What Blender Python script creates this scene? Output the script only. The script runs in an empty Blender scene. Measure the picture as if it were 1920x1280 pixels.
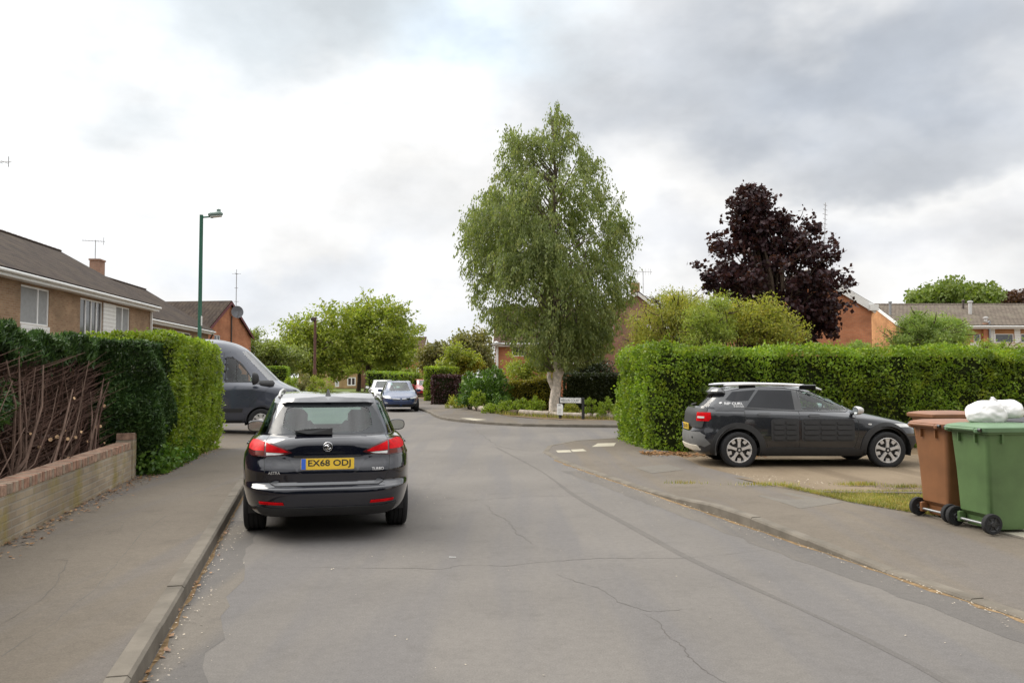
import bpy, bmesh, math, random
import numpy as np
from mathutils import Vector, Matrix, noise
from mathutils.bvhtree import BVHTree

random.seed(7)
RNG = np.random.default_rng(7)
SC = bpy.context.scene
COL = SC.collection
R = math.radians

# ---------------------------------------------------------------- camera
CAM_H, PITCH, FPX = 1.64, R(2.44), 1550.0
cam_d = bpy.data.cameras.new("camera")
cam_d.sensor_width = 36.0
cam_d.lens = FPX / 1920.0 * 36.0
cam_d.clip_start = 0.1
cam_d.clip_end = 4000.0
cam = bpy.data.objects.new("camera", cam_d)
COL.objects.link(cam)
cam.location = (0, 0, CAM_H)
cam.rotation_euler = (R(90) + PITCH, 0, 0)
SC.camera = cam

# ---------------------------------------------------------------- sun, sky, exposure
SUN_EL, SUN_AZ = R(42), R(-62)          # azimuth from +Y, negative = to the left
sun_d = bpy.data.lights.new("sun", 'SUN')
sun_d.energy = 2.3
sun_d.angle = R(40)
sun_d.color = (1.0, 0.93, 0.82)
sun = bpy.data.objects.new("sun", sun_d)
COL.objects.link(sun)
sdir = Vector((math.sin(SUN_AZ) * math.cos(SUN_EL), math.cos(SUN_AZ) * math.cos(SUN_EL), math.sin(SUN_EL)))
sun.rotation_euler = sdir.to_track_quat('Z', 'Y').to_euler()
sun.location = (-20, 10, 30)

SC.view_settings.view_transform = 'Standard'
SC.view_settings.look = 'None'
SC.view_settings.exposure = 0.2
SC.view_settings.gamma = 1.0
SC.render.film_transparent = False


def ray(px, py):
    u, v = (px - 960) / FPX, (640 - py) / FPX
    c, s = math.cos(PITCH), math.sin(PITCH)
    return Vector((u, c - v * s, s + v * c))


def G(px, py, z=0.0):
    d = ray(px, py)
    t = (z - CAM_H) / d.z
    return Vector((d.x * t, d.y * t, z))


def AT(px, py, Y):
    d = ray(px, py)
    t = Y / d.y
    return Vector((d.x * t, Y, CAM_H + d.z * t))


def build_world():
    w = bpy.data.worlds.new("World")
    SC.world = w
    w.use_nodes = True
    nt = w.node_tree
    nt.nodes.clear()
    N, L = nt.nodes.new, nt.links.new
    out = N('ShaderNodeOutputWorld')
    bg = N('ShaderNodeBackground')
    L(bg.outputs[0], out.inputs[0])
    sky = N('ShaderNodeTexSky')
    sky.sky_type = 'NISHITA'
    sky.sun_disc = False
    sky.sun_elevation = SUN_EL
    sky.sun_rotation = SUN_AZ
    skm = N('ShaderNodeVectorMath'); skm.operation = 'SCALE'
    skm.inputs['Scale'].default_value = 0.12
    L(sky.outputs[0], skm.inputs[0])
    tc = N('ShaderNodeTexCoord')
    DIR = tc.outputs['Generated']
    sep = N('ShaderNodeSeparateXYZ'); L(DIR, sep.inputs[0])

    def mth(op, a, b=None, c=None, clamp=False):
        n = N('ShaderNodeMath'); n.operation = op; n.use_clamp = clamp
        for i, v in enumerate((a, b, c)):
            if v is None: continue
            if isinstance(v, (int, float)): n.inputs[i].default_value = v
            else: L(v, n.inputs[i])
        return n.outputs[0]

    def noi(scale, detail, rough, stretch=(1, 1, 2.2), off=(0, 0, 0)):
        mp = N('ShaderNodeMapping'); mp.inputs['Scale'].default_value = stretch
        mp.inputs['Location'].default_value = off
        L(DIR, mp.inputs[0])
        n = N('ShaderNodeTexNoise'); n.inputs['Scale'].default_value = scale
        n.inputs['Detail'].default_value = detail; n.inputs['Roughness'].default_value = rough
        L(mp.outputs[0], n.inputs[0])
        return n
    warp_n = noi(3.2, 5, 0.55, (1, 1, 1.7))
    wv = N('ShaderNodeVectorMath'); wv.operation = 'SUBTRACT'
    L(warp_n.outputs['Color'], wv.inputs[0]); wv.inputs[1].default_value = (.5, .5, .5)
    ws = N('ShaderNodeVectorMath'); ws.operation = 'SCALE'; ws.inputs['Scale'].default_value = 0.42
    L(wv.outputs[0], ws.inputs[0])
    wd = N('ShaderNodeVectorMath'); wd.operation = 'ADD'
    L(DIR, wd.inputs[0]); L(ws.outputs[0], wd.inputs[1])

    def blob(px, py, rx, ry, soft=1.0):
        """soft-edged cloud mass round a direction of the sky; rx, ry its half-size in radians * 1550"""
        c = ray(px, py).normalized()
        sb = N('ShaderNodeVectorMath'); sb.operation = 'SUBTRACT'
        L(wd.outputs[0], sb.inputs[0]); sb.inputs[1].default_value = c
        ml = N('ShaderNodeVectorMath'); ml.operation = 'MULTIPLY'
        L(sb.outputs[0], ml.inputs[0])
        ml.inputs[1].default_value = (1550 / rx, 1550 / max(rx, ry), 1550 / ry)
        ln = N('ShaderNodeVectorMath'); ln.operation = 'LENGTH'; L(ml.outputs[0], ln.inputs[0])
        mr = N('ShaderNodeMapRange'); mr.interpolation_type = 'SMOOTHSTEP'
        mr.inputs['From Min'].default_value = 1.0 + .55 * soft
        mr.inputs['From Max'].default_value = max(0.0, 1.0 - .75 * soft)
        L(ln.outputs['Value'], mr.inputs['Value'])
        return mr.outputs[0]

    def mix(fac, a, b):
        n = N('ShaderNodeMix'); n.data_type = 'RGBA'
        if isinstance(fac, (int, float)): n.inputs[0].default_value = fac
        else: L(fac, n.inputs[0])
        for sock, v in ((n.inputs[6], a), (n.inputs[7], b)):
            if isinstance(v, tuple): sock.default_value = (*v, 1)
            else: L(v, sock)
        return n.outputs[2]

    # bright stratocumulus layer, thin gaps, grey masses
    n2 = noi(5.0, 6, 0.55, (1, 1, 1.6), (3.1, 1.7, .4))
    n1 = noi(4.0, 7, 0.58, (1, 1, 2.6))
    base = mix(n1.outputs['Fac'], (0.76, 0.79, 0.83), (1.04, 1.015, .975))
    col = mix(mth('MULTIPLY', blob(860, 70, 190, 120, 1.0), .8), base, (0.80, 0.93, 1.02))
    sk2 = mix(.62, skm.outputs[0], (0.82, 0.90, 0.98))
    col = mix(mth('MULTIPLY', blob(880, 40, 110, 60, 1.0), .6), col, sk2)
    col = mix(mth('MULTIPLY', blob(330, 40, 260, 150, 1.0), .80), col, (0.58, 0.63, 0.665))
    col = mix(mth('MULTIPLY', blob(560, 10, 260, 110, 1.0), .75), col, (0.56, 0.61, 0.65))
    col = mix(mth('MULTIPLY', blob(1250, 120, 260, 120, 1.0), .45), col, (0.55, 0.60, 0.67))
    col = mix(mth('MULTIPLY', blob(1660, 120, 400, 140, 1.1), .85), col, (0.42, 0.465, 0.535))
    col = mix(mth('MULTIPLY', blob(1620, 300, 240, 50, 1.0), .55), col, (0.42, 0.46, 0.52))
    col = mix(mth('MULTIPLY', blob(1500, 470, 520, 60, 1.0), .38), col, (0.52, 0.55, 0.62))
    col = mix(mth('MULTIPLY', blob(660, 310, 120, 22, 1.0), .40), col, (0.62, 0.66, 0.72))
    col = mix(mth('MULTIPLY', blob(600, 545, 330, 60, 1.0), .35), col, (0.66, 0.74, 0.86))
    # billows lighten and darken the grey masses
    bil = N('ShaderNodeMapRange'); bil.inputs['From Min'].default_value = .3; bil.inputs['From Max'].default_value = .7
    bil.inputs['To Min'].default_value = .85; bil.inputs['To Max'].default_value = 1.18
    L(n2.outputs['Fac'], bil.inputs['Value'])
    bs = N('ShaderNodeVectorMath'); bs.operation = 'SCALE'; L(col, bs.inputs[0]); L(mth('MULTIPLY', bil.outputs[0], .89), bs.inputs['Scale'])
    col = bs.outputs[0]
    # overcast skies are brighter overhead and round the sun
    dotn = N('ShaderNodeVectorMath'); dotn.operation = 'DOT_PRODUCT'
    L(DIR, dotn.inputs[0]); dotn.inputs[1].default_value = sdir
    glow = mth('POWER', mth('MAXIMUM', dotn.outputs['Value'], 0.0), 5.0)
    zen = N('ShaderNodeMapRange'); zen.inputs['From Min'].default_value = 0.42
    zen.inputs['From Max'].default_value = 1.0
    zen.inputs['To Min'].default_value = 1.0; zen.inputs['To Max'].default_value = 2.9
    L(sep.outputs['Z'], zen.inputs['Value'])
    gain = mth('ADD', zen.outputs[0], mth('MULTIPLY', glow, 1.2))
    fin = N('ShaderNodeVectorMath'); fin.operation = 'SCALE'
    L(col, fin.inputs[0]); L(gain, fin.inputs['Scale'])
    L(fin.outputs[0], bg.inputs['Color'])
    bg.inputs['Strength'].default_value = 1.0


build_world()

# ================================================================ helpers
def link(o, parent=None):
    COL.objects.link(o)
    if parent is not None:
        o.parent = parent
    return o


def tag(o, label=None, cat=None, group=None, kind=None):
    if label: o['label'] = label
    if cat: o['category'] = cat
    if group: o['group'] = group
    if kind: o['kind'] = kind
    return o


def thing(name, label, cat, loc=(0, 0, 0), rz=0.0, group=None):
    o = bpy.data.objects.new(name, None)
    o.empty_display_size = .3
    COL.objects.link(o)
    o.location = loc
    o.rotation_euler = (0, 0, rz)
    return tag(o, label, cat, group)


def mesh_np(name, V, F, mats, parent=None, midx=None, smooth=False, sharp=None):
    """V (n,3) array; F (m,k) array or list of lists"""
    me = bpy.data.meshes.new(name)
    V = np.asarray(V, dtype=np.float32)
    if isinstance(F, np.ndarray):
        m, k = F.shape
        me.vertices.add(len(V)); me.vertices.foreach_set('co', V.ravel())
        me.loops.add(m * k); me.loops.foreach_set('vertex_index', F.astype(np.int32).ravel())
        me.polygons.add(m)
        me.polygons.foreach_set('loop_start', np.arange(0, m * k, k, dtype=np.int32))
        me.polygons.foreach_set('loop_total', np.full(m, k, dtype=np.int32))
        me.update(calc_edges=True)
    else:
        me.from_pydata(V.tolist(), [], F)
    if not isinstance(mats, (list, tuple)): mats = [mats]
    for mt in mats: me.materials.append(mt)
    if midx is not None:
        me.polygons.foreach_set('material_index', np.asarray(midx, dtype=np.int32))
    if smooth:
        me.polygons.foreach_set('use_smooth', np.ones(len(me.polygons), dtype=bool))
        if sharp is not None:
            me.set_sharp_from_angle(angle=R(sharp))
    me.validate()
    me.update()
    o = bpy.data.objects.new(name, me)
    return link(o, parent)


class MB:
    """collects boxes, tubes, lathes and prisms; build() links them as ONE mesh object"""
    def __init__(s):
        s.V, s.F, s.M = [], [], []

    def add(s, verts, faces, m=0):
        b = len(s.V)
        s.V += [tuple(v) for v in verts]
        s.F += [[b + i for i in f] for f in faces]
        s.M += [m] * len(faces)
        return s

    def box(s, c, d, rz=0.0, m=0, ch=0.0, rx=0.0, ry=0.0):
        """box of size d about c; ch chamfers its edges"""
        x, y, z = d[0] / 2, d[1] / 2, d[2] / 2
        if ch <= 0:
            vs = [(-x, -y, -z), (x, -y, -z), (x, y, -z), (-x, y, -z), (-x, -y, z), (x, -y, z), (x, y, z), (-x, y, z)]
            fs = [[0, 3, 2, 1], [4, 5, 6, 7], [0, 1, 5, 4], [1, 2, 6, 5], [2, 3, 7, 6], [3, 0, 4, 7]]
        else:
            c_ = min(ch, x * .9, y * .9, z * .9)
            vs, fs = [], []
            def ring(px, py, pz):
                b = len(vs)
                k = c_
                vs.extend([(-px + k, -py, pz), (px - k, -py, pz), (px, -py + k, pz), (px, py - k, pz),
                           (px - k, py, pz), (-px + k, py, pz), (-px, py - k, pz), (-px, -py + k, pz)])
                return b
            r0 = ring(x - c_, y - c_, -z); r1 = ring(x, y, -z + c_); r2 = ring(x, y, z - c_); r3 = ring(x - c_, y - c_, z)
            for a, b in ((r0, r1), (r1, r2), (r2, r3)):
                for i in range(8):
                    j = (i + 1) % 8
                    fs.append([a + i, a + j, b + j, b + i])
            fs.append([r0 + i for i in range(7, -1, -1)]); fs.append([r3 + i for i in range(8)])
        Mt = Matrix.Translation(c) @ Matrix.Rotation(rz, 4, 'Z') @ Matrix.Rotation(ry, 4, 'Y') @ Matrix.Rotation(rx, 4, 'X')
        return s.add([Mt @ Vector(v) for v in vs], fs, m)

    def tube(s, pts, rad, n=6, m=0, cap=True, mcap=None):
        pts = [Vector(p) for p in pts]
        if not isinstance(rad, (list, tuple)): rad = [rad] * len(pts)
        vs, fs = [], []
        up = Vector((0.31, 0.17, 0.93)).normalized()
        for i, p in enumerate(pts):
            t = (pts[min(i + 1, len(pts) - 1)] - pts[max(i - 1, 0)])
            if t.length < 1e-9: t = Vector((0, 0, 1))
            t.normalize()
            a = t.cross(up)
            if a.length < .05: a = t.cross(Vector((1, 0, 0)))
            a.normalize(); b = t.cross(a)
            for k in range(n):
                q = 2 * math.pi * k / n
                vs.append(p + (a * math.cos(q) + b * math.sin(q)) * rad[i])
        for i in range(len(pts) - 1):
            for k in range(n):
                j = (k + 1) % n
                fs.append([i * n + k, i * n + j, (i + 1) * n + j, (i + 1) * n + k])
        s.add(vs, fs, m)
        if cap:
            b = len(s.V) - len(vs)
            e = b + (len(pts) - 1) * n
            s.F.append([b + k for k in range(n - 1, -1, -1)]); s.M.append(m)
            s.F.append([e + k for k in range(n)]); s.M.append(m if mcap is None else mcap)
        return s

    def lathe(s, prof, n=24, axis='Z', c=(0, 0, 0), m=0, closed=False):
        """prof: (r, h) points turned about the axis through c"""
        vs, fs = [], []
        for r, h in prof:
            for k in range(n):
                q = 2 * math.pi * k / n
                a, b = r * math.cos(q), r * math.sin(q)
                v = (a, b, h) if axis == 'Z' else ((h, a, b) if axis == 'X' else (b, h, a))
                vs.append((v[0] + c[0], v[1] + c[1], v[2] + c[2]))
        P = len(prof)
        for i in range(P if closed else P - 1):
            i2 = (i + 1) % P
            for k in range(n):
                j = (k + 1) % n
                fs.append([i * n + k, i * n + j, i2 * n + j, i2 * n + k])
        return s.add(vs, fs, m)

    def prism(s, poly, axis, a, b, m=0):
        """poly 2D points extruded along axis from a to b"""
        def put(p, h):
            return (h, p[0], p[1]) if axis == 'X' else ((p[0], h, p[1]) if axis == 'Y' else (p[0], p[1], h))
        n = len(poly)
        vs = [put(p, a) for p in poly] + [put(p, b) for p in poly]
        fs = [list(range(n - 1, -1, -1)), list(range(n, 2 * n))]
        for i in range(n):
            j = (i + 1) % n
            fs.append([i, j, n + j, n + i])
        return s.add(vs, fs, m)

    def build(s, name, mats, parent=None, smooth=None, fix=True):
        me = bpy.data.meshes.new(name)
        me.from_pydata(s.V, [], s.F)
        if not isinstance(mats, (list, tuple)): mats = [mats]
        for mt in mats: me.materials.append(mt)
        me.polygons.foreach_set('material_index', np.asarray(s.M, dtype=np.int32))
        if fix:
            bm = bmesh.new(); bm.from_mesh(me)
            bmesh.ops.recalc_face_normals(bm, faces=bm.faces)
            bm.to_mesh(me); bm.free()
        if smooth is not None:
            me.polygons.foreach_set('use_smooth', np.ones(len(me.polygons), dtype=bool))
            me.set_sharp_from_angle(angle=R(smooth))
        me.update()
        return link(bpy.data.objects.new(name, me), parent)


# ---------------------------------------------------------------- materials
def nodes(name):
    m = bpy.data.materials.new(name)
    m.use_nodes = True
    nt = m.node_tree
    nt.nodes.clear()
    out = nt.nodes.new('ShaderNodeOutputMaterial')
    return m, nt, out


def link_in(nt, sock, v):
    if isinstance(v, (int, float)): sock.default_value = v
    elif isinstance(v, tuple): sock.default_value = (*v, 1) if len(v) == 3 and len(sock.default_value) == 4 else v
    else: nt.links.new(v, sock)


def n_noise(nt, scale, detail=5, rough=.55, vec=None, out='Fac', w=None):
    n = nt.nodes.new('ShaderNodeTexNoise')
    n.inputs['Scale'].default_value = scale
    n.inputs['Detail'].default_value = detail
    n.inputs['Roughness'].default_value = rough
    if vec is not None: nt.links.new(vec, n.inputs['Vector'])
    return n.outputs[out]


def n_ramp(nt, fac, stops):
    r = nt.nodes.new('ShaderNodeValToRGB')
    nt.links.new(fac, r.inputs[0])
    els = r.color_ramp.elements
    while len(els) < len(stops): els.new(.5)
    for e, (p, c) in zip(els, stops):
        e.position = p
        e.color = (c, c, c, 1) if isinstance(c, (int, float)) else (*c, 1)
    return r.outputs[0]


def n_mix(nt, fac, a, b, mode='MIX'):
    n = nt.nodes.new('ShaderNodeMix'); n.data_type = 'RGBA'; n.blend_type = mode
    link_in(nt, n.inputs[0], fac); link_in(nt, n.inputs[6], a); link_in(nt, n.inputs[7], b)
    return n.outputs[2]


def n_math(nt, op, a, b=0.0, clamp=False):
    n = nt.nodes.new('ShaderNodeMath'); n.operation = op; n.use_clamp = clamp
    link_in(nt, n.inputs[0], a); link_in(nt, n.inputs[1], b)
    return n.outputs[0]


def n_obj(nt, scale=(1, 1, 1)):
    tc = nt.nodes.new('ShaderNodeTexCoord')
    mp = nt.nodes.new('ShaderNodeMapping')
    mp.inputs['Scale'].default_value = scale
    nt.links.new(tc.outputs['Object'], mp.inputs[0])
    return mp.outputs[0]


def n_bump(nt, h, strength=.3, dist=.02):
    b = nt.nodes.new('ShaderNodeBump')
    b.inputs['Strength'].default_value = strength
    b.inputs['Distance'].default_value = dist
    nt.links.new(h, b.inputs['Height'])
    return b.outputs[0]


def principled(nt, out, base, rough=.6, metal=0.0, coat=0.0, normal=None, spec=.5, **kw):
    p = nt.nodes.new('ShaderNodeBsdfPrincipled')
    link_in(nt, p.inputs['Base Color'], base)
    link_in(nt, p.inputs['Roughness'], rough)
    p.inputs['Metallic'].default_value = metal
    p.inputs['Specular IOR Level'].default_value = spec
    p.inputs['Coat Weight'].default_value = coat
    p.inputs['Coat Roughness'].default_value = .04
    for k, v in kw.items(): link_in(nt, p.inputs[k.replace('_', ' ')], v)
    if normal is not None: nt.links.new(normal, p.inputs['Normal'])
    if out is not None: nt.links.new(p.outputs[0], out.inputs[0])
    return p


def m_plain(name, base, rough=.6, metal=0.0, coat=0.0, var=.12, scale=6.0, bump=0.0, bscale=60, spec=.5):
    """one material colour with soft wear variation"""
    m, nt, out = nodes(name)
    v = n_obj(nt)
    f = n_noise(nt, scale, 5, .6, v)
    c0 = tuple(max(0, c * (1 - var)) for c in base); c1 = tuple(c * (1 + var) for c in base)
    col = n_ramp(nt, f, [(.3, c0), (.7, c1)])
    nm = n_bump(nt, n_noise(nt, bscale, 4, .6, v), bump, .01) if bump else None
    principled(nt, out, col, rough, metal, coat, nm, spec)
    return m


def m_leaf(name, cols, trans=.35, rough=.45, patch=.25, pscale=.9, gloss=.35, drift=.5):
    """leaf colour varies per leaf and in soft patches; light passes through"""
    m, nt, out = nodes(name)
    g = nt.nodes.new('ShaderNodeNewGeometry')
    n = len(cols)
    col = n_ramp(nt, g.outputs['Random Per Island'], [(i / max(1, n - 1), c) for i, c in enumerate(cols)])
    v = n_obj(nt)
    pf = n_noise(nt, pscale, 3, .5, v)
    pv = n_ramp(nt, pf, [(.3, 1 - patch), (.7, 1 + patch)])
    # ramp clamps at 1: use a plain multiply instead
    mr = nt.nodes.new('ShaderNodeMapRange')
    nt.links.new(pf, mr.inputs['Value'])
    mr.inputs['From Min'].default_value = .3; mr.inputs['From Max'].default_value = .7
    mr.inputs['To Min'].default_value = 1 - patch; mr.inputs['To Max'].default_value = 1 + patch
    sc = nt.nodes.new('ShaderNodeVectorMath'); sc.operation = 'SCALE'
    nt.links.new(col, sc.inputs[0]); nt.links.new(mr.outputs[0], sc.inputs['Scale'])
    # older, yellower growth in drifts
    df = n_ramp(nt, n_noise(nt, pscale * 2.6, 4, .6, v), [(.52, 0.0), (.72, drift)])
    mid = cols[len(cols) // 2]
    hue = n_mix(nt, df, sc.outputs[0], (mid[0] * 1.35, mid[1] * 1.05, mid[2] * .9))
    class _s: outputs = [hue]
    sc = _s
    p = principled(nt, None, sc.outputs[0], rough, spec=gloss)
    t = nt.nodes.new('ShaderNodeBsdfTranslucent')
    tcol = n_mix(nt, 1.0, sc.outputs[0], (1.15, 1.25, .55), 'MULTIPLY')
    nt.links.new(tcol, t.inputs['Color'])
    mx = nt.nodes.new('ShaderNodeMixShader'); mx.inputs[0].default_value = trans
    nt.links.new(p.outputs[0], mx.inputs[1]); nt.links.new(t.outputs[0], mx.inputs[2])
    nt.links.new(mx.outputs[0], out.inputs[0])
    return m


def m_asphalt(name, c_lo, c_hi, stain=(.16, .15, .13), stain_amt=.35, chips=.5, speck=(.33, .31, .27)):
    m, nt, out = nodes(name)
    v = n_obj(nt)
    big = n_noise(nt, .35, 4, .55, v)
    col = n_ramp(nt, big, [(.32, c_lo), (.68, c_hi)])
    # long wear bands along the carriageway
    mp = nt.nodes.new('ShaderNodeMapping'); mp.inputs['Rotation'].default_value = (0, 0, R(-13.9))
    mp.inputs['Scale'].default_value = (1.0, .07, 1)
    nt.links.new(v, mp.inputs[0])
    band = n_noise(nt, 1.6, 4, .5, mp.outputs[0])
    col = n_mix(nt, n_math(nt, 'MULTIPLY', n_ramp(nt, band, [(.46, 0.0), (.58, 1.0)]), stain_amt), col, stain)
    med = n_noise(nt, 2.7, 6, .62, v)
    col = n_mix(nt, n_math(nt, 'MULTIPLY', n_ramp(nt, med, [(.55, 0.0), (.75, 1.0)]), .35), col, tuple(c * .72 for c in c_lo))
    fine = n_noise(nt, 90, 3, .7, v)
    mot = n_noise(nt, 16, 5, .7, v)
    col = n_mix(nt, .8, col, n_ramp(nt, mot, [(.3, .45), (.7, .55)]), 'OVERLAY')
    col = n_mix(nt, .9, col, n_ramp(nt, fine, [(.28, .40), (.5, .5), (.74, .62)]), 'OVERLAY')
    vor = nt.nodes.new('ShaderNodeTexVoronoi'); vor.inputs['Scale'].default_value = 70
    nt.links.new(v, vor.inputs['Vector'])
    chip = n_ramp(nt, vor.outputs['Distance'], [(.12, 1.0), (.2, 0.0)])
    pick = n_ramp(nt, n_noise(nt, 21, 2, .5, v), [(.62, 0.0), (.68, 1.0)])
    col = n_mix(nt, n_math(nt, 'MULTIPLY', n_math(nt, 'MULTIPLY', chip, pick), chips), col, speck)
    nm = n_bump(nt, fine, .35, .008)
    principled(nt, out, col, .9, normal=nm, spec=.2)
    return m


def m_brick(name, c1, c2, mortar, scale=1.0, stain=None, rough=.85, patch=.25):
    """stretcher bond 225 x 75 mm, on walls that run along local x or y"""
    m, nt, out = nodes(name)
    tc = nt.nodes.new('ShaderNodeTexCoord')
    sp = nt.nodes.new('ShaderNodeSeparateXYZ'); nt.links.new(tc.outputs['Object'], sp.inputs[0])
    cb = nt.nodes.new('ShaderNodeCombineXYZ')
    nt.links.new(n_math(nt, 'ADD', sp.outputs[0], sp.outputs[1]), cb.inputs[0]); nt.links.new(sp.outputs[2], cb.inputs[1])
    b = nt.nodes.new('ShaderNodeTexBrick')
    nt.links.new(cb.outputs[0], b.inputs['Vector'])
    b.inputs['Scale'].default_value = 1.0
    b.inputs['Brick Width'].default_value = .225 * scale
    b.inputs['Row Height'].default_value = .075 * scale
    b.inputs['Mortar Size'].default_value = .010 * scale
    b.inputs['Mortar Smooth'].default_value = .2
    b.inputs['Bias'].default_value = 0.0
    b.inputs['Color1'].default_value = (*c1, 1); b.inputs['Color2'].default_value = (*c2, 1)
    b.inputs['Mortar'].default_value = (*mortar, 1)
    v = tc.outputs['Object']
    f = n_noise(nt, .9, 5, .6, v)
    col = n_mix(nt, .6, b.outputs['Color'], n_ramp(nt, f, [(.3, .5 - patch), (.7, .5 + patch)]), 'OVERLAY')
    if stain:
        sf = n_noise(nt, 2.3, 5, .6, v)
        col = n_mix(nt, n_ramp(nt, sf, [(.48, 0.0), (.68, .8)]), col, stain)
    fine = n_noise(nt, 60, 3, .6, v)
    h = n_math(nt, 'SUBTRACT', n_math(nt, 'MULTIPLY', fine, .3), b.outputs['Fac'])
    principled(nt, out, col, rough, normal=n_bump(nt, h, .5, .012), spec=.2)
    return m


def m_roof(name, c_lo, c_hi, course=.32, tile=.3, lichen=(.22, .19, .13)):
    """tile courses: u along local x or y, v down the slope by height"""
    m, nt, out = nodes(name)
    tc = nt.nodes.new('ShaderNodeTexCoord')
    v = tc.outputs['UV']
    sp = nt.nodes.new('ShaderNodeSeparateXYZ'); nt.links.new(v, sp.inputs[0])
    b = nt.nodes.new('ShaderNodeTexBrick'); nt.links.new(v, b.inputs['Vector'])
    b.inputs['Scale'].default_value = 1.0
    b.inputs['Brick Width'].default_value = tile; b.inputs['Row Height'].default_value = course
    b.inputs['Mortar Size'].default_value = .022; b.inputs['Mortar Smooth'].default_value = .5
    b.inputs['Color1'].default_value = (*c_lo, 1); b.inputs['Color2'].default_value = (*c_hi, 1)
    b.inputs['Mortar'].default_value = (*(c * .3 for c in c_lo), 1)
    ob = tc.outputs['Object']
    f = n_noise(nt, .8, 6, .65, ob)
    col = n_mix(nt, n_ramp(nt, f, [(.45, 0.0), (.7, .6)]), b.outputs['Color'], lichen)
    g = n_noise(nt, 7, 4, .6, ob)
    col = n_mix(nt, .5, col, n_ramp(nt, g, [(.3, .32), (.7, .66)]), 'OVERLAY')
    saw = n_math(nt, 'FRACT', n_math(nt, 'DIVIDE', sp.outputs[1], course))
    wav = n_math(nt, 'SINE', n_math(nt, 'MULTIPLY', sp.outputs[0], 2 * math.pi / tile))
    h = n_math(nt, 'ADD', saw, n_math(nt, 'MULTIPLY', wav, .35))
    principled(nt, out, col, .9, normal=n_bump(nt, h, .7, .03), spec=.2)
    return m


def m_paint(name, base, rough=.28, flake=0.0):
    m, nt, out = nodes(name)
    v = n_obj(nt)
    dust = n_noise(nt, 2.4, 5, .65, v)
    rg = nt.nodes.new('ShaderNodeMapRange')
    nt.links.new(dust, rg.inputs['Value'])
    rg.inputs['To Min'].default_value = rough * .75; rg.inputs['To Max'].default_value = rough * 1.5
    col = n_mix(nt, n_ramp(nt, dust, [(.5, 0.0), (.85, .035)]), base, (.16, .15, .13))
    principled(nt, out, col, rg.outputs[0], flake, coat=1.0)
    return m


def m_glass(name, tint=(.6, .75, .7), refl=1.0, rough=.02, f0=.06):
    """thin pane: tinted see-through with fresnel reflection"""
    m, nt, out = nodes(name)
    t = nt.nodes.new('ShaderNodeBsdfTransparent'); t.inputs[0].default_value = (*tint, 1)
    g = nt.nodes.new('ShaderNodeBsdfGlossy'); g.inputs['Roughness'].default_value = rough
    g.inputs['Color'].default_value = (refl, refl, refl, 1)
    lw = nt.nodes.new('ShaderNodeLayerWeight'); lw.inputs['Blend'].default_value = .5
    fr = n_math(nt, 'ADD', n_math(nt, 'MULTIPLY', n_math(nt, 'POWER', lw.outputs['Facing'], 5.0), .92 - f0), f0)
    mx = nt.nodes.new('ShaderNodeMixShader')
    nt.links.new(fr, mx.inputs[0]); nt.links.new(t.outputs[0], mx.inputs[1]); nt.links.new(g.outputs[0], mx.inputs[2])
    nt.links.new(mx.outputs[0], out.inputs[0])
    return m


M = {}
M['road'] = m_asphalt('road asphalt', (.126, .116, .106), (.160, .147, .133), (.120, .114, .113), .6)
M['gutter'] = m_asphalt('gutter asphalt', (.098, .091, .086), (.125, .115, .105), (.165, .142, .112), .5, .9, (.34, .30, .24))
M['path'] = m_asphalt('path asphalt', (.110, .093, .074), (.148, .126, .100), (.118, .108, .102), .6, .35)
M['slabpatch'] = m_asphalt('repair asphalt', (.125, .113, .095), (.148, .134, .114), (.12, .112, .103), .3)
M['seam'] = m_asphalt('seam asphalt', (.106, .098, .091), (.130, .119, .107), (.104, .098, .096), .3)
M['crack'] = m_plain('crack', (.085, .077, .069), .95)
M['kerb'] = m_plain('kerb concrete', (.142, .125, .102), .9, var=.25, scale=3, bump=.4, bscale=70, spec=.2)
M['paleslab'] = m_plain('pale slab', (.36, .33, .26), .85, var=.12, bump=.2, spec=.2)
M['gravel'] = m_asphalt('gravel drive', (.145, .110, .072), (.195, .152, .103), (.115, .086, .056), .7, 1.0, (.36, .31, .24))
M['soil'] = m_plain('soil', (.16, .115, .07), .95, var=.4, scale=5, bump=.6, bscale=30, spec=.1)
M['lawn'] = m_plain('lawn', (.10, .125, .035), .95, var=.35, scale=3, bump=.6, bscale=50, spec=.1)
M['drygrass'] = m_plain('dry grass', (.17, .14, .055), .95, var=.35, scale=6, bump=.6, bscale=60, spec=.1)
M['brick_buff'] = m_brick('buff brick', (.31, .205, .122), (.245, .148, .086), (.28, .215, .155))
M['brick_red'] = m_brick('orange brick', (.46, .185, .090), (.40, .145, .068), (.30, .18, .12))
M['brick_pink'] = m_brick('pink brick', (.33, .185, .125), (.27, .14, .092), (.27, .21, .17))
M['brick_garden'] = m_brick('garden brick', (.36, .29, .205), (.27, .215, .155), (.31, .275, .22), 1.0, (.25, .20, .06))
M['brick_lit'] = m_brick('sunlit brick', (.46, .225, .095), (.40, .185, .075), (.38, .24, .14))  # sun on the terrace gable put into a lighter brick colour
M['brick_yellow'] = m_brick('yellow brick', (.45, .30, .13), (.40, .25, .11), (.35, .27, .18))
M['coping'] = m_plain('coping brick', (.30, .195, .14), .85, var=.5, scale=9, bump=.4, bscale=50, spec=.2)
M['roof_brown'] = m_roof('brown tiles', (.036, .025, .020), (.058, .041, .031), lichen=(.080, .060, .040))
M['roof_grey'] = m_roof('grey brown tiles', (.125, .100, .080), (.165, .135, .105), course=.34, lichen=(.18, .16, .12))
M['white'] = m_plain('white board', (.72, .72, .70), .45, var=.06)
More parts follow.
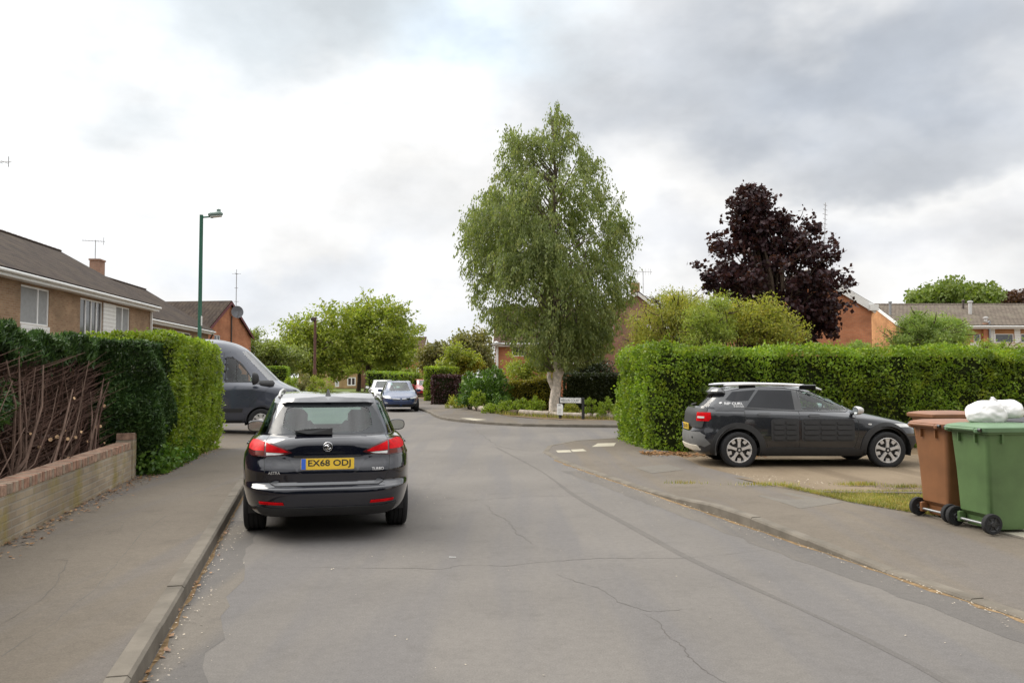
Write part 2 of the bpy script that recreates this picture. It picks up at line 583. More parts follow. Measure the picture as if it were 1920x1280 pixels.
M['cream'] = m_plain('cream board', (.62, .56, .46), .6, var=.08)
M['upvc'] = m_plain('white window frame', (.80, .80, .79), .35, var=.03)
M['pane'] = m_plain('house window pane', (.045, .05, .055), .06, var=.3, spec=.9)
M['sky_sheen'] = m_plain('painted sky sheen pane', (.27, .275, .275), .8, var=.1)  # even grey standing in for sky reflected in the house panes
M['pipe_dark'] = m_plain('dark pipe', (.05, .035, .03), .5)
M['maroon'] = m_plain('maroon board', (.12, .025, .03), .5)
M['metal_grey'] = m_plain('grey metal', (.30, .31, .32), .4, .6)
M['aerial'] = m_plain('aerial metal', (.35, .35, .36), .5, .3)
M['green_post'] = m_plain('green painted steel', (.020, .105, .066), .45, var=.06)
M['lampgrey'] = m_plain('lamp housing', (.16, .22, .20), .5)
M['lampglass'] = m_plain('lamp lens', (.6, .6, .58), .2)
M['rust'] = m_plain('rust brown post', (.10, .042, .03), .8, var=.4, scale=8)
M['bark_pale'] = m_plain('birch bark', (.64, .56, .49), .85, var=.4, scale=7, bump=.6, bscale=25, spec=.2)
M['bark_limb'] = m_plain('birch limb bark', (.16, .13, .105), .9, var=.35, scale=7, spec=.1)
M['bark'] = m_plain('bark', (.085, .062, .045), .9, var=.35, scale=7, bump=.7, bscale=22, spec=.1)
M['twig'] = m_plain('bare twig', (.082, .048, .037), .9, var=.45, scale=5, spec=.1)
M['twig_pale'] = m_plain('bare branch', (.175, .118, .092), .9, var=.4, scale=6, bump=.5, bscale=30, spec=.1)
M['cutwood'] = m_plain('fresh cut wood', (.62, .40, .22), .8, var=.25, scale=20)
M['thicket'] = m_plain('dead inner twigs', (.035, .022, .016), 1.0, var=.5, scale=12, bump=.8, bscale=14, spec=.05)
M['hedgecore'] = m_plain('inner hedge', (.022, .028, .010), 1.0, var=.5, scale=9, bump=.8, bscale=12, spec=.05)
M['log'] = m_plain('weathered log', (.36, .31, .26), .9, var=.4, scale=6, bump=.7, bscale=18, spec=.1)
M['tyre'] = m_plain('tyre rubber', (.022, .022, .023), .85, var=.2, bump=.2, bscale=80, spec=.3)
M['blackplastic'] = m_plain('black plastic', (.022, .022, .023), .5, var=.15)
M['cladding'] = m_plain('black cladding', (.030, .030, .031), .6, var=.12, spec=.4)
M['gloss_black'] = m_plain('gloss black', (.008, .008, .009), .12, coat=1.0)
M['alloy'] = m_plain('alloy', (.62, .60, .58), .35, .45, var=.08)
M['alloydark'] = m_plain('dark rim', (.02, .02, .02), .4)
M['chrome'] = m_plain('chrome', (.75, .75, .76), .12, 1.0, var=.03)
M['red_lens'] = m_plain('red lens', (.48, .004, .007), .4, var=.35, scale=14, spec=.08)
M['dark_lens'] = m_plain('smoked lens', (.07, .010, .012), .15, coat=.4)
M['white_lens'] = m_plain('clear lens', (.60, .60, .58), .15, coat=1.0)
M['amber_lens'] = m_plain('amber lens', (.11, .022, .014), .35, spec=.15)
M['plate_yellow'] = m_plain('yellow plate', (.72, .47, .035), .4, var=.05)
M['plate_white'] = m_plain('white plate', (.70, .70, .68), .4, var=.05)
M['plate_blue'] = m_plain('blue band', (.03, .12, .55), .4)
M['ink'] = m_plain('black ink', (.015, .015, .015), .5)
M['whiteink'] = m_plain('white lettering', (.75, .75, .75), .4)
M['seat'] = m_plain('seat cloth', (.045, .045, .047), .9)
M['paint_navy'] = m_paint('navy black paint', (.0040, .0048, .0115), .10)
M['paint_slate'] = m_paint('slate black paint', (.013, .0145, .019), .18)
M['paint_van'] = m_paint('grey van paint', (.044, .050, .070), .26, .1)
M['paint_blue'] = m_paint('blue paint', (.018, .040, .115), .22)
M['paint_white'] = m_paint('white paint', (.72, .72, .72), .3)
M['paint_red'] = m_paint('red paint', (.35, .02, .03), .3)
M['mirrorglass'] = m_plain('mirror glass', (.55, .60, .62), .05, .9, var=.03)
M['silver'] = m_plain('silver trim', (.55, .54, .53), .35, .4, var=.06)
M['roofbar'] = m_plain('white roof bar', (.78, .78, .80), .3, coat=.5, var=.03)
M['glass_rear'] = m_glass('tinted car glass', (.42, .68, .60), .8, .03, .08)
M['glass_side'] = m_glass('door glass', (.50, .62, .60), 1.0)
M['glass_screen'] = m_glass('windscreen glass', (.6, .72, .70), 1.0, .03, .22)
M['glass_car'] = m_glass('car glass', (.70, .80, .77), 1.0)
M['glass_dark'] = m_plain('privacy glass', (.008, .009, .012), .07, var=.1, spec=.35)
M['frit'] = m_plain('glass border', (.045, .050, .055), .22, coat=.15, var=.08, spec=.3)
M['bin_green'] = m_plain('green bin plastic', (.080, .142, .050), .46, var=.2, scale=2.4, bump=.05, bscale=40)
M['bin_green_lid'] = m_plain('green lid plastic', (.105, .185, .095), .45, var=.12, scale=4)
M['bin_brown'] = m_plain('brown bin plastic', (.205, .088, .035), .46, var=.2, scale=2.4, bump=.05, bscale=40)
M['bin_brown_lid'] = m_plain('brown lid plastic', (.215, .098, .050), .45, var=.14, scale=4)
M['bin_black'] = m_plain('black bin plastic', (.02, .02, .022), .45, var=.15)
M['sack'] = m_plain('white sack', (.74, .73, .72), .42, var=.05, bump=.25, bscale=14)
M['deadleaf'] = m_leaf('fallen leaf', [(.22, .10, .04), (.30, .16, .07), (.14, .07, .035), (.36, .24, .12)], .1)
M['dirt'] = m_plain('ochre dirt', (.20, .135, .072), .95, var=.4, scale=9, bump=.4, bscale=60, spec=.1)
M['grit'] = m_plain('grit', (.42, .36, .28), .9, var=.4, scale=20)
# foliage
M['lf_privet'] = m_leaf('privet leaf', [(.105, .180, .020), (.165, .250, .028), (.245, .325, .034), (.12, .20, .026)], .42, patch=.42, pscale=1.0, drift=.7)
M['lf_privet_l'] = m_leaf('bright privet leaf', [(.13, .205, .022), (.20, .275, .030), (.28, .34, .036), (.15, .22, .026)], .42, patch=.40, pscale=1.6, drift=.3)
M['lf_conifer'] = m_leaf('conifer spray', [(.018, .044, .012), (.040, .084, .022), (.085, .150, .038)], .2, patch=.45, pscale=2.2)
M['lf_dead'] = m_leaf('dead conifer spray', [(.055, .026, .016), (.095, .048, .030), (.15, .085, .05)], .1, patch=.4, pscale=2)
M['lf_birch'] = m_leaf('birch leaf', [(.125, .165, .055), (.185, .225, .076), (.26, .295, .105), (.145, .185, .062)], .46, patch=.30, pscale=.8)
M['lf_maple'] = m_leaf('purple maple leaf', [(.022, .010, .014), (.038, .015, .020), (.062, .025, .028), (.030, .013, .018)], .32, patch=.3, pscale=.9)
M['lf_cherry'] = m_leaf('cherry leaf', [(.17, .23, .035), (.25, .30, .045), (.34, .37, .060), (.19, .25, .04)], .42, patch=.3, pscale=.45)
M['lf_pale'] = m_leaf('pale green leaf', [(.19, .24, .06), (.24, .285, .085), (.28, .32, .105)], .45, patch=.25, pscale=.5)
M['lf_far'] = m_leaf('olive leaf', [(.16, .165, .055), (.20, .195, .07), (.235, .21, .09)], .35, patch=.3, pscale=.35)
M['lf_oak'] = m_leaf('oak leaf', [(.115, .165, .035), (.155, .205, .042), (.18, .225, .055)], .35, patch=.3, pscale=.3)
M['lf_russet'] = m_leaf('russet leaf', [(.055, .022, .014), (.08, .035, .02), (.10, .05, .03)], .25)
M['lf_yellow'] = m_leaf('yellow green leaf', [(.235, .270, .050), (.32, .335, .060), (.42, .375, .068), (.20, .25, .05)], .45, patch=.25, pscale=1.2)
M['lf_bamboo'] = m_leaf('bamboo leaf', [(.18, .27, .07), (.25, .34, .09), (.31, .38, .11)], .45, patch=.3, pscale=.8)
M['lf_laurel'] = m_leaf('laurel leaf', [(.048, .105, .018), (.085, .165, .026), (.14, .235, .036)], .3, rough=.42, patch=.35, pscale=1.2, gloss=.35)
M['lf_dark'] = m_leaf('dark hedge leaf', [(.022, .034, .012), (.034, .048, .016), (.05, .06, .02)], .25, patch=.3)
M['lf_gold'] = m_leaf('golden hedge leaf', [(.11, .12, .02), (.22, .20, .028), (.32, .27, .035)], .35, patch=.3)
M['lf_purple'] = m_leaf('purple hedge leaf', [(.030, .013, .016), (.055, .022, .024), (.10, .045, .045)], .25, patch=.3)
M['lf_mid'] = m_leaf('mid green leaf', [(.19, .255, .05), (.255, .315, .062), (.33, .36, .07)], .45, patch=.3, pscale=1.1)
M['lf_shrub'] = m_leaf('shrub leaf', [(.17, .25, .03), (.24, .32, .038), (.31, .37, .05)], .42, patch=.25)
M['blade'] = m_leaf('grass blade', [(.14, .19, .035), (.23, .25, .06), (.38, .31, .11), (.30, .24, .09)], .35, patch=.3, pscale=2.5)
# ================================================================ THE SETTING: ground, road, paths
def sheet(name, pts, z, m, cell=None):
    """flat polygon; pts are (x, y) or (x, y, z)"""
    bm = bmesh.new()
    vs = [bm.verts.new((p[0], p[1], p[2] if len(p) > 2 else z)) for p in pts]
    f = bm.faces.new(vs)
    bmesh.ops.triangulate(bm, faces=[f])
    bmesh.ops.recalc_face_normals(bm, faces=bm.faces)
    if sum(q.normal.z for q in bm.faces) < 0: bmesh.ops.reverse_faces(bm, faces=bm.faces)
    me = bpy.data.meshes.new(name); bm.to_mesh(me); bm.free()
    me.materials.append(m)
    return tag(link(bpy.data.objects.new(name, me)), kind='structure')


def ribbon(name, A, B, m, sub=4):
    """strip lofted between two polylines of 3-D points"""
    n = len(A); V = []; F = []
    for a, b in zip(A, B):
        for k in range(sub + 1):
            V.append(Vector(a).lerp(Vector(b), k / sub))
    w = sub + 1
    for i in range(n - 1):
        for k in range(sub):
            F.append([i * w + k, i * w + k + 1, (i + 1) * w + k + 1, (i + 1) * w + k])
    o = mesh_np(name, np.array([tuple(v) for v in V]), F, m)
    bm = bmesh.new(); bm.from_mesh(o.data); bmesh.ops.recalc_face_normals(bm, faces=bm.faces)
    if sum(q.normal.z for q in bm.faces) < 0: bmesh.ops.reverse_faces(bm, faces=bm.faces)
    bm.to_mesh(o.data); bm.free()
    return tag(o, kind='structure')


def resample(pts, step):
    P = [Vector((*p, 0)) if len(p) == 2 else Vector(p) for p in pts]
    out = [P[0]]
    for a, b in zip(P, P[1:]):
        n = max(1, int(round((b - a).length / step)))
        for k in range(1, n + 1): out.append(a.lerp(b, k / n))
    return out


def smooth_line(pts, step):
    """Catmull-Rom through pts, sampled about every step metres"""
    P = [Vector((*p, 0)) if len(p) == 2 else Vector(p) for p in pts]
    P = [P[0] * 2 - P[1]] + P + [P[-1] * 2 - P[-2]]
    out = []
    for i in range(1, len(P) - 2):
        n = max(1, int((P[i + 1] - P[i]).length / step))
        for k in range(n):
            t = k / n
            a, b, c, d = P[i - 1], P[i], P[i + 1], P[i + 2]
            out.append(.5 * ((2 * b) + (c - a) * t + (2 * a - 5 * b + 4 * c - d) * t * t + (3 * b - a - 3 * c + d) * t ** 3))
    out.append(P[-2])
    return out


def offset(line, d):
    """polyline moved d to its left (negative: right)"""
    out = []
    for i, p in enumerate(line):
        t = line[min(i + 1, len(line) - 1)] - line[max(i - 1, 0)]
        t.normalize()
        out.append(Vector((p.x - t.y * d, p.y + t.x * d, p.z)))
    return out


def LX(y): return -0.88 - 0.247 * y          # left kerb line
def RX(y): return 4.85 - 0.247 * y           # right kerb line, near part

sheet('ground', [(-600, -60), (600, -60), (600, 1500), (-600, 1500)], -.05, M['lawn'])
# carriageway and side road
sheet('road', [(LX(-14), -14), (RX(-14) + 1, -14), (RX(5), 5), (RX(14), 14), (1.3, 15), (6, 19.2), (60, 17.5), (60, 30), (6, 31), (0, 34),
               (-2, 38.2), (-10.5, 66), (-11, 78), (40, 80), (40, 86), (-70, 86), (-70, 80), (LX(78), 78), (LX(40) - .5, 40)], 0.0, M['road'])

# ---- left kerb and pavement
kl = [Vector((LX(y), y, 0)) for y in np.arange(-14, 60.1, .915)]
def hl(y):                                     # kerb upstand: dropped at the van's drive
    return .115 if y < 17 or y > 29 else (.03 if 18.6 < y < 27 else (.03 + .085 * ((18.6 - y) / 1.6 if y < 19 else (y - 27) / 2)))
def kerb(name, line, hf, side, w=.125):
    """kerb stones about 0.9 m long with open joints; side +1 = pavement on the left of the line"""
    mb = MB()
    for i in range(len(line) - 1):
        a, b = line[i], line[i + 1]
        t = (b - a).normalized(); a = a + t * .0012; b = b - t * .0012
        nrm = Vector((-t.y, t.x, 0)) * side
        ja = random.uniform(-.004, .004)
        ha, hb = hf(line[i]) + ja, hf(line[i + 1]) + ja
        c = .018
        prof = lambda p, h: [p + Vector((0, 0, -.04)), p + nrm * .006 + Vector((0, 0, max(h - c, .005))), p + nrm * (c + .006) + Vector((0, 0, h)), p + nrm * w + Vector((0, 0, h)), p + nrm * w + Vector((0, 0, -.04))]
        A, B = prof(a, ha), prof(b, hb)
        fs = [[k, k + 1, 6 + k, 5 + k] for k in range(4)] + [[0, 1, 2, 3, 4], [9, 8, 7, 6, 5]]
        mb.add(A + B, fs)
    o = mb.build(name, M['kerb'])
    return tag(o, kind='structure')
kerb('kerb_stones', kl, lambda p: hl(p.y), 1)
inner = [p + Vector((0, 0, hl(p.y) - .006)) for p in offset(kl, .125)]
outer = [p + Vector((0, 0, .10)) for p in offset(kl, 2.35)]
ribbon('pavement', inner, outer, M['path'], 3)
# the drive the van comes out of, front gardens
sheet('driveway', [(-7.72, 18.9), (-9.80, 27.3), (-26, 30.5), (-24, 22)], .104, M['path'])
sheet('garden_soil', [(LX(-14) - 2.2, -14), (LX(60) - 2.2, 60), (-60, 60), (-60, -14)], .085, M['soil'])
# gutter strips of bluish patched asphalt
def strip(name, y0, y1, fx, w, m, z=.0012, jag=.05):
    A, B = [], []
    for y in np.arange(y0, y1, .25):
        A.append((fx(y) - .0 * w, y, z)); B.append((fx(y) + w + random.uniform(-jag, jag), y, z))
    return ribbon(name, A, B, m, 1)
strip('gutter_strip', -13, 9.6, lambda y: LX(y) + .005, .33, M['gutter'])
strip('gutter_strip', -13, 14.6, lambda y: RX(y) - .005, -.42, M['gutter'])

# ---- right kerb round the corner into the side road
kr = smooth_line([(RX(-14), -14), (RX(-6), -6), (RX(2), 2), (RX(7), 7), (RX(11), 11), (RX(14.4), 14.4), (.86, 16.4), (.66, 18.0), (.83, 19.6), (1.5, 20.7), (2.7, 21.7), (4.5, 22.2), (9, 22.1), (24, 21.2), (40, 20)], .915)
def hr(p):
    y, x = p.y, p.x
    if x > 1.2 and y > 19: return .05
    if y > 11.4: return .022
    if y > 10.3: return .022 + .085 * (11.4 - y) / 1.1
    if y > 8.5: return .107
    if y > 7.5: return .02 + .087 * (y - 7.5)
    return .02
kerb('kerb_stones', kr, hr, -1)
krn = [p for p in kr if p.y < 18.2 or p.x < .9]
k_in = [p + Vector((0, 0, hr(p) - .006)) for p in offset(kr, -.125)]
def back(p):
    """back edge of the right pavement"""
    q = min(p.y, 14.2)
    return Vector((RX(q) + 1.95, q + .4, .10))
k_out = []
for i, p in enumerate(kr):
    if p.y < 14.2 and p.x > 1: k_out.append(Vector((RX(p.y) + 1.93, p.y + .45, .10 if p.y < 12 else .07)))
    elif p.x < 3.2: k_out.append(Vector((3.35 if p.y < 17.4 else 3.35, min(14.8 + (p.y - 14.4) * .75, 20.4), .06)))
    else: k_out.append(Vector((p.x + .4, 20.55, .06)))
ribbon('pavement', k_in, k_out, M['path'], 4)
# patches let into the pavement
PAVE = [o for o in COL.objects if o.name.startswith('pavement')]
PBVH = [BVHTree.FromPolygons([v.co.copy() for v in o.data.vertices], [list(p.vertices) for p in o.data.polygons]) for o in PAVE]
def quad_px(name, pix, z, m):
    """four-cornered patch laid 4 mm above the paving under it"""
    c = [G(x, y, z) for x, y in pix]; n = 12; V = []; F = []
    for i in range(n + 1):
        for j in range(n + 1):
            p = c[0].lerp(c[1], i / n).lerp(c[3].lerp(c[2], i / n), j / n)
            hs = [h[0].z for h in (b.ray_cast(Vector((p.x, p.y, 5)), Vector((0, 0, -1))) for b in PBVH) if h[0] is not None]
            V.append((p.x, p.y, (max(hs) if hs else z - .004) + .0022))
    for i in range(n):
        for j in range(n): a = i * (n + 1) + j; F.append([a, a + n + 1, a + n + 2, a + 1])
    return tag(mesh_np(name, np.array(V), F, m), kind='structure')
quad_px('path_patch', [(1190, 873), (1252, 868), (1283, 879), (1222, 884)], .064, M['slabpatch'])
quad_px('path_patch', [(1420, 925), (1520, 918), (1580, 940), (1500, 952)], .108, M['slabpatch'])
for pix in ([(1109.5, 835), (1151, 834.5), (1155, 829.3), (1121, 829.5)], [(1046, 844.6), (1072, 844.2), (1068, 840.2), (1042, 840.6)], [(1074, 843.6), (1100, 842.6), (1093, 838.8), (1070, 839.6)]):
    quad_px('paving_slab', pix, .060, M['paleslab'])

# gravel drive, verge, strip under the bins
EDGE = [(3.36, 13.7), (3.66, 12.1), (4.13, 10.2), (4.5, 9.5), (4.75, 8.2)]
sheet('gravel_drive', [(2.9, 15.2, .048), (3.36, 13.7, .052), (3.66, 12.1, .085), (4.02, 10.9, .094), (6.2, 10.75, .096), (16, 10.7, .09), (22, 17, .035), (3.3, 17.2, .035)], .05, M['gravel'])
sheet('grass_verge', [(3.98, 11.1, .097), (3.80, 11.55, .095), (4.18, 10.15, .097), (4.52, 9.45, .097), (4.72, 9.1, .097), (7.5, 9.3, .099), (12, 10.62, .099), (6.2, 10.62, .098)], .106, M['drygrass'])
mb = MB()
a, b = Vector((4.0, 11.0, .10)), Vector((12, 10.70, .10))
for k in range(9):
    p, q = a.lerp(b, k / 9), a.lerp(b, (k + 1) / 9)
    mb.box((p + q) / 2, ((q - p).length - .008, .055, .06), math.atan2(q.y - p.y, q.x - p.x), ch=.008)
tag(mb.build('edging_stones', M['kerb']), kind='structure')
sheet('bin_standing', [(4.62, 9.30), (4.80, 8.6), (5.05, 7.2), (5.6, 5), (9, 5), (9, 9.28)], .104, M['paleslab'])
mb = MB()
q0 = [(4.60, 9.36), (4.76, 8.6), (5.02, 7.2), (5.57, 5.0), (6.2, 2.5)]
for (x0, y0), (x1, y1) in zip(q0, q0[1:]):
    n = max(1, int(math.hypot(x1 - x0, y1 - y0) / .6))
    for k in range(n):
        p = Vector((x0, y0, .088)).lerp(Vector((x1, y1, .088)), k / n); q = Vector((x0, y0, .088)).lerp(Vector((x1, y1, .088)), (k + 1) / n)
        mb.box((p + q) / 2, ((q - p).length - .008, .05, .045), math.atan2(q.y - p.y, q.x - p.x), ch=.008)
tag(mb.build('edging_stones', M['kerb']), kind='structure')
sheet('garden_soil', [(3.2, 16.9), (3.2, 21.0), (40, 19), (60, 12), (60, -14), (8.4, -14), (9, 5), (9, 9.3), (16, 10.7), (22, 17)], .03, M['soil'])

# ---- far side of the side road: kerb, pavement, planting bed, far gardens
kf = smooth_line([(40, 25.6), (20, 26.0), (8, 26.3), (3.25, 26.7), (.33, 27.4), (-.78, 28.4), (-2.4, 31.0), (-3.3, 34.6), (-3.95, 38.2), (-6.9, 50), (-9.7, 61), (-12.5, 72)], .915)
kerb('kerb_stones', kf, lambda p: .10, -1)
f_in = [p + Vector((0, 0, .094)) for p in offset(kf, -.125)]
f_out = [p + Vector((0, 0, .10)) for p in offset(kf, -2.6)]
ribbon('pavement', f_in, f_out, M['path'], 3)
sheet('garden_soil', [(60, 27.5), (9, 28.3), (4.6, 28.6), (1.2, 30.5), (-.2, 33), (-1.2, 38), (-4.4, 50), (-9.8, 72), (-8, 78), (80, 78), (80, 28)], .085, M['soil'])
for pix in ([(880, 783.2), (914, 786.4), (890, 788.2), (862, 783.6)],):
    sheet('paving_slab', [tuple(G(x, y, .105)) for x, y in pix], .106, M['paleslab'])
sheet('lawn', [(-90, 86), (60, 86), (60, 200), (-90, 200)], .02, M['lawn'])

# ---- cracks and a seam in the old surface
def crack_mesh():
    V, F = [], []
    def line(pix, w, z=.0018, jit=.02, sub=6):
        P = [G(x, y, 0) for x, y in pix]
        pts = []
        for a, b in zip(P, P[1:]):
            for k in range(sub): pts.append(a.lerp(b, k / sub) + Vector((random.gauss(0, jit), random.gauss(0, jit), 0)))
        pts.append(P[-1])
        for i, p in enumerate(pts):
            t = pts[min(i + 1, len(pts) - 1)] - pts[max(i - 1, 0)]; t.normalize()
            n = Vector((-t.y, t.x, 0)); ww = w * random.uniform(.35, 1.25) * min(1, .3 + 4 * min(i, len(pts) - 1 - i) / len(pts))
            V.append(tuple(p + n * ww + Vector((0, 0, z)))); V.append(tuple(p - n * ww + Vector((0, 0, z))))
        b0 = len(V) - 2 * len(pts)
        for i in range(len(pts) - 1):
            j = b0 + 2 * i; F.append([j, j + 1, j + 3, j + 2])
    line([(485, 1062), (700, 1064), (830, 1066), (860, 1060), (955, 1060), (1060, 1050), (1150, 1046), (1290, 1046), (1440, 1030)], .0034, jit=.012)
    line([(1040, 1075), (1080, 1090), (1130, 1104), (1160, 1128), (1210, 1145), (1245, 1145), (1300, 1140)], .003, jit=.008)
    line([(1205, 1150), (1235, 1165), (1250, 1190), (1280, 1212), (1295, 1235), (1330, 1262), (1375, 1290)], .0032, jit=.006)
    line([(845, 940), (920, 935), (985, 930), (1090, 930)], .004)
    line([(912, 946), (925, 962), (955, 978), (968, 998), (998, 1020)], .004, jit=.015)
    line([(0, 0)] and [(880, 795), (905, 815), (930, 835), (965, 842), (1010, 846)], .012, jit=.03)
    return mesh_np('road_cracks', np.array(V), F, M['crack'])
tag(crack_mesh(), kind='structure')
A, B = [], []
for px, py in [(930, 838), (1010, 880), (1080, 930), (1180, 985), (1290, 1045), (1400, 1095), (1500, 1140), (1620, 1195), (1720, 1245), (1800, 1290)]:
    p = G(px, py, .0016); A.append(p + Vector((-.03 + random.uniform(-.015, .015), 0, 0))); B.append(p + Vector((.03 + random.uniform(-.02, .02), 0, 0)))
A = smooth_line(A, .3); B = smooth_line(B, .3)
n_ = min(len(A), len(B))
ribbon('road_seam', A[:n_], B[:n_], M['seam'], 1)
def path_cracks():
    V, F = [], []
    for pix, w in (([(0, 1230), (90, 1175), (170, 1110), (215, 1060), (265, 1000), (320, 960)], .0028), ([(0, 1170), (70, 1130), (110, 1090), (125, 1050), (60, 1048), (0, 1053)], .002), ([(190, 975), (235, 978), (225, 992), (190, 1005)], .002)):
        P = [G(x, y, .105) for x, y in pix]; pts = []
        for a, b in zip(P, P[1:]):
            for k in range(6): pts.append(a.lerp(b, k / 6) + Vector((random.gauss(0, .008), random.gauss(0, .008), 0)))
        b0 = len(V)
        for i, p in enumerate(pts):
            t = (pts[min(i + 1, len(pts) - 1)] - pts[max(i - 1, 0)]).normalized(); n = Vector((-t.y, t.x, 0)) * w * random.uniform(.3, 1.2)
            V.append(tuple(p + n + Vector((0, 0, .0025)))); V.append(tuple(p - n + Vector((0, 0, .0025))))
        for i in range(len(pts) - 1):
            j = b0 + 2 * i; F.append([j, j + 1, j + 3, j + 2])
    return mesh_np('path_cracks', np.array(V), F, M['crack'])
tag(path_cracks(), kind='structure')

def dirt_line(name, line, z, lo, hi, side):
    A, B = [], []
    o = offset(line, side)
    for p, q in zip(line, o):
        d = (q - p); w = random.uniform(lo, hi)
        A.append((p.x + d.x * .004, p.y + d.y * .004, z)); B.append((p.x + d.x * w, p.y + d.y * w, z))
    return ribbon(name, A, B, M['dirt'], 1)
fine_r = [p for p in resample([p for p in kr if -2 < p.y < 17 and p.x > .7], .16)]
dirt_line('gutter_dirt', fine_r, .0024, .015, .075, 1)
fine_l = resample([p for p in kl if 1 < p.y < 12], .16)
dirt_line('gutter_dirt', fine_l, .0024, .01, .05, -1)
# ---- loose stuff: dead leaves, grit, grass
def litter(name, spots, m, size, label):
    """spots: list of (x, y, z) arrays"""
    P = np.concatenate(spots); n = len(P)
    a = RNG.uniform(0, 2 * np.pi, n); L = RNG.uniform(.5, 1.3, n) * size
    tilt = RNG.uniform(-.3, .3, n)
    d = np.stack([np.cos(a), np.sin(a), tilt], 1); s = np.stack([-np.sin(a), np.cos(a), RNG.uniform(-.3, .3, n)], 1)
    V = np.empty((n, 4, 3)); V[:, 0] = P; V[:, 1] = P + d * L[:, None] * .5 + s * L[:, None] * .33
    V[:, 2] = P + d * L[:, None]; V[:, 3] = P + d * L[:, None] * .5 - s * L[:, None] * .33
    F = np.arange(n * 4).reshape(n, 4)
    o = mesh_np(name, V.reshape(-1, 3), F, m)
    return tag(o, label, None, None, 'stuff')
def along(line, n, spread, z, bias=0.0):
    idx = RNG.uniform(0, len(line) - 1.001, n); i = idx.astype(int); f = (idx - i)[:, None]
    A = np.array([tuple(p) for p in line]); P = A[i] * (1 - f) + A[i + 1] * f
    T = A[i + 1] - A[i]; T /= np.linalg.norm(T[:, :2], axis=1)[:, None]
    off = bias + np.abs(RNG.normal(0, abs(spread), n)) * np.sign(spread)
    P[:, 0] += -T[:, 1] * off; P[:, 1] += T[:, 0] * off; P[:, 2] = z + RNG.uniform(.004, .02, n)
    return P
wall_foot = resample([(-3.95, 4.2), (-4.7, 7.6), (-5.74, 12.6), (-5.62, 13.2)], .4)
hedge_foot = resample([(-5.62, 13.2), (-6.45, 18.4)], .4)
kerb_foot = [p for p in kl if 0 < p.y < 10]
kerb_r = [p for p in kr if 0 < p.y < 16 and p.x > .8]
litter('leaf_litter', [along(wall_foot, 900, -.14, .105), along(hedge_foot, 160, -.10, .105), along(kerb_foot, 90, -.04, .004)], M['deadleaf'], .042, 'brown fallen leaves along the foot of the low wall')
litter('grit', [along(kerb_foot, 500, -.10, .004), along(kerb_r, 900, .10, .004)], M['grit'], .016, 'pale grit lying in the gutters')
rx = RNG.uniform(-2, 4.5, 160); ry = RNG.uniform(3.8, 16, 160)
litter('grit', [np.stack([rx - ry * .2, ry, np.full(160, .006)], 1)], M['grit'], .016, 'pale chippings scattered over the road')
hb = np.stack([RNG.uniform(2.7, 3.6, 900), np.zeros(900), np.full(900, .062)], 1); hb[:, 1] = 17.2 + RNG.normal(0, .22, 900) - (hb[:, 0] - 2.8) * .1
hb2 = np.stack([RNG.uniform(3.2, 5.2, 600), 16.9 + RNG.normal(0, .2, 600), np.full(600, .055)], 1)
litter('leaf_litter', [hb, hb2], M['deadleaf'], .07, 'rusty hedge clippings under the end of the tall right hedge')

gx = RNG.uniform(3.5, 9.0, 4200); gy = RNG.uniform(11.0, 15.5, 4200)
gz = .094 - (gy - 10.9) * .0137
litter('gravel', [np.stack([gx, gy, np.maximum(gz, .04)], 1)[gx > 3.4 + (13.9 - gy) * .25]], M['grit'], .026, 'loose pale stones on the gravel drive')
def grass(name, P, h, label, m=None):
    n = len(P)
    a = RNG.uniform(0, 2 * np.pi, n); lean = RNG.uniform(.05, .6, n); H = h * RNG.uniform(.4, 1.2, n)
    w = H * .07 + .002
    s = np.stack([-np.sin(a), np.cos(a), np.zeros(n)], 1) * w[:, None]
    tip = np.stack([np.cos(a) * lean * H, np.sin(a) * lean * H, H], 1)
    V = np.empty((n, 3, 3)); V[:, 0] = P - s; V[:, 1] = P + s; V[:, 2] = P + tip
    o = mesh_np(name, V.reshape(-1, 3), np.arange(n * 3).reshape(n, 3), m or M['blade'])
    return tag(o, label, None, None, 'stuff')
def in_tri(poly, n, z):
    poly = [np.array(p[:2], float) for p in poly]; c = sum(poly) / len(poly); out = []
    ar = [abs(np.cross(poly[i] - c, poly[(i + 1) % len(poly)] - c)) for i in range(len(poly))]
    for i, w in enumerate(ar):
        k = int(n * w / sum(ar)); u, v = RNG.random(k), RNG.random(k); fl = u + v > 1; u[fl] = 1 - u[fl]; v[fl] = 1 - v[fl]
        q = c + u[:, None] * (poly[i] - c) + v[:, None] * (poly[(i + 1) % len(poly)] - c)
        out.append(np.c_[q, np.full(k, z)])
    return np.concatenate(out)
vg = in_tri([(3.98, 11.1), (4.18, 10.15), (4.52, 9.45), (4.72, 9.1), (7.5, 9.3), (7.6, 10.62), (6.2, 10.62)], 26000, .106)
e1 = along(resample([(3.75, 11.75), (4.15, 10.2), (4.6, 9.3)], .3), 2500, .06, .10)
e2 = along(resample([(4.0, 11.05), (7.8, 10.9)], .3), 2200, .05, .10)
grass('verge_grass', np.concatenate([vg, e1, e2]), .038, 'dry short grass of the verge beside the bins')
tf = []
for px, py, n, r in ((1285, 905, 110, .14), (1440, 908, 300, .22), (1610, 908, 420, .14), (1695, 912, 200, .12)):
    p = G(px, py, .1); tf.append(np.c_[RNG.normal(p.x, r, n), RNG.normal(p.y, r * .35, n), np.full(n, .095)])
grass('weed_tufts', np.concatenate(tf), .055, 'green weeds growing at the edge of the gravel drive')
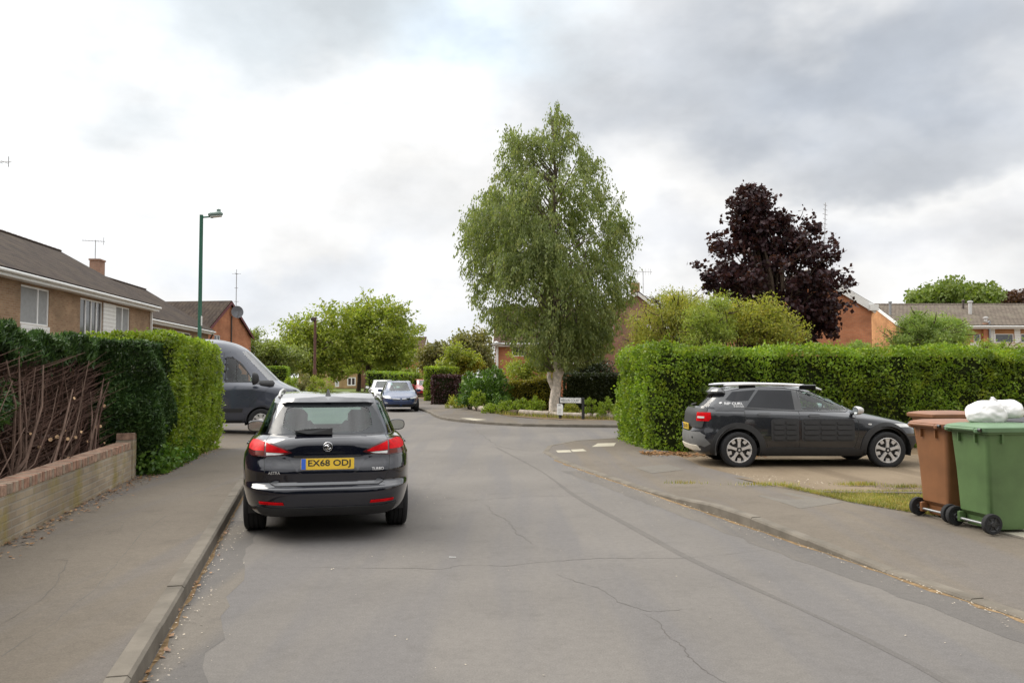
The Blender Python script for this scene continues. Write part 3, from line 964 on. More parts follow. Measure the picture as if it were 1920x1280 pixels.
# ================================================================ foliage tools
def leaves_np(P, size, aspect=.5, aim=None, aim_w=.0, droop=0.0, rng=RNG):
    """diamond leaves at points P; aim = preferred axis direction(s)"""
    n = len(P)
    d = rng.normal(size=(n, 3)); d /= np.linalg.norm(d, axis=1)[:, None]
    if aim is not None:
        d = d * (1 - aim_w) + np.asarray(aim) * aim_w
    d[:, 2] -= droop
    d /= np.linalg.norm(d, axis=1)[:, None] + 1e-9
    r = rng.normal(size=(n, 3)); s = np.cross(d, r); s /= np.linalg.norm(s, axis=1)[:, None] + 1e-9
    L = (size * rng.uniform(.6, 1.35, n))[:, None]; W = L * aspect * .5
    nn = np.cross(d, s)
    V = np.empty((n, 4, 3))
    V[:, 0] = P - d * L * .5; V[:, 1] = P + s * W + nn * L * .06; V[:, 2] = P + d * L * .5; V[:, 3] = P - s * W + nn * L * .06
    return V.reshape(-1, 3)


def leaf_obj(name, Vs, m, parent=None):
    V = np.concatenate(Vs) if isinstance(Vs, list) else Vs
    F = np.arange(len(V)).reshape(-1, 4)
    return mesh_np(name, V, F, m, parent)


def wob(P, amp, f, seed=0.0):
    """smooth lumps"""
    x, y, z = P[:, 0] * f, P[:, 1] * f, P[:, 2] * f
    return amp * (np.sin(x * 1.7 + seed) * np.sin(y * 1.9 + seed * 2.1) + .6 * np.sin(z * 2.3 + x * 1.1 + seed * 1.3) + .5 * np.sin(y * 3.7 - z * 2.9 + seed)) / 1.6


def hedge(name, line, width, z0, top, m, n, size, label, cat='hedge', group=None, lump=.06, round_=.12, faces=(1, 1, 1, 1, 1), aspect=.6, core=None, seed=1.0, shag=.05, taper=.0, hole=1.0):
    """clipped hedge: line = front foot polyline (x, y); its body lies to the left of the line.
    faces = weights of front, back, top, first end, last end; top(s in 0..1) or a number"""
    L = [Vector((p[0], p[1], 0)) for p in line]
    seg = [(L[i + 1] - L[i]).length for i in range(len(L) - 1)]; tot = sum(seg)
    cum = np.r_[0, np.cumsum(seg)]
    A = np.array([tuple(p) for p in L])
    topf = top if callable(top) else (lambda s: top)
    nx = np.zeros_like(A)
    for i in range(len(L)):
        t = (L[min(i + 1, len(L) - 1)] - L[max(i - 1, 0)]).normalized(); nx[i] = (-t.y, t.x, 0)

    def at(s, d):
        x = np.clip(s, 0, 1) * tot
        i = np.clip(np.searchsorted(cum, x, 'right') - 1, 0, len(seg) - 1); f = ((x - cum[i]) / np.array(seg)[i])[:, None]
        p = A[i] * (1 - f) + A[i + 1] * f; q = nx[i] * (1 - f) + nx[i + 1] * f
        q /= np.linalg.norm(q, axis=1)[:, None]
        return p + q * d[:, None], q
    hm = topf(.5) - z0
    areas = np.array([tot * hm, tot * hm, tot * width, width * hm, width * hm]) * np.array(faces)
    cnt = (n * areas / areas.sum()).astype(int)
    out = []
    for k in range(5):
        c = cnt[k]
        if c == 0: continue
        s, u = RNG.random(c), RNG.random(c)
        if k == 3: s = s * 0
        if k == 4: s = s * 0 + 1
        T = np.array([topf(v) for v in s])
        if k in (0, 1):
            z = z0 + (T - z0) * u; d = np.full(c, 0.0 if k == 0 else width); nz = np.zeros(c)
            sgn = -1.0 if k == 0 else 1.0
            edge = np.clip((z - (T - round_)) / round_, 0, 1) ** 2 * round_ * .7
            d = d - sgn * edge + (-sgn) * taper * (z - z0) / hm
        elif k == 2:
            d = u * width; z = T.copy(); sgn = 0.0
            e = np.minimum(d, width - d); z -= np.clip(1 - e / round_, 0, 1) ** 2 * round_ * .7
        else:
            d = RNG.random(c) * width; z = z0 + (T - z0) * u; sgn = 0.0
        p, q = at(s, d)
        p[:, 2] = z
        nv = q * sgn
        if k == 2: nv = np.tile([0, 0, 1.0], (c, 1))
        if k in (3, 4):
            t = (A[1] - A[0]) if k == 3 else (A[-1] - A[-2]); t = t / np.linalg.norm(t) * (-1 if k == 3 else 1); nv = np.tile(t, (c, 1))
        off = wob(p, lump, 1.6, seed) + wob(p, lump * .6, 4.3, seed * 3) - np.abs(RNG.normal(0, shag, c)) + (RNG.random(c) < .06) * RNG.uniform(0, shag * 1.6, c)
        p += nv * off[:, None]
        hol = wob(p, 1.0, 2.7, seed * 1.7) + .55 * wob(p, 1.0, 6.1, seed + 3)      # thin spots
        ok = (RNG.random(c) > np.clip((-hol - .42) * 2.2, 0, .82) * hole)
        p, nv = p[ok], nv[ok]
        out.append(leaves_np(p, size, aspect, nv + np.array([0, 0, .35]), .42))
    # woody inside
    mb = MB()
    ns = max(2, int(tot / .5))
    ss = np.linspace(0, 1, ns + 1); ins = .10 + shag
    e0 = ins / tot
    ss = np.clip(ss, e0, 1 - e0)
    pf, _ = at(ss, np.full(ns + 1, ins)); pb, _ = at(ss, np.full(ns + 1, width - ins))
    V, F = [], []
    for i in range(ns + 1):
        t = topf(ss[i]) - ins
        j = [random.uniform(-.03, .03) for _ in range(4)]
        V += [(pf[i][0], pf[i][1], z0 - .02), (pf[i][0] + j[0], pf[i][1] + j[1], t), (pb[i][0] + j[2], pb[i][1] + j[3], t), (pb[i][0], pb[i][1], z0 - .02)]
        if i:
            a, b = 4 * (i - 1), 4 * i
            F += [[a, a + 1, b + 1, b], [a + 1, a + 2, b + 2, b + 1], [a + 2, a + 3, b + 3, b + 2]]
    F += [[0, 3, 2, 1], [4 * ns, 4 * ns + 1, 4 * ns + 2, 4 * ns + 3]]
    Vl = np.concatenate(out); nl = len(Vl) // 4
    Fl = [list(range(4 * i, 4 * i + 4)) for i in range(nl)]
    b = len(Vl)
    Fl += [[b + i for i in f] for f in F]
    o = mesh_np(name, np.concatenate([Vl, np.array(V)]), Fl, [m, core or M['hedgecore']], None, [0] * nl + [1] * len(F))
    return tag(o, label, cat, group)


def limb(a, b, r0, r1, bend=.12, n=5, sag=0.0):
    a, b = Vector(a), Vector(b); L = (b - a).length
    j = Vector((random.gauss(0, 1), random.gauss(0, 1), random.gauss(0, .5))) * bend * L
    pts = []
    for i in range(n + 1):
        t = i / n; w = 4 * t * (1 - t)
        pts.append(a.lerp(b, t) + j * w * .5 + Vector((0, 0, sag * L * w)))
    return pts, [r0 + (r1 - r0) * (i / n) ** .8 for i in range(n + 1)]


def tree(name, label, base, trunk_h, trunk_r, blobs, leaf, n, size, bark, cat='tree', group=None, clumps=70, clump_r=.55, aspect=.6, droop=.1, bare=0.0, lean=(0, 0), shell=.45, sprig=0):
    """blobs: [(x, y, z, rx, ry, rz)] relative to base; leaves gather in clumps near each blob's skin"""
    t = thing(name, label, cat, base, 0, group)
    top = Vector((lean[0], lean[1], trunk_h))
    mb = MB()
    pts, rad = limb((0, 0, -.1), top, trunk_r * 1.25, trunk_r * .8, .04, 6)
    rad[0] *= 1.25
    mb.tube(pts, rad, 10)
    vol = np.array([b[3] * b[4] * b[5] for b in blobs]) ** .8; vol = vol / vol.sum()
    Vs = []; per = max(4, int(n / clumps))
    for c in range(clumps):
        b = blobs[RNG.choice(len(blobs), p=vol)]
        v = RNG.normal(size=3); v /= np.linalg.norm(v)
        rr = RNG.random() ** shell
        C = np.array(b[:3]) + v * rr * np.array(b[3:])
        cr = clump_r * RNG.uniform(.6, 1.35)
        k = int(per * RNG.uniform(.6, 1.4))
        P = RNG.normal(size=(k, 3)); P /= np.linalg.norm(P, axis=1)[:, None]
        P = C + P * (RNG.random(k) ** .45 * cr)[:, None] * np.array([1.1, 1.1, .75])
        Vs.append(leaves_np(P, size, aspect, v * np.array([1, 1, .6]) , .35, droop))
        if c % 2 == 0 or bare:
            st = top.lerp(Vector((0, 0, trunk_h * .7)), random.random() * .5) if C[2] > trunk_h * .8 else Vector((lean[0] * .6, lean[1] * .6, trunk_h * .75))
            p2, r2 = limb(st, C, trunk_r * random.uniform(.22, .42), .012, .10, 5, .05)
            mb.tube(p2, r2, 5, cap=False)
    # twigs standing clear of the crown with a few leaves
    for c in range(sprig):
        b = blobs[RNG.choice(len(blobs), p=vol)]
        v = RNG.normal(size=3); v[2] = abs(v[2]) * .9; v /= np.linalg.norm(v)
        a0 = np.array(b[:3]) + v * np.array(b[3:]) * .75; ln = RNG.uniform(.25, .6) * max(b[3:])
        a1 = a0 + v * np.array([1, 1, .8]) * ln
        p2, r2 = limb(a0, a1, .03, .008, .1, 4)
        mb.tube(p2, r2, 4, cap=False)
        k = int(RNG.integers(10, 26)); f = RNG.random(k)[:, None] ** .8
        P = a0 + (a1 - a0) * f + RNG.normal(0, .07 * (1 + clump_r), (k, 3))
        Vs.append(leaves_np(P, size, aspect, v, .4))
    mb.build('trunk', bark, t, smooth=60, fix=False)
    leaf_obj('crown', Vs, leaf, t)
    return t


def shrub(name, label, base, rx, ry, h, leaf, n, size, cat='shrub', group=None, clumps=24, aspect=.5, up=.4, stems=7, core=True, cr=.3):
    """bush of leaf clumps on short stems"""
    t = thing(name, label, cat, base, 0, group)
    mb = MB(); Vs = []; per = max(5, n // clumps)
    for c in range(clumps):
        v = RNG.normal(size=3); v[2] = abs(v[2]); v /= np.linalg.norm(v)
        rr = RNG.random() ** .4
        C = np.array([v[0] * rx * rr, v[1] * ry * rr, .12 * h + v[2] * h * .82 * rr])
        k = int(per * RNG.uniform(.6, 1.4)); q = cr * min(rx, h) * RNG.uniform(.7, 1.3)
        P = RNG.normal(size=(k, 3)); P /= np.linalg.norm(P, axis=1)[:, None]
        P = C + P * (RNG.random(k) ** .5 * q)[:, None]
        P[:, 2] = np.maximum(P[:, 2], .03)
        Vs.append(leaves_np(P, size, aspect, v + np.array([0, 0, up]), .45))
        if c < stems:
            p2, r2 = limb((random.gauss(0, rx * .12), random.gauss(0, ry * .12), -.05), C, .025 + .01 * h, .008, .1, 4)
            mb.tube(p2, r2, 5, cap=False)
    mb.build('stems', M['bark'], t, fix=False)
    leaf_obj('foliage', Vs, leaf, t)
    return t


# ---------------------------------------------------------------- left: low wall, cut-back conifers, privet
def wall_line(y): return -2.93 - .2245 * y      # street face of the low wall


def low_wall():
    t = thing('garden_wall', 'low sandy brick garden wall with red brick coping along the left pavement', 'wall', (wall_line(2.0), 2.0, .08), math.atan2(10.7, -.2245 * 10.7), 'garden walls')
    Lw = 10.85
    MB().box((Lw / 2, .1075, .235), (Lw, .205, .47)).build('brickwork', M['brick_garden'], t)
    mb = MB(); k = 0
    x = 0.0
    while x < Lw - .07:
        mb.box((x + .036, .1075 + random.uniform(-.003, .003), .523 + random.uniform(-.003, .003)), (.066, .211, .106), ch=.006, m=random.choice((0, 0, 1, 2))); x += .0755
    mb.build('coping', [M['coping'], M['coping2'], M['coping3']], t)
    MB().box((Lw + .115, .11, .30), (.235, .24, .60)).build('pier', M['brick_garden'], t)
    mb = MB()
    for k in range(3): mb.box((Lw + .04 + k * .0765, .11, .653), (.070, .244, .104), ch=.007, m=k)
    mb.build('pier_coping', [M['coping'], M['coping3'], M['coping2']], t)
M['coping2'] = m_plain('coping brick orange', (.31, .18, .125), .85, var=.4, scale=9, bump=.4, bscale=50, spec=.2)
M['coping3'] = m_plain('coping brick grey', (.28, .215, .16), .85, var=.4, scale=9, bump=.4, bscale=50, spec=.2)
low_wall()


def conifer_hedge():
    """leylandii row hacked back to bare wood on the street side"""
    t = thing('conifer_hedge', 'dark conifer hedge cut back to bare brown wood behind the low wall', 'hedge', (0, 0, 0))
    def X(y, d): return wall_line(y) - .42 - d
    # dead wood filling behind the cut face
    V, F = [], []
    ys = np.arange(3.0, 13.9, .35)
    for y in ys:
        for z, d in ((.05, .05), (.5, .30), (1.1, .42), (1.65, .30), (2.0, .30), (2.05, 1.5), (.05, 1.7)):
            V.append((X(y, d) + random.gauss(0, .05), y + random.gauss(0, .05), z + random.gauss(0, .04)))
    k = 7
    for i in range(len(ys) - 1):
        for j in range(k - 1): F.append([i * k + j, i * k + j + 1, (i + 1) * k + j + 1, (i + 1) * k + j])
    F += [list(range(k)), list(range((len(ys) - 1) * k, len(ys) * k))[::-1]]
    mesh_np('dead_thicket', np.array(V), F, M['thicket'], t)
    mb = MB()
    for y0 in (4.9, 6.9, 8.9, 10.8):
        nb = 26 if y0 > 6 else 14
        for q in range(nb):
            ang = random.uniform(-1.2, 1.2)
            h = random.uniform(1.25, 1.75)
            a = Vector((X(y0, .12) + random.uniform(-.1, .05), y0 + random.uniform(-.12, .12), random.uniform(.12, .35)))
            b = Vector((X(y0, random.uniform(-.02, .3)), y0 + math.sin(ang) * 1.75, .25 + h * (.45 + .55 * math.cos(ang))))
            m1 = a.lerp(b, .35) + Vector((random.uniform(.02, .16), math.sin(ang) * .30, -.14 * abs(ang)))
            m2 = a.lerp(b, .7) + Vector((random.uniform(-.02, .12), math.sin(ang) * .12, -.02))
            r = random.choice((.006, .007, .008, .010, .012, .015, .018))
            mb.tube([a, m1, m2, b], [r * 1.5, r * 1.1, r * .8, r * .4], 6, m=0 if random.random() < .6 else 1)
    for q in range(2300):                              # fine dead twigs
        y = random.uniform(3.2, 13.0); z = random.uniform(.15, 1.75)
        a = Vector((X(y, random.uniform(.02, .40)), y, z)); up = random.uniform(.10, .42)
        y0 = min((4.9, 6.9, 8.9, 10.8), key=lambda v: abs(v - y))
        d = Vector((random.uniform(-.05, .12), (y - y0) * 1.25 * up / .3 + random.gauss(0, .10), up * .85))
        mb.tube([a, a + d * .5 + Vector((.02, random.gauss(0, .02), 0)), a + d], [.0045, .0035, .0015], 3, m=1, cap=False)
    mb.build('bare_branches', [M['twig_pale'], M['twig']], t, smooth=50, fix=False)
    for (px, py) in [(105, 820), (118, 806), (126, 824), (150, 812), (140, 822), (93, 825), (178, 801), (192, 832), (207, 830), (186, 800), (220, 788), (162, 829), (205, 802), (135, 748), (193, 760), (72, 838), (125, 858), (55, 812)]:
        mb = MB(); d = ray(px, py)                     # where the sight line meets the cut face
        tt = (wall_line(0) - .40) / (d.x + .2245 * d.y); p = Vector((0, 0, CAM_H)) + d * tt
        ax = Vector((random.uniform(.5, 1), random.uniform(-.9, -.2), random.uniform(-.1, .5))).normalized()
        r = random.uniform(.012, .030)
        mb.tube([p - ax * .16, p - ax * .05, p + ax * .04], [r * 1.1, r, r], 9, m=0, mcap=1)
        mb.build('sawn_stub', [M['twig_pale'], M['cutwood']], t, smooth=50)
    Vs = []
    def sprays(n, f, size, aimv, w):
        P = np.array([f() for _ in range(n)])
        Vs.append(leaves_np(P, size, .24, np.array(aimv), w))
    def crest(y): return 2.02 + .05 * math.sin(y * 2.3) + .05 * math.sin(y * 5.1 + 1) + .16 * max(0, min(1, (y - 6) / 4)) + .03 * math.sin(y * 11)
    def f_top():
        y = random.uniform(2.8, 14.3); d = random.random(); s = random.random()
        z = crest(y) - abs(random.gauss(0, .10)) - .18 * s
        return (X(y, .05 + d * 1.2) + .05 * math.sin(y * 3), y, z)
    def f_face():
        y = random.uniform(2.8, 14.3); u = random.random() ** 1.5
        lo = .22 + .08 * math.sin(y * 2.9) + .09 * math.sin(y * 6.3 + 2)
        z = crest(y) - .04 - u * lo
        return (X(y, .02 + .10 * math.sin(y * 4.1) * .4 + random.uniform(0, .12)), y, z)
    def f_left():
        y = random.uniform(2.6, 6.6); z = random.uniform(.9 if y > 5.6 else .4, 2.1)
        return (X(y, random.uniform(.0, .18) + .05 * math.sin(z * 5 + y * 3)), y, z)
    def f_end():
        y = random.uniform(12.25, 14.45); u = random.random(); z = .10 + 2.1 * u
        edge = 12.15 + .35 * (1 - u) + .15 * math.sin(z * 5)
        y = max(y, edge)
        q = max(0, min(1, (y - edge) / .75)); q = q * q * (3 - 2 * q)
        bulge = (.50 + .22 * math.sin(math.pi * min(1, u * 1.05))) * q + .06 * math.sin(z * 6 + y * 5)
        return (X(y, -bulge + random.uniform(-.02, .14)), y, z)
    def f_tuft(cx, cz, r):
        y = cx + random.gauss(0, r); return (X(y, random.uniform(-.05, .1)), y, cz + random.gauss(0, r * .7))
    sprays(20000, f_top, .115, (.25, 0, 1.0), .66)
    sprays(26000, f_face, .105, (.45, 0, .85), .55)
    sprays(11000, f_left, .10, (.6, -.1, .6), .5)
    sprays(46000, f_end, .09, (.7, -.2, .6), .5)
    for c in ((8.6, 1.33, .14), (7.0, 1.55, .10), (6.4, 1.65, .12)): sprays(420, lambda: f_tuft(*c), .12, (.6, 0, .4), .4)
    leaf_obj('evergreen_sprays', Vs, M['lf_conifer'], t)
    Pd = []
    for _ in range(15000):
        y = random.uniform(2.8, 12.7); z = random.uniform(.12, 1.75); w = math.sin(y * 3.1) * math.sin(z * 4.3 + y) + .5 * math.sin(y * 7.7 + z * 5)
        if random.random() < max(.12, min(.9, .35 + .5 * w)) * (1.5 if y < 7.6 else .8): Pd.append((X(y, random.uniform(.06, .42)), y, z))
    leaf_obj('dead_sprays', leaves_np(np.array(Pd), .085, .16, np.array([.3, 0, .6]), .45), M['lf_dead'], t)
conifer_hedge()

def ptop(s): return 2.40 - .07 * s - .30 * max(0, (s - .90) / .10) ** 2 + .02 * math.sin(s * 30)
hedge('privet_hedge', [(-5.74, 14.0), (-5.84, 14.7), (-6.48, 18.6)], 1.5, .06, ptop, M['lf_privet_l'], 30000, .062,
      'bright green clipped privet hedge at the end of the bare conifers', seed=2.0, lump=.05, shag=.05, faces=(1.6, .15, 1.3, 1, 1), taper=-.0)
P = np.array([(-5.55 + random.uniform(-.55, .10) - .17 * u, 13.0 + u + random.gauss(0, .12), abs(random.gauss(0, .22)) + .1) for u in (random.random() ** 1.3 * 2.6 for _ in range(2600))])
sk = leaf_obj('ground_ivy', leaves_np(P, .08, .7, np.array([.6, -.3, .4]), .4), M['lf_laurel'])
tag(sk, 'leafy ivy skirt spilling onto the pavement at the foot of the privet hedge', 'ivy')

# ---------------------------------------------------------------- right: long tall hedge
def rtop(s): return 2.31 - .05 * s + .03 * math.sin(s * 23) + .02 * math.sin(s * 51 + 1)
hedge('tall_hedge', [(2.72, 21.6), (2.76, 19.4), (2.95, 18.1), (3.4, 17.75), (8, 18.6), (12, 19.6), (24, 22.6)], 1.35, .02, 2.3, M['lf_privet'], 95000, .072,
      'long tall clipped hedge behind the black crossover and the bins', seed=5.0, lump=.13, shag=.10, faces=(1.5, .05, 1.35, .5, .1), round_=.2)
# ================================================================ houses
def wall_mesh(L, z0, z1, openings, depth=.10, gable=None, gw=None):
    """wall in local x-z at y = 0 facing -y, with recessed rectangular openings (x0, x1, z0, z1).
    gable = (x_apex, z_apex): the top edge rises to it"""
    xs = sorted({0.0, L, *[o[0] for o in openings], *[o[1] for o in openings]})
    zs = sorted({z0, z1, *[o[2] for o in openings], *[o[3] for o in openings]})
    V, F = [], []
    def q(a, b, c, d):
        i = len(V); V.extend([a, b, c, d]); F.append([i, i + 1, i + 2, i + 3])
    for i in range(len(xs) - 1):
        for j in range(len(zs) - 1):
            cx, cz = (xs[i] + xs[i + 1]) / 2, (zs[j] + zs[j + 1]) / 2
            if any(o[0] < cx < o[1] and o[2] < cz < o[3] for o in openings): continue
            q((xs[i], 0, zs[j]), (xs[i + 1], 0, zs[j]), (xs[i + 1], 0, zs[j + 1]), (xs[i], 0, zs[j + 1]))
    for x0, x1, a, b in [o[:4] for o in openings]:
        q((x0, 0, a), (x0, 0, b), (x0, depth, b), (x0, depth, a)); q((x1, 0, a), (x1, depth, a), (x1, depth, b), (x1, 0, b))
        q((x0, 0, b), (x1, 0, b), (x1, depth, b), (x0, depth, b)); q((x0, 0, a), (x0, depth, a), (x1, depth, a), (x1, 0, a))
    if gable:
        i = len(V); V.extend([(0, 0, z1), (L, 0, z1), (gable[0], 0, gable[1])]); F.append([i, i + 1, i + 2])
    return V, F


def xf(V, M4): return [tuple(M4 @ Vector(v)) for v in V]


def roof_slab(mb_list, A, B, C, D, th=.09):
    """sloping slab: A-B eaves edge, D-C ridge edge (3-D points); uv in metres"""
    mb_list.append((Vector(A), Vector(B), Vector(C), Vector(D), th))


def build_roof(name, slabs, m, parent):
    V, F, UV = [], [], []
    for A, B, C, D, th in slabs:
        n = (B - A).cross(D - A).normalized()
        if n.z < 0: n = -n
        u = (B - A).normalized(); w = (D - A) - u * (D - A).dot(u); w.normalize()
        P = [A, B, C, D]; b = len(V)
        V += [tuple(p + n * th) for p in P] + [tuple(p) for p in P]
        for f in ([0, 1, 2, 3], [7, 6, 5, 4], [0, 4, 5, 1], [1, 5, 6, 2], [2, 6, 7, 3], [3, 7, 4, 0]):
            F.append([b + i for i in f])
            for i in f: q = P[i % 4] - A; UV.append((q.dot(u), q.dot(w)))
    o = mesh_np(name, np.array(V), F, m, parent)
    ul = o.data.uv_layers.new(name='UVMap')
    ul.data.foreach_set('uv', np.array(UV, dtype=np.float32).ravel())
    return o


def window(parent, x0, x1, z0, z1, mull=(), trans=(), y=.06, frame='upvc', pane='pane', fw=.055, sky_sheen=False, M4=None):
    """frame bars with the panes behind as a sub-part"""
    M4 = M4 or Matrix()
    mb = MB(); w, h = x1 - x0, z1 - z0
    def bar(cx, cz, dx, dz): mb.box((cx, y, cz), (dx, .06, dz))
    bar((x0 + x1) / 2, z0 + fw / 2, w, fw); bar((x0 + x1) / 2, z1 - fw / 2, w, fw)
    bar(x0 + fw / 2, (z0 + z1) / 2, fw, h - 2 * fw); bar(x1 - fw / 2, (z0 + z1) / 2, fw, h - 2 * fw)
    for f in mull: bar(x0 + w * f, (z0 + z1) / 2, fw, h - 2 * fw)
    for f in trans: bar((x0 + x1) / 2, z0 + h * f, w - 2 * fw, fw)
    mb.V = xf(mb.V, M4)
    o = mb.build('window', M[frame], parent)
    p = MB().box(((x0 + x1) / 2, y + .012, (z0 + z1) / 2), (w - fw, .012, h - fw)); p.V = xf(p.V, M4)
    p.build('pane', M[pane], o)
    return o


def on_wall(A, B, px, py):
    """pixel -> (distance along A->B, height) on the vertical plane through A, B"""
    A, B = Vector((*A, 0)), Vector((*B, 0)); t = (B - A).normalized(); n = Vector((-t.y, t.x, 0))
    d = ray(px, py); k = (A - Vector((0, 0, CAM_H))).dot(n) / d.dot(n)
    p = Vector((0, 0, CAM_H)) + d * k
    return (p - A).dot(t), p.z


def wall_obj(name, V, F, m, parent, M4=None):
    V = [Vector(v) for v in V]
    if M4: V = [M4 @ v for v in V]
    return mesh_np(name, np.array([tuple(v) for v in V]), F, m, parent)


GZ = .085


def terrace(name, label, A, B, depth, eave, ridge, wallm, roofm, openings, panels=(), over=.35, soffit=.28, group=None, verge='white', fasc='white', ends=True, gut=True, side_open=()):
    """two-storey row with the front along A->B (left to right seen from the street), pitched roof, ridge parallel to the front"""
    A, B = Vector((*A, 0)), Vector((*B, 0)); L = (B - A).length; ang = math.atan2((B - A).y, (B - A).x)
    t = thing(name, label, 'house', (A.x, A.y, GZ), ang, group)
    V, F = wall_mesh(L, 0, eave, openings)
    rot = Matrix.Rotation(R(90), 4, 'Z')
    # right end gable, left end gable, back
    gV, gF = wall_mesh(depth, 0, eave, list(side_open), gable=(depth / 2, ridge))
    for Mx in (Matrix.Translation((L, 0, 0)) @ rot, Matrix.Translation((0, depth, 0)) @ Matrix.Rotation(R(-90), 4, 'Z')):
        b = len(V); V = list(V) + xf(gV, Mx); F = F + [[b + i for i in f] for f in gF]
    b = len(V); V += [(0, depth, 0), (L, depth, 0), (L, depth, eave), (0, depth, eave)]; F += [[b, b + 3, b + 2, b + 1]]
    wall_obj('wall', V, F, M[wallm], t)
    pitch = (ridge - eave) / (depth / 2); dz = over * pitch
    s = []
    roof_slab(s, (-.12, -over, eave - dz + .06), (L + .12, -over, eave - dz + .06), (L + .12, depth / 2, ridge + .06), (-.12, depth / 2, ridge + .06))
    roof_slab(s, (L + .12, depth + over, eave - dz + .06), (-.12, depth + over, eave - dz + .06), (-.12, depth / 2, ridge + .06), (L + .12, depth / 2, ridge + .06))
    rf = build_roof('roof', s, M[roofm], t)
    mb = MB(); n = int(L / .45)
    for k in range(n): mb.box((-.12 + (k + .5) * (L + .24) / n, depth / 2, ridge + .16), ((L + .24) / n - .012, .24, .10), ch=.04)
    mb.build('ridge_tiles', M[roofm + '_cap'], rf)
    mb = MB()
    mb.box((L / 2, -over + .02, eave - dz - .02), (L + .3, .03, .20))
    mb.box((L / 2, -over / 2, eave - dz - .12), (L + .3, over - .03, .02))
    mb.build('fascia', M[fasc], t)
    if gut:
        MB().tube([(-.15, -over - .06, eave - dz + .03), (L + .15, -over - .06, eave - dz + .03)], .06, 8).build('gutter', M[fasc], t)
    for x in (-.16, L + .16):
        for y0, y1 in ((-over, depth / 2), (depth + over, depth / 2)):
            mb = MB()
            p, q = Vector((x, y0, eave - dz - .02)), Vector((x, y1, ridge))
            d = q - p
            mb.box((p + q) / 2, (.05, d.length, .22), rx=math.atan2(d.z, d.y))
            mb.build('bargeboard', M[verge], t)
    for o in openings:
        window(t, o[0], o[1], o[2], o[3], *(o[4] if len(o) > 4 else ((.5,), ())), **(o[5] if len(o) > 5 else {}))
    for x0, x1, z0, z1, m in panels:
        mb = MB(); k = max(1, int((z1 - z0) / .15))
        for i in range(k):
            h = (z1 - z0) / k
            mb.box(((x0 + x1) / 2, -.02, z0 + (i + .5) * h), (x1 - x0, .035, h - .012), rx=R(3))
        mb.build('cladding_panel', M[m], t)
    return t, L


M['roof_brown_cap'] = m_plain('brown ridge tile', (.065, .045, .036), .9, var=.3)
M['roof_grey_cap'] = m_plain('grey ridge tile', (.19, .155, .125), .9, var=.3)
M['roof_red'] = m_roof('red brown tiles', (.078, .046, .034), (.11, .062, .043), lichen=(.115, .085, .058))
M['roof_red_cap'] = m_plain('red ridge tile', (.13, .075, .05), .9, var=.3)


def aerial_tv(name, label, base, h, rz, el=7, span=.9, up=False, cat='aerial'):
    t = thing(name, label, cat, base, rz)
    MB().tube([(0, 0, -.2), (0, 0, h)], .022, 6).build('mast', M['aerial'], t)
    mb = MB()
    mb.tube([(-span * .7, 0, h - .06), (span * .5, 0, h - .06)], .018, 5)
    for k in range(el):
        x = -span * .65 + k * span * 1.1 / el; w = .14 + .02 * k
        mb.tube([(x, -w, h - .06), (x, w, h - .06)], .008, 4) if not up else mb.tube([(x, 0, h - .06 - w), (x, 0, h - .06 + w)], .008, 4)
    mb.tube([(span * .42, 0, h - .26), (span * .42, 0, h + .16)], .016, 4)
    mb.build('antenna', M['aerial'], t)
    return t


# ---- left: buff brick row
H1A, H1B = (-13.93, 6.0), (-17.05, 38.9)
def w1(px, py): return on_wall(H1A, H1B, px, py)
E1 = 4.95
def op1(x0, x1, y0, y1):
    a, _ = w1(x0, y1); b, _ = w1(x1, y1)
    return a, b
a1, b1 = op1(38, 92, 0, 590); a2, b2 = op1(150, 192, 0, 600); a3, b3 = op1(216, 243, 0, 605)
Lh = math.hypot(H1B[0] - H1A[0], H1B[1] - H1A[1])
zt = 4.55
ops = [(a1, b1, 3.28, zt, ((.62,), ()), {'sky_sheen': True, 'pane': 'sky_sheen'}), (a2, b2, 3.1, zt, ((.27, .52, .76), ())), (a3, b3, 3.1, zt, ((.52,), ()), {'pane': 'sky_sheen'}),
       (a1, b1, .8, 2.1), (a2, b2, .8, 2.1), (a3 - 1, b3, .1, 2.1),
       (a1 - 9, a1 - 6.2, 3.2, zt), (a1 - 9, a1 - 6.2, .8, 2.1), (a1 - 17, a1 - 14, 3.2, zt), (a1 - 17, a1 - 14, .8, 2.1)]
t1, L1 = terrace('terraced_house', 'long buff brick terraced house with white panels above the bare conifer hedge', H1A, H1B, 8.4, E1 + .0, E1 + 2.34, 'brick_buff', 'roof_brown', ops,
                 panels=[(a1, b1, 2.2, 3.27, 'white'), (a2, b2, 2.2, 3.09, 'white'), (b2 + .02, a3 - .02, 2.2, zt, 'white'), (a3, b3, 2.2, 3.09, 'white')], group='houses along the left of the road')
MB().box((L1 - .12, -.09, 2.3), (.08, .08, 4.6)).build('downpipe', M['white'], t1)
aerial_tv('tv_aerial', 'tip of a tv aerial at the left edge above the nearest roof', tuple(AT(-14, 440, 32.9)), 3.0, R(0), span=1.35)
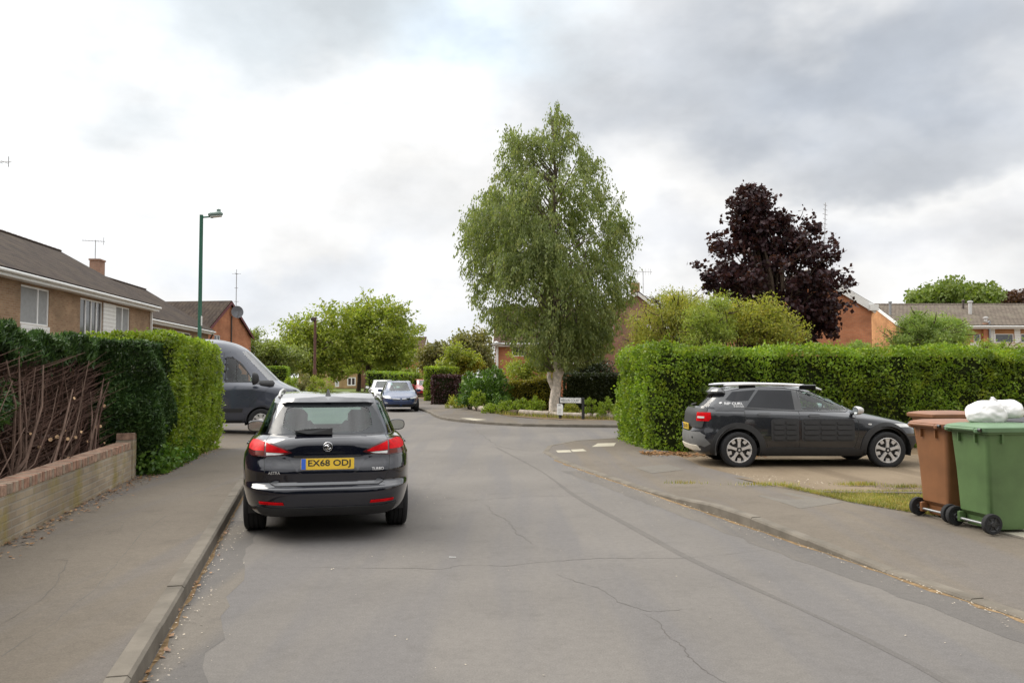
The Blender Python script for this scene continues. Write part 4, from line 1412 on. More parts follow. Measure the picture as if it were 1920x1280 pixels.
# ---- second row behind it, lower
H2A, H2B = (-19.0, 40.5), (-20.45, 55.6)
def w2(px, py): return on_wall(H2A, H2B, px, py)
ops = []
for x0, x1, z0, z1 in ((263, 313, 3.0, 4.25), (318, 358, 3.0, 4.25)):
    ops.append((w2(x0, 600)[0], w2(x1, 600)[0], z0, z1, ((.33, .66), ())))
t2, L2 = terrace('terraced_house', 'second terraced house with white cladding showing behind the green lamp post', H2A, H2B, 8.4, 4.72, 7.25, 'brick_buff', 'roof_brown', ops,
                 panels=[(ops[0][0], ops[0][1], 2.0, 2.98, 'white'), (ops[1][0], ops[1][1], 2.0, 2.98, 'white')], group='houses along the left of the road')
MB().tube([(L2 - .3, -.12, .1), (L2 - .3, -.12, 3.9), (L2 - .3, -.38, 4.4)], .055, 8).build('downpipe', M['pipe_dark'], t2)


cx_, cz_ = 7.3, 7.25
c_ = MB().box((cx_, 4.2, cz_ + .30), (.80, .55, 1.3)); c_.box((cx_, 4.2, cz_ + .99), (.88, .63, .09))
c_.build('chimney', M['brick_pink'], t2)
pa = AT(178, 506, 47.0)
aerial_tv('tv_aerial', 'thin pale tv aerial beside the chimney on the left terraces', tuple(pa), AT(178, 450, 47.0).z - pa.z, R(20), span=1.0)
# ---- third house: orange gable to the road
def gable_house(name, label, A, B, length, eave, ridge, wallm, roofm, openings=(), verge='white', group=None, over=.15, board=.2, apex=.5):
    """gable wall along A->B (left to right as seen), ridge running away behind it"""
    A, B = Vector((*A, 0)), Vector((*B, 0)); W = (B - A).length; ang = math.atan2((B - A).y, (B - A).x)
    t = thing(name, label, 'house', (A.x, A.y, GZ), ang, group)
    ops = [o[:4] for o in openings]
    V, F = wall_mesh(W, 0, eave, ops, gable=(W * apex, ridge))
    b = len(V); V = list(V) + [(0, 0, 0), (0, length, 0), (0, length, eave), (0, 0, eave), (W, 0, 0), (W, length, 0), (W, length, eave), (W, 0, eave), (W * apex, length, ridge)]
    F = F + [[b, b + 3, b + 2, b + 1], [b + 4, b + 5, b + 6, b + 7], [b + 1, b + 2, b + 8, b + 6, b + 5]]
    wall_obj('wall', V, F, M[wallm], t)
    s = []; pl = (ridge - eave) / (W * apex); pr = (ridge - eave) / (W * (1 - apex))
    roof_slab(s, (-.25, length + .2, eave - .25 * pl + .05), (-.25, -over, eave - .25 * pl + .05), (W * apex, -over, ridge + .05), (W * apex, length + .2, ridge + .05))
    roof_slab(s, (W + .25, -over, eave - .25 * pr + .05), (W + .25, length + .2, eave - .25 * pr + .05), (W * apex, length + .2, ridge + .05), (W * apex, -over, ridge + .05))
    build_roof('roof', s, M[roofm], t)
    for x0, pz in ((-.25, pl), (W + .25, pr)):
        mb = MB()
        p, q = Vector((x0, -over - .02, eave - .25 * pz - board * .3)), Vector((W * apex, -over - .02, ridge - board * .3))
        d = q - p
        mb.box((p + q) / 2, (d.length, .04, board), ry=-math.atan2(d.z, d.x) if d.x > 0 else math.pi - math.atan2(d.z, d.x))
        mb.build('bargeboard', M[verge], t)
    for o in openings: window(t, *o[:4], *(o[4] if len(o) > 4 else ((.5,), ())))
    return t, W


H3A, H3B = (-21.75, 58.6), (-20.75, 65.6)
def w3(px, py): return on_wall(H3A, H3B, px, py)
o3 = (w3(402, 634)[0], w3(413, 634)[0], w3(408, 641)[1] - GZ, w3(408, 628)[1] - GZ)
t3, W3 = gable_house('brick_house', 'orange brick house whose plain gable faces the road beyond the grey van', H3A, H3B, 14, 4.75, 7.15, 'brick_red', 'roof_brown', [o3], 'maroon', 'houses along the left of the road', board=.16)
xx, zz = w3(433, 600); MB().tube([(xx, -.06, zz + .3 - GZ), (xx, -.06, .2)], .05, 6).build('downpipe', M['pipe_dark'], t3)
M['dishgrey'] = m_plain('dark dish', (.14, .145, .16), .6)
d_ = thing('satellite_dish', 'grey satellite dish high on the orange brick gable', 'satellite dish', tuple(Vector((*H3A, GZ)) + (Vector((*H3B, 0)) - Vector((*H3A, 0))).normalized() * w3(436, 586)[0] + Vector((.45, -.25, w3(441, 586)[1] - GZ))), R(35))
prof = [(.03, .10), (.25, .07), (.45, 0.0), (.46, -.005), (.25, .05), (.02, .08)]
dm = MB().lathe(prof, 20, 'Y', (0, 0, 0)); dm.build('dish', M['dishgrey'], d_, smooth=60)
MB().tube([(0, .06, 0), (0, .30, -.08), (-.1, .45, -.3)], .03, 6).build('bracket', M['metal_grey'], d_)
MB().tube([(0, .02, -.4), (0, -.34, -.18), (0, -.36, -.08)], .018, 6).build('feed_arm', M['metal_grey'], d_)
t = thing('radio_aerial', 'tall thin radio aerial mast behind the orange gable', 'aerial', tuple(AT(442, 620, 66.5)), 0)
hh = (AT(442, 512, 66.5) - AT(442, 620, 66.5)).z
MB().tube([(0, 0, -1.5), (0, 0, hh)], .035, 6).build('mast', M['aerial'], t)
mb = MB()
for z, w in ((hh - .05, .35), (hh - 1.2, .16), (hh - 2.3, .2)): mb.tube([(-w, 0, z), (w, 0, z)], .018, 4); mb.tube([(0, -w, z), (0, w, z)], .018, 4)
mb.tube([(0, 0, hh - 2.35), (0, 0, hh + .3)], .026, 5)
mb.build('antenna', M['aerial'], t)

# ---- right: orange gable end nearest, then the low white-panelled row
def hpos(px, Y): return (px - 960) / FPX * Y * (1 / 1.0) if False else ray(px, 640).x / ray(px, 640).y * Y
Y4 = 48.0
xr = AT(1634, 600, Y4).x; xl = AT(1412, 600, Y4).x
ev = AT(1634, 573, Y4).z - GZ
t4, W4 = gable_house('brick_house', 'orange brick house with a white verge board behind the purple maple', (xl, Y4), (xr, Y4), 11, ev, ev + (xr - xl) / 2 * .60, 'brick_red', 'roof_grey', (), 'white', 'houses beyond the right hedge', board=.42)
MB().box((W4 + .05, -.16, ev - .12), (.5, .3, .35)).build('soffit_box', M['white'], t4)
Y5 = 60.0
zr, zev = AT(1700, 574, Y5 + 4.2).z - GZ, AT(1700, 613, Y5 - .3).z - GZ
x5 = AT(1690, 600, Y5).x
def w5(px): return AT(px, 640, Y5).x - x5
def z5(py): return AT(1800, py, Y5).z - GZ
ops = [(w5(1826), w5(1839), z5(641), z5(626), ((), ()), {}), (w5(1866), w5(1901), z5(642.5), z5(625.5), ((), ()), {}), (w5(1914), w5(1945), z5(642.5), z5(625.5), ((.5,), ()), {}),
       (w5(1700), w5(1730), z5(642), z5(626)), (w5(1745), w5(1775), z5(642), z5(626)), (w5(1866), w5(1901), .8, 2.1)]
t5, L5 = terrace('terraced_house', 'white panelled terrace with a grey tiled roof at the right edge', (x5, Y5), (x5 + 26, Y5), 8.4, zev + .15, zr, 'brick_lit', 'roof_grey', ops,
                 panels=[(w5(1819), w5(1842), 2.6, z5(642), 'white'), (w5(1842) + .25, w5(1862), 2.6, z5(616), 'white'), (w5(1864), w5(1950), 2.6, z5(643.5), 'cream'), (w5(1902), w5(1913), z5(643), z5(616), 'white'), (w5(1862.5), w5(1865.5), z5(643), z5(616), 'white')],
                 group='houses beyond the right hedge', fasc='white')
MB().box((w5(1847), -.10, z5(606) / 2), (.42, .2, z5(606))).build('brick_pier', M['brick_red'], t5)
MB().tube([(w5(1852), -.28, .1), (w5(1852), -.28, 5.6), (w5(1849), -.28, z5(605))], .07, 8).build('soil_pipe', M['metal_grey'], t5)
def flue(px, py0, py1, r, m, Y):
    p, q = AT(px, py1, Y), AT(px, py0, Y); bx = x5
    mb = MB().tube([(p.x - bx, p.y - Y5, p.z - GZ - .4), (q.x - bx, q.y - Y5, q.z - GZ - .12)], r, 8)
    mb.lathe([(r * 1.0, 0), (r * 1.5, .02), (r * 1.5, .12), (r * .4, .16)], 10, 'Z', (q.x - bx, q.y - Y5, q.z - GZ - .14))
    mb.build('flue', M[m], t5)
flue(1669, 565, 590, .09, 'metal_grey', Y5 + 1.8); flue(1693, 594, 606, .09, 'silver', Y5 + .6); flue(1806, 562, 580, .08, 'pipe_dark', Y5 + 3.2); flue(1819, 564, 590, .13, 'silver', Y5 + 2); flue(1848, 594, 606, .12, 'silver', Y5 + .4)

# ---- behind the birch
Y6 = 56.0
xl, xr = AT(1118, 600, Y6).x, AT(1246, 600, Y6).x
ev = AT(1246, 588, Y6).z - GZ
def o6(x0, x1, y0, y1): return (AT(x0, y0, Y6).x - xl, AT(x1, y0, Y6).x - xl, AT(x0, y1, Y6).z - GZ, AT(x0, y0, Y6).z - GZ)
t6, W6 = gable_house('brick_house', 'pinkish brick house with a small white edged gable behind the birch', (xl, Y6), (xr, Y6), 11, ev, AT(1195, 549, Y6).z - GZ, 'brick_pink', 'roof_red', [o6(1130, 1150, 612, 640), o6(1213, 1221, 608, 632)], 'white', 'houses beyond the right hedge', board=.2, apex=(1195 - 1118) / 128)
xa = AT(1191, 540, Y6 + 2); mb = MB().box((xa.x - xl, 2, xa.z - GZ - .3), (.55, .6, 1.3)); mb.build('chimney', M['brick_yellow'], t6)
aerial_tv('tv_aerial', 'tv aerial with upright rods beside the birch on the pinkish house', (AT(1206, 540, Y6 + 3).x, Y6 + 3, AT(1206, 545, Y6 + 3).z), AT(1206, 508, Y6 + 3).z - AT(1206, 545, Y6 + 3).z, R(15), span=1.4, up=True)
t = thing('radio_aerial', 'tall spiny aerial mast rising right of the purple maple', 'aerial', tuple(AT(1546, 470, 52)), 0)
mb = MB(); hh = (AT(1546, 380, 52) - AT(1546, 470, 52)).z
MB().tube([(-.15, 0, -4), (.1, 0, hh)], .03, 6).build('mast', M['aerial'], t)
for k in range(9):
    z = hh - .15 - k * .3; w = .12 + .02 * (k % 3); x = .1 * z / hh
    mb.tube([(x - w, 0, z + .05), (x + w, 0, z - .05)], .016, 4)
mb.build('antenna', M['aerial'], t)
Y7 = 52.0
xl, xr = AT(929, 650, Y7).x, AT(1125, 650, Y7).x
ev = AT(935, 640, Y7).z - GZ
def o7(x0, x1, y0, y1): return (AT(x0, y0, Y7).x - xl, AT(x1, y0, Y7).x - xl, AT(x0, y1, Y7).z - GZ, AT(x0, y0, Y7).z - GZ)
t7, L7 = terrace('brick_house', 'red brick house with a pale downpipe showing left of the birch', (xl, Y7), (xr, Y7), 8, ev, ev + 2.3, 'brick_red', 'roof_red',
                 [o7(1010, 1035, 662, 690), o7(1068, 1082, 655, 700), o7(1090, 1112, 660, 690), o7(960, 985, 650, 668)], group='houses beyond the right hedge')
MB().tube([(.12, -.1, .1), (.12, -.1, ev - .3)], .07, 8).build('downpipe', M['white'], t7)
MB().lathe([(0, -.16), (.12, -.11), (.17, 0), (.12, .11), (0, .16)], 12, 'Z', (.06, -.42, ev - .15)).build('wall_lamp', M['lampglass'], t7, smooth=60)

# ---- far end of the road
def far_house(px0, px1, Y, eave_px, ridge_dz, wallm, label, wins, depth=8, door=None, roofm='roof_red', panel=None):
    xl, xr = AT(px0, 700, Y).x, AT(px1, 700, Y).x
    ev = AT(px0, eave_px, Y).z
    ops = [(AT(a, 700, Y).x - xl, AT(b, 700, Y).x - xl, AT(a, y1, Y).z, AT(a, y0, Y).z, ((.5,), ()), {'fw': .14}) for a, b, y0, y1 in wins]
    t, L = terrace('brick_house', label, (xl, Y), (xr, Y), depth, ev, ev + ridge_dz, wallm, roofm, ops, group='houses at the far end of the road')
    return t
far_house(560, 668, 112, 664, 2.6, 'brick_yellow', 'yellow brick house seen between the trunks at the far end', [(584, 592, 714, 728), (602, 606, 714, 728), (628, 636, 712, 726), (651, 667, 708, 724), (590, 610, 680, 692), (640, 656, 680, 692)])
far_house(672, 728, 116, 664, 2.6, 'brick_pink', 'pink brick house half hidden by the far tree trunks', [(690, 702, 710, 724), (706, 718, 684, 696), (706, 718, 710, 724)])
far_house(742, 792, 105, 668, 2.4, 'brick_red', 'red brick house with white windows beyond the blue car', [(752, 760, 690, 706), (765, 771, 690, 706), (777, 786, 690, 704), (752, 760, 714, 726), (768, 782, 714, 728)])
# ================================================================ trees, hedges and shrubs beyond
def birch():
    Y = 35.0
    base = AT(1041, 765, Y)
    t = thing('birch_tree', 'tall silver birch with a pale forked trunk on the corner bed', 'tree', (base.x, Y, .08))
    rows = [(208, 1038, 1046), (230, 1022, 1060), (255, 946, 1078), (300, 934, 1110), (345, 928, 1150), (395, 880, 1166), (440, 862, 1192), (470, 864, 1186), (510, 860, 1182), (560, 885, 1184), (605, 904, 1172), (645, 952, 1160), (672, 985, 1128), (692, 1012, 1080)]
    zs = np.array([AT(1040, y, Y).z - .08 for y, _, _ in rows])[::-1]
    xl = np.array([AT(a, y, Y).x - base.x for y, a, _ in rows])[::-1]; xr = np.array([AT(b, y, Y).x - base.x for y, _, b in rows])[::-1]
    H = zs[-1]
    mb = MB(); lb = MB()
    tr = [(0, 0, -.1), (-.02, 0, .5), (.05, 0, 1.2), (.10, 0, 1.75), (-.02, .05, 3.2), (.05, 0, 5.5), (-.05, 0, 8), (0, 0, 10.5), (.03, 0, H - .2)]
    sl = smooth_line(tr, .35); rad = [max(.018, .275 - .262 * min(1, (k / 36) ** .55)) for k in range(len(sl))]; rad = [r * .86 for r in rad]; rad[:6] = [.27, .235, .21, .20, .19, .185]
    mb.tube(sl[:10], rad[:10], 12); lb.tube(sl[9:], rad[9:], 9)
    f1 = smooth_line([(.12, 0, 1.55), (.45, .05, 2.2), (.75, .1, 3.1), (1.0, .1, 5.0), (1.4, .2, 7.2)], .3)
    lb.tube(f1[5:], [.12 - .11 * k / len(f1) for k in range(5, len(f1))], 9); f1 = f1[:6]
    mb.tube(f1, [.15 - .006 * k for k in range(len(f1))], 9)
    f2 = smooth_line([(-.10, 0, 1.1), (-.26, -.05, 1.5), (-.24, -.05, 1.75)], .1)
    mb.tube(f2, [.11 - .03 * k / len(f2) for k in range(len(f2))], 8)
    Vs = []; S = 1120
    def spot(zlo=1.7):
        while True:
            z = zlo + (H - zlo) * RNG.random() ** .9
            l, r = np.interp(z, zs, xl), np.interp(z, zs, xr)
            R_, cx = (r - l) / 2, (r + l) / 2
            if RNG.random() > min(1, (R_ / 3.6) ** 1.1 + .06): continue
            a = RNG.random() * 2 * np.pi; rr = RNG.random() ** .40
            return np.array([cx + R_ * .93 * rr * math.cos(a), R_ * .85 * rr * math.sin(a), z]), rr, cx
    boughs = [spot() for _ in range(120)]
    def inside(P):
        q = P[:, 2]; tol = -.12 + .30 * RNG.random(len(P)) + .20 * np.sin(q * 4.1 + P[:, 1] * 2) + .14 * np.sin(q * 9.7)
        ok = (P[:, 0] > np.interp(q, zs, xl) - tol) & (P[:, 0] < np.interp(q, zs, xr) + tol) & (q > zs[0] - .1)
        px_top = AT(0, 262, Y).z - .08; g0, g1 = AT(978, 250, Y).x - base.x, AT(1014, 250, Y).x - base.x
        ok &= ~((q > px_top) & (P[:, 0] > g0) & (P[:, 0] < g1 + (q - px_top) * .1))
        return P[ok]
    for c in range(S):
        b0, rr, cx = boughs[RNG.integers(len(boughs))] if c % 6 else spot()
        tip = b0 + RNG.normal(0, 1, 3) * np.array([.42, .42, .34])
        x, y, z = tip
        # main branch up to the strand heads
        if c % 7 == 0:
            st = Vector((np.interp(max(z - 1.6, 1.4), [0, H], [0, .03]), 0, max(z - rr * 1.9, 1.7)))
            p2, r2 = limb(st, tip, .042, .008, .10, 6, .10)
            lb.tube(p2, r2, 5, cap=False)
        for q in range(int(RNG.integers(5, 9))):
            h0 = tip + RNG.normal(0, .22, 3) * np.array([1, 1, .8])
            ln = RNG.uniform(.35, 1.0) * (1.0 if z < H * .8 else .55)
            out = np.array([x - cx, y, 0]); out = out / (np.linalg.norm(out) + .3) * RNG.uniform(.15, .60)
            k = int(17 * ln / .8) + 4
            f = np.linspace(0, 1, k)[:, None]
            P = h0 + out * f + np.array([0, 0, 1.0]) * (.30 * np.sin(f * 2.2) - f ** 1.5) * ln + RNG.normal(0, .05, (k, 3))
            P = inside(P)
            if len(P): Vs.append(leaves_np(P, .128, .42, np.array([0, 0, -1.0]) + out * .6, .72))
    # light plume at the upper left leader and the ragged right side
    for (px, py, dx, dz) in [(1043, 206, 0, .9), (1030, 215, -.2, .8), (1066, 240, .25, .8), (1092, 272, .3, .7), (1010, 262, -.3, .8), (948, 240, -.3, .8), (936, 300, -.5, .6), (1135, 318, .5, .6), (1160, 372, .5, .6), (905, 395, -.6, .5), (890, 420, -.6, .4), (1205, 440, .8, .3), (1186, 470, .7, .3), (957, 228, -.2, .5), (962, 250, -.3, .7), (955, 275, -.5, .6), (1042, 208, .1, .8), (1052, 222, .2, .6), (1122, 296, .4, .5), (1150, 330, .5, .4), (1192, 428, .8, .1), (1182, 400, .6, .3), (884, 388, -.6, .4), (868, 440, -.7, .2), (866, 505, -.8, 0), (1198, 510, .9, .2), (1176, 350, .5, .5)]:
        p = AT(px, py, Y); tip = np.array([p.x - base.x, RNG.normal(0, .5), p.z - .08]); a0 = tip - np.array([dx * 1.6, 0, dz * 1.6 + .5])
        p2, r2 = limb(a0, tip, .02, .006, .08, 4); lb.tube(p2, r2, 4, cap=False)
        for q in range(22):
            f0 = RNG.random(); h0 = a0 + (tip - a0) * f0; ln = RNG.uniform(.2, .6); k = 8; f = np.linspace(0, 1, k)[:, None]
            P = h0 + np.array([0, 0, -1.0]) * f * ln + RNG.normal(0, .05, (k, 3)); Vs.append(leaves_np(P, .12, .42, np.array([0, 0, -1.0]), .7))
    mb.build('trunk', M['bark_pale'], t, smooth=60, fix=False)
    lb.build('limbs', M['bark_limb'], t, smooth=60, fix=False)
    leaf_obj('crown', Vs, M['lf_birch'], t)
birch()


def px_blobs(base, Y, L):
    """crown masses given as picture ellipses at distance Y -> blobs relative to base"""
    out = []
    for px, py, rx, ry, dy in L:
        p = AT(px, py, Y); k = Y / FPX
        out.append((p.x - base[0], dy, p.z - base[2], rx * k, max(rx, ry) * k * .85, ry * k))
    return out


def ptree(name, label, px, Y, L, leaf, n, size, th, tr, bark='bark', **kw):
    b = (AT(px, 700, Y).x, Y, .08)
    return tree(name, label, b, th, tr, px_blobs(b, Y, L), M[leaf], n, size, M[bark], **kw)


ptree('maple_tree', 'dark purple leaved maple standing behind the long hedge', 1455, 36,
      [(1450, 525, 122, 88, 0), (1415, 430, 52, 58, 0), (1402, 385, 20, 40, 0), (1410, 388, 36, 46, 0), (1440, 430, 50, 40, 0), (1475, 445, 62, 46, 0), (1530, 560, 56, 78, 0), (1355, 505, 54, 50, 0), (1540, 475, 30, 34, 0), (1505, 600, 62, 48, 0), (1385, 450, 40, 40, 0)],
      'lf_maple', 19000, .19, 3.2, .22, clumps=230, clump_r=.50, aspect=.85, shell=.40, sprig=70)
ptree('shrub_tree', 'weeping yellow green shrub rising above the left end of the long hedge', 1270, 29,
      [(1268, 605, 82, 52, 0), (1222, 625, 50, 44, 0), (1196, 645, 30, 34, 0), (1330, 590, 40, 30, 0), (1310, 615, 52, 48, 0), (1272, 575, 58, 34, 0)], 'lf_yellow', 30000, .085, 1.8, .08, clumps=210, clump_r=.42, droop=.8, aspect=.36, shell=.6, sprig=46)
ptree('shrub_tree', 'tall yellow tipped shrub against the purple maple', 1400, 27.5,
      [(1400, 612, 60, 40, 0), (1365, 590, 42, 40, 0), (1435, 590, 32, 36, 0), (1455, 625, 58, 38, 0)], 'lf_yellow', 24000, .085, 1.6, .07, clumps=180, clump_r=.40, aspect=.42, shell=.6, sprig=60)
ptree('shrub_tree', 'green bamboo like shrub in the middle of the weeping yellow ones', 1345, 26.5,
      [(1330, 625, 46, 42, 0), (1352, 588, 20, 30, 0), (1310, 600, 18, 30, 0)], 'lf_mid', 10000, .10, 1.6, .05, clumps=90, clump_r=.42, aspect=.26, droop=.5, sprig=30)
ptree('bamboo_clump', 'feathery light green bamboo in front of the right hand terrace', 1745, 34,
      [(1745, 630, 66, 34, 0), (1720, 605, 30, 26, 0), (1775, 615, 36, 30, 0), (1690, 640, 40, 22, 0)], 'lf_bamboo', 22000, .13, 1.5, .05, clumps=140, clump_r=.35, aspect=.22, droop=.4, cat='bamboo', sprig=36)
ptree('bush', 'small pale bush peeping over the hedge under the orange gable', 1608, 30, [(1608, 652, 26, 12, 0)], 'lf_bamboo', 1500, .10, 1.4, .04, clumps=20, clump_r=.2, aspect=.3, cat='bush')
for i, (a, b) in enumerate(((1880, 'ragged weeds rising over the hedge at the right edge'), (1830, 'low leafy stems above the hedge before the white panels'))):
    ptree('bush', b, a, 30, [(a, 655, 34, 14, 0)], 'lf_shrub', 1500, .10, 1.4, .04, clumps=24, clump_r=.2, aspect=.3, cat='bush', sprig=8)
ptree('oak_tree', 'round green tree far off above the right hand terrace roof', 1795, 105, [(1790, 556, 80, 26, 0), (1830, 552, 48, 24, 0), (1740, 566, 36, 14, 0)], 'lf_oak', 9000, .50, 5, .4, clumps=110, clump_r=1.5, shell=.5)
ptree('copper_tree', 'reddish brown tree far off at the right edge above the roof', 1895, 110, [(1890, 566, 56, 14, 0), (1930, 560, 50, 16, 0)], 'lf_russet', 5000, .5, 5, .4, clumps=70, clump_r=1.3)
# cherries at the end of the road
ptree('cherry_tree', 'large spreading yellow green tree right of the rust brown post', 690, 84,
      [(715, 620, 82, 55, 0), (700, 590, 62, 36, 0), (655, 640, 46, 44, -2), (745, 655, 50, 34, 0), (700, 660, 70, 34, -1)], 'lf_cherry', 17000, .34, 3.4, .32, clumps=210, clump_r=1.05, aspect=.5, shell=.42, sprig=46, group='trees at the end of the road')
ptree('cherry_tree', 'open twiggy tree with a sparse top left of the rust brown post', 582, 80,
      [(590, 655, 62, 44, 0), (570, 625, 46, 34, 0), (620, 600, 34, 36, 0), (610, 690, 60, 24, 0)], 'lf_cherry', 12000, .32, 3.2, .28, clumps=150, clump_r=.95, aspect=.5, shell=.45, sprig=60, group='trees at the end of the road')
ptree('cherry_tree', 'slim dark trunked tree between the open tree and the large spreading one', 672, 88,
      [(655, 670, 44, 30, 0), (680, 665, 36, 26, 0)], 'lf_cherry', 6000, .34, 3.0, .20, clumps=70, clump_r=.9, aspect=.5, sprig=6, group='trees at the end of the road')
ptree('young_tree', 'hazy grey green tree beside the orange gable house', 500, 72,
      [(500, 665, 40, 30, 0), (480, 640, 24, 26, 0), (535, 672, 34, 26, 0)], 'lf_pale', 8500, .26, 2.4, .14, clumps=110, clump_r=.75, aspect=.45, sprig=34, group='trees at the end of the road')
ptree('cherry_tree', 'dark stemmed tree at the right of the group behind the blue car', 716, 92,
      [(735, 680, 40, 28, 0), (760, 665, 30, 26, 0)], 'lf_cherry', 5000, .36, 3.0, .26, clumps=60, clump_r=.9, aspect=.5, group='trees at the end of the road')
ptree('birch_far', 'olive brown tree far behind the laurel bush', 880, 78, [(882, 655, 54, 32, 0), (855, 670, 44, 24, 0), (905, 680, 40, 24, 0)], 'lf_far', 9000, .30, 3, .22, clumps=120, clump_r=.85, sprig=30)
ptree('olive_tree', 'greyish green tree between the blue car and the laurel', 830, 72, [(826, 668, 36, 24, 0), (805, 676, 22, 22, 0), (850, 690, 40, 20, 0)], 'lf_far', 6500, .26, 2.6, .18, clumps=80, clump_r=.75, sprig=16)
ptree('leafy_tree', 'fresh green tree just behind the purple hedge', 858, 58, [(850, 676, 20, 34, 0), (872, 682, 28, 22, 0), (840, 690, 26, 18, 0)], 'lf_cherry', 5000, .20, 2.0, .12, clumps=60, clump_r=.55, sprig=8)
ptree('leafy_tree', 'light green saplings in front of the red brick house left of the birch', 985, 46, [(1000, 700, 34, 20, 0), (1012, 675, 24, 28, 0), (962, 690, 12, 26, 0)], 'lf_cherry', 3600, .15, 2.0, .10, clumps=80, clump_r=.5, sprig=14)
ptree('dark_bush', 'rounded dark evergreen just right of the birch fork', 1112, 42, [(1110, 690, 34, 22, 0)], 'lf_dark', 4500, .13, 1.2, .10, clumps=50, clump_r=.45, cat='bush')
ptree('bush', 'rounded bright bush far off behind the blue car roof', 768, 80, [(768, 706, 24, 12, 0)], 'lf_cherry', 2200, .26, 1.2, .1, clumps=30, clump_r=.6, cat='bush')

# hedges about the far corners
def fx(px, Y): return AT(px, 700, Y).x
hedge('box_hedge', [(fx(470, 57), 57.0), (fx(540, 57), 57.0), (fx(543, 63), 63.0)], 1.6, .08, AT(500, 687, 57).z, M['lf_privet'], 11000, .13, 'square dark green hedge seen over the van bonnet', seed=3, lump=.05)
for px, Y, w, h, lf, lab in ((560, 62, 1.1, 2.2, 'lf_far', 'dull olive shrub right of the square hedge over the van bonnet'), (600, 68, 1.2, 1.7, 'lf_cherry', 'low green shrub at the foot of the rust brown post'), (548, 55, .7, 1.6, 'lf_shrub', 'thin rusty flowered bush against the square hedge')):
    shrub('shrub', lab, (fx(px, Y), Y, .08), w, w, h, M[lf], 1800, .16, clumps=26)
hedge('purple_hedge', [(fx(808, 46), 50.0), (fx(808, 46), 46.2), (fx(856, 46), 46.0)], 1.3, .08, AT(830, 703, 46).z, M['lf_purple'], 11000, .11, 'clipped purple leaved hedge beside the far pavement', seed=4, lump=.05)
hedge('green_hedge', [(fx(794, 53), 58.0), (fx(794, 53), 53), (fx(850, 53), 52.6)], 1.5, .08, AT(820, 688, 53).z, M['lf_privet_l'], 12000, .12, 'bright green hedge standing taller behind the purple one', seed=6, lump=.05)
hedge('dark_hedge', [(fx(1056, 38.5), 38.5), (fx(1160, 38.5), 38.3), (9, 38.3)], 1.3, .08, AT(1100, 699, 38.5).z, M['lf_dark'], 15000, .10, 'dark clipped hedge right of the birch trunk', seed=7, lump=.04)
hedge('golden_hedge', [(fx(958, 39), 38.6), (fx(1052, 39), 38.9)], 1.2, .08, lambda s: AT(1000, 716 - 10 * s, 39).z, M['lf_gold'], 11000, .10, 'golden topped hedge left of the birch trunk', seed=8, lump=.06)
hedge('end_hedge', [(-9.9, 56), (-9.2, 72)][::-1], 1.2, .08, 2.0, M['lf_privet'], 6000, .14, 'far green hedge along the right pavement behind the red car', seed=9)
t = shrub('laurel_bush', 'big glossy laurel bush at the corner of the planted bed', (fx(916, 39.2), 39.2, .08), 1.38, 1.1, AT(916, 688, 39).z - .05, M['lf_laurel'], 9000, .13, clumps=120, aspect=.5, cr=.20)
shrub('laurel_bush', 'paler tall laurel at the left of the big glossy one', (fx(882, 39.6), 39.8, .08), .5, .6, AT(880, 690, 39.6).z, M['lf_laurel'], 3600, .12, clumps=60, aspect=.5, cr=.26)
shr = [(895, 37.6, .42, 1.05, 'lf_shrub', 'upright light green shrub before the laurel'), (857, 41.0, .6, .62, 'lf_yellow', 'low bronze green shrub at the left tip of the bed'),
       (925, 35.2, .48, .5, 'lf_shrub', 'low spreading shrub behind the first logs'), (952, 34.6, .45, .58, 'lf_shrub', 'low shrub left of the middle of the bed'),
       (976, 34.2, .40, .72, 'lf_shrub', 'bushy shrub in the middle of the bed'), (1006, 33.6, .42, .78, 'lf_shrub', 'rounded bright shrub just left of the birch'),
       (1073, 32.2, .36, .62, 'lf_yellow', 'yellowish shrub seen under the street name plate'), (1107, 31.2, .34, .78, 'lf_shrub', 'bright shrub right of the name plate post'),
       (1136, 30.6, .42, .95, 'lf_shrub', 'taller shrub next to the end of the long hedge'), (940, 37.0, .4, .8, 'lf_laurel', 'dark small shrub in the shade of the laurel')]
for px, Y, w, h, lf, lab in shr:
    shrub('shrub', lab, (fx(px, Y), Y, .09), w, w * .8, h, M[lf], 1500, .075, clumps=26, group='low shrubs in the planted bed', cr=.3)
P = in_tri([(-1.9, 39), (-.6, 34.2), (1.2, 31.6), (3.9, 29.6), (4.2, 31), (1.8, 34), (-.5, 39)], 5000, .09)
grass('bed_grass', P, .16, 'straw coloured grass and weeds in the planted bed')
# rear gardens either side so that the ground beyond the hedges is not bare
# unseen leaf belt added behind the viewpoint to darken what parked cars mirror
n = 30000
P = np.stack([RNG.uniform(-34, 44, n), -19 + RNG.normal(0, 1.2, n), RNG.random(n) ** 1.0 * 8.5], 1)
P[:, 2] *= .72 + .28 * np.sin(P[:, 0] * .45) * np.sin(P[:, 0] * .19 + 1)
V = leaves_np(P, .75, .6)
o = mesh_np('added_leaf_belt', V, np.arange(len(V)).reshape(-1, 4), M['lf_dark'])
tag(o, 'unseen belt of leaves added behind the viewpoint to darken reflections', None, None, 'stuff')
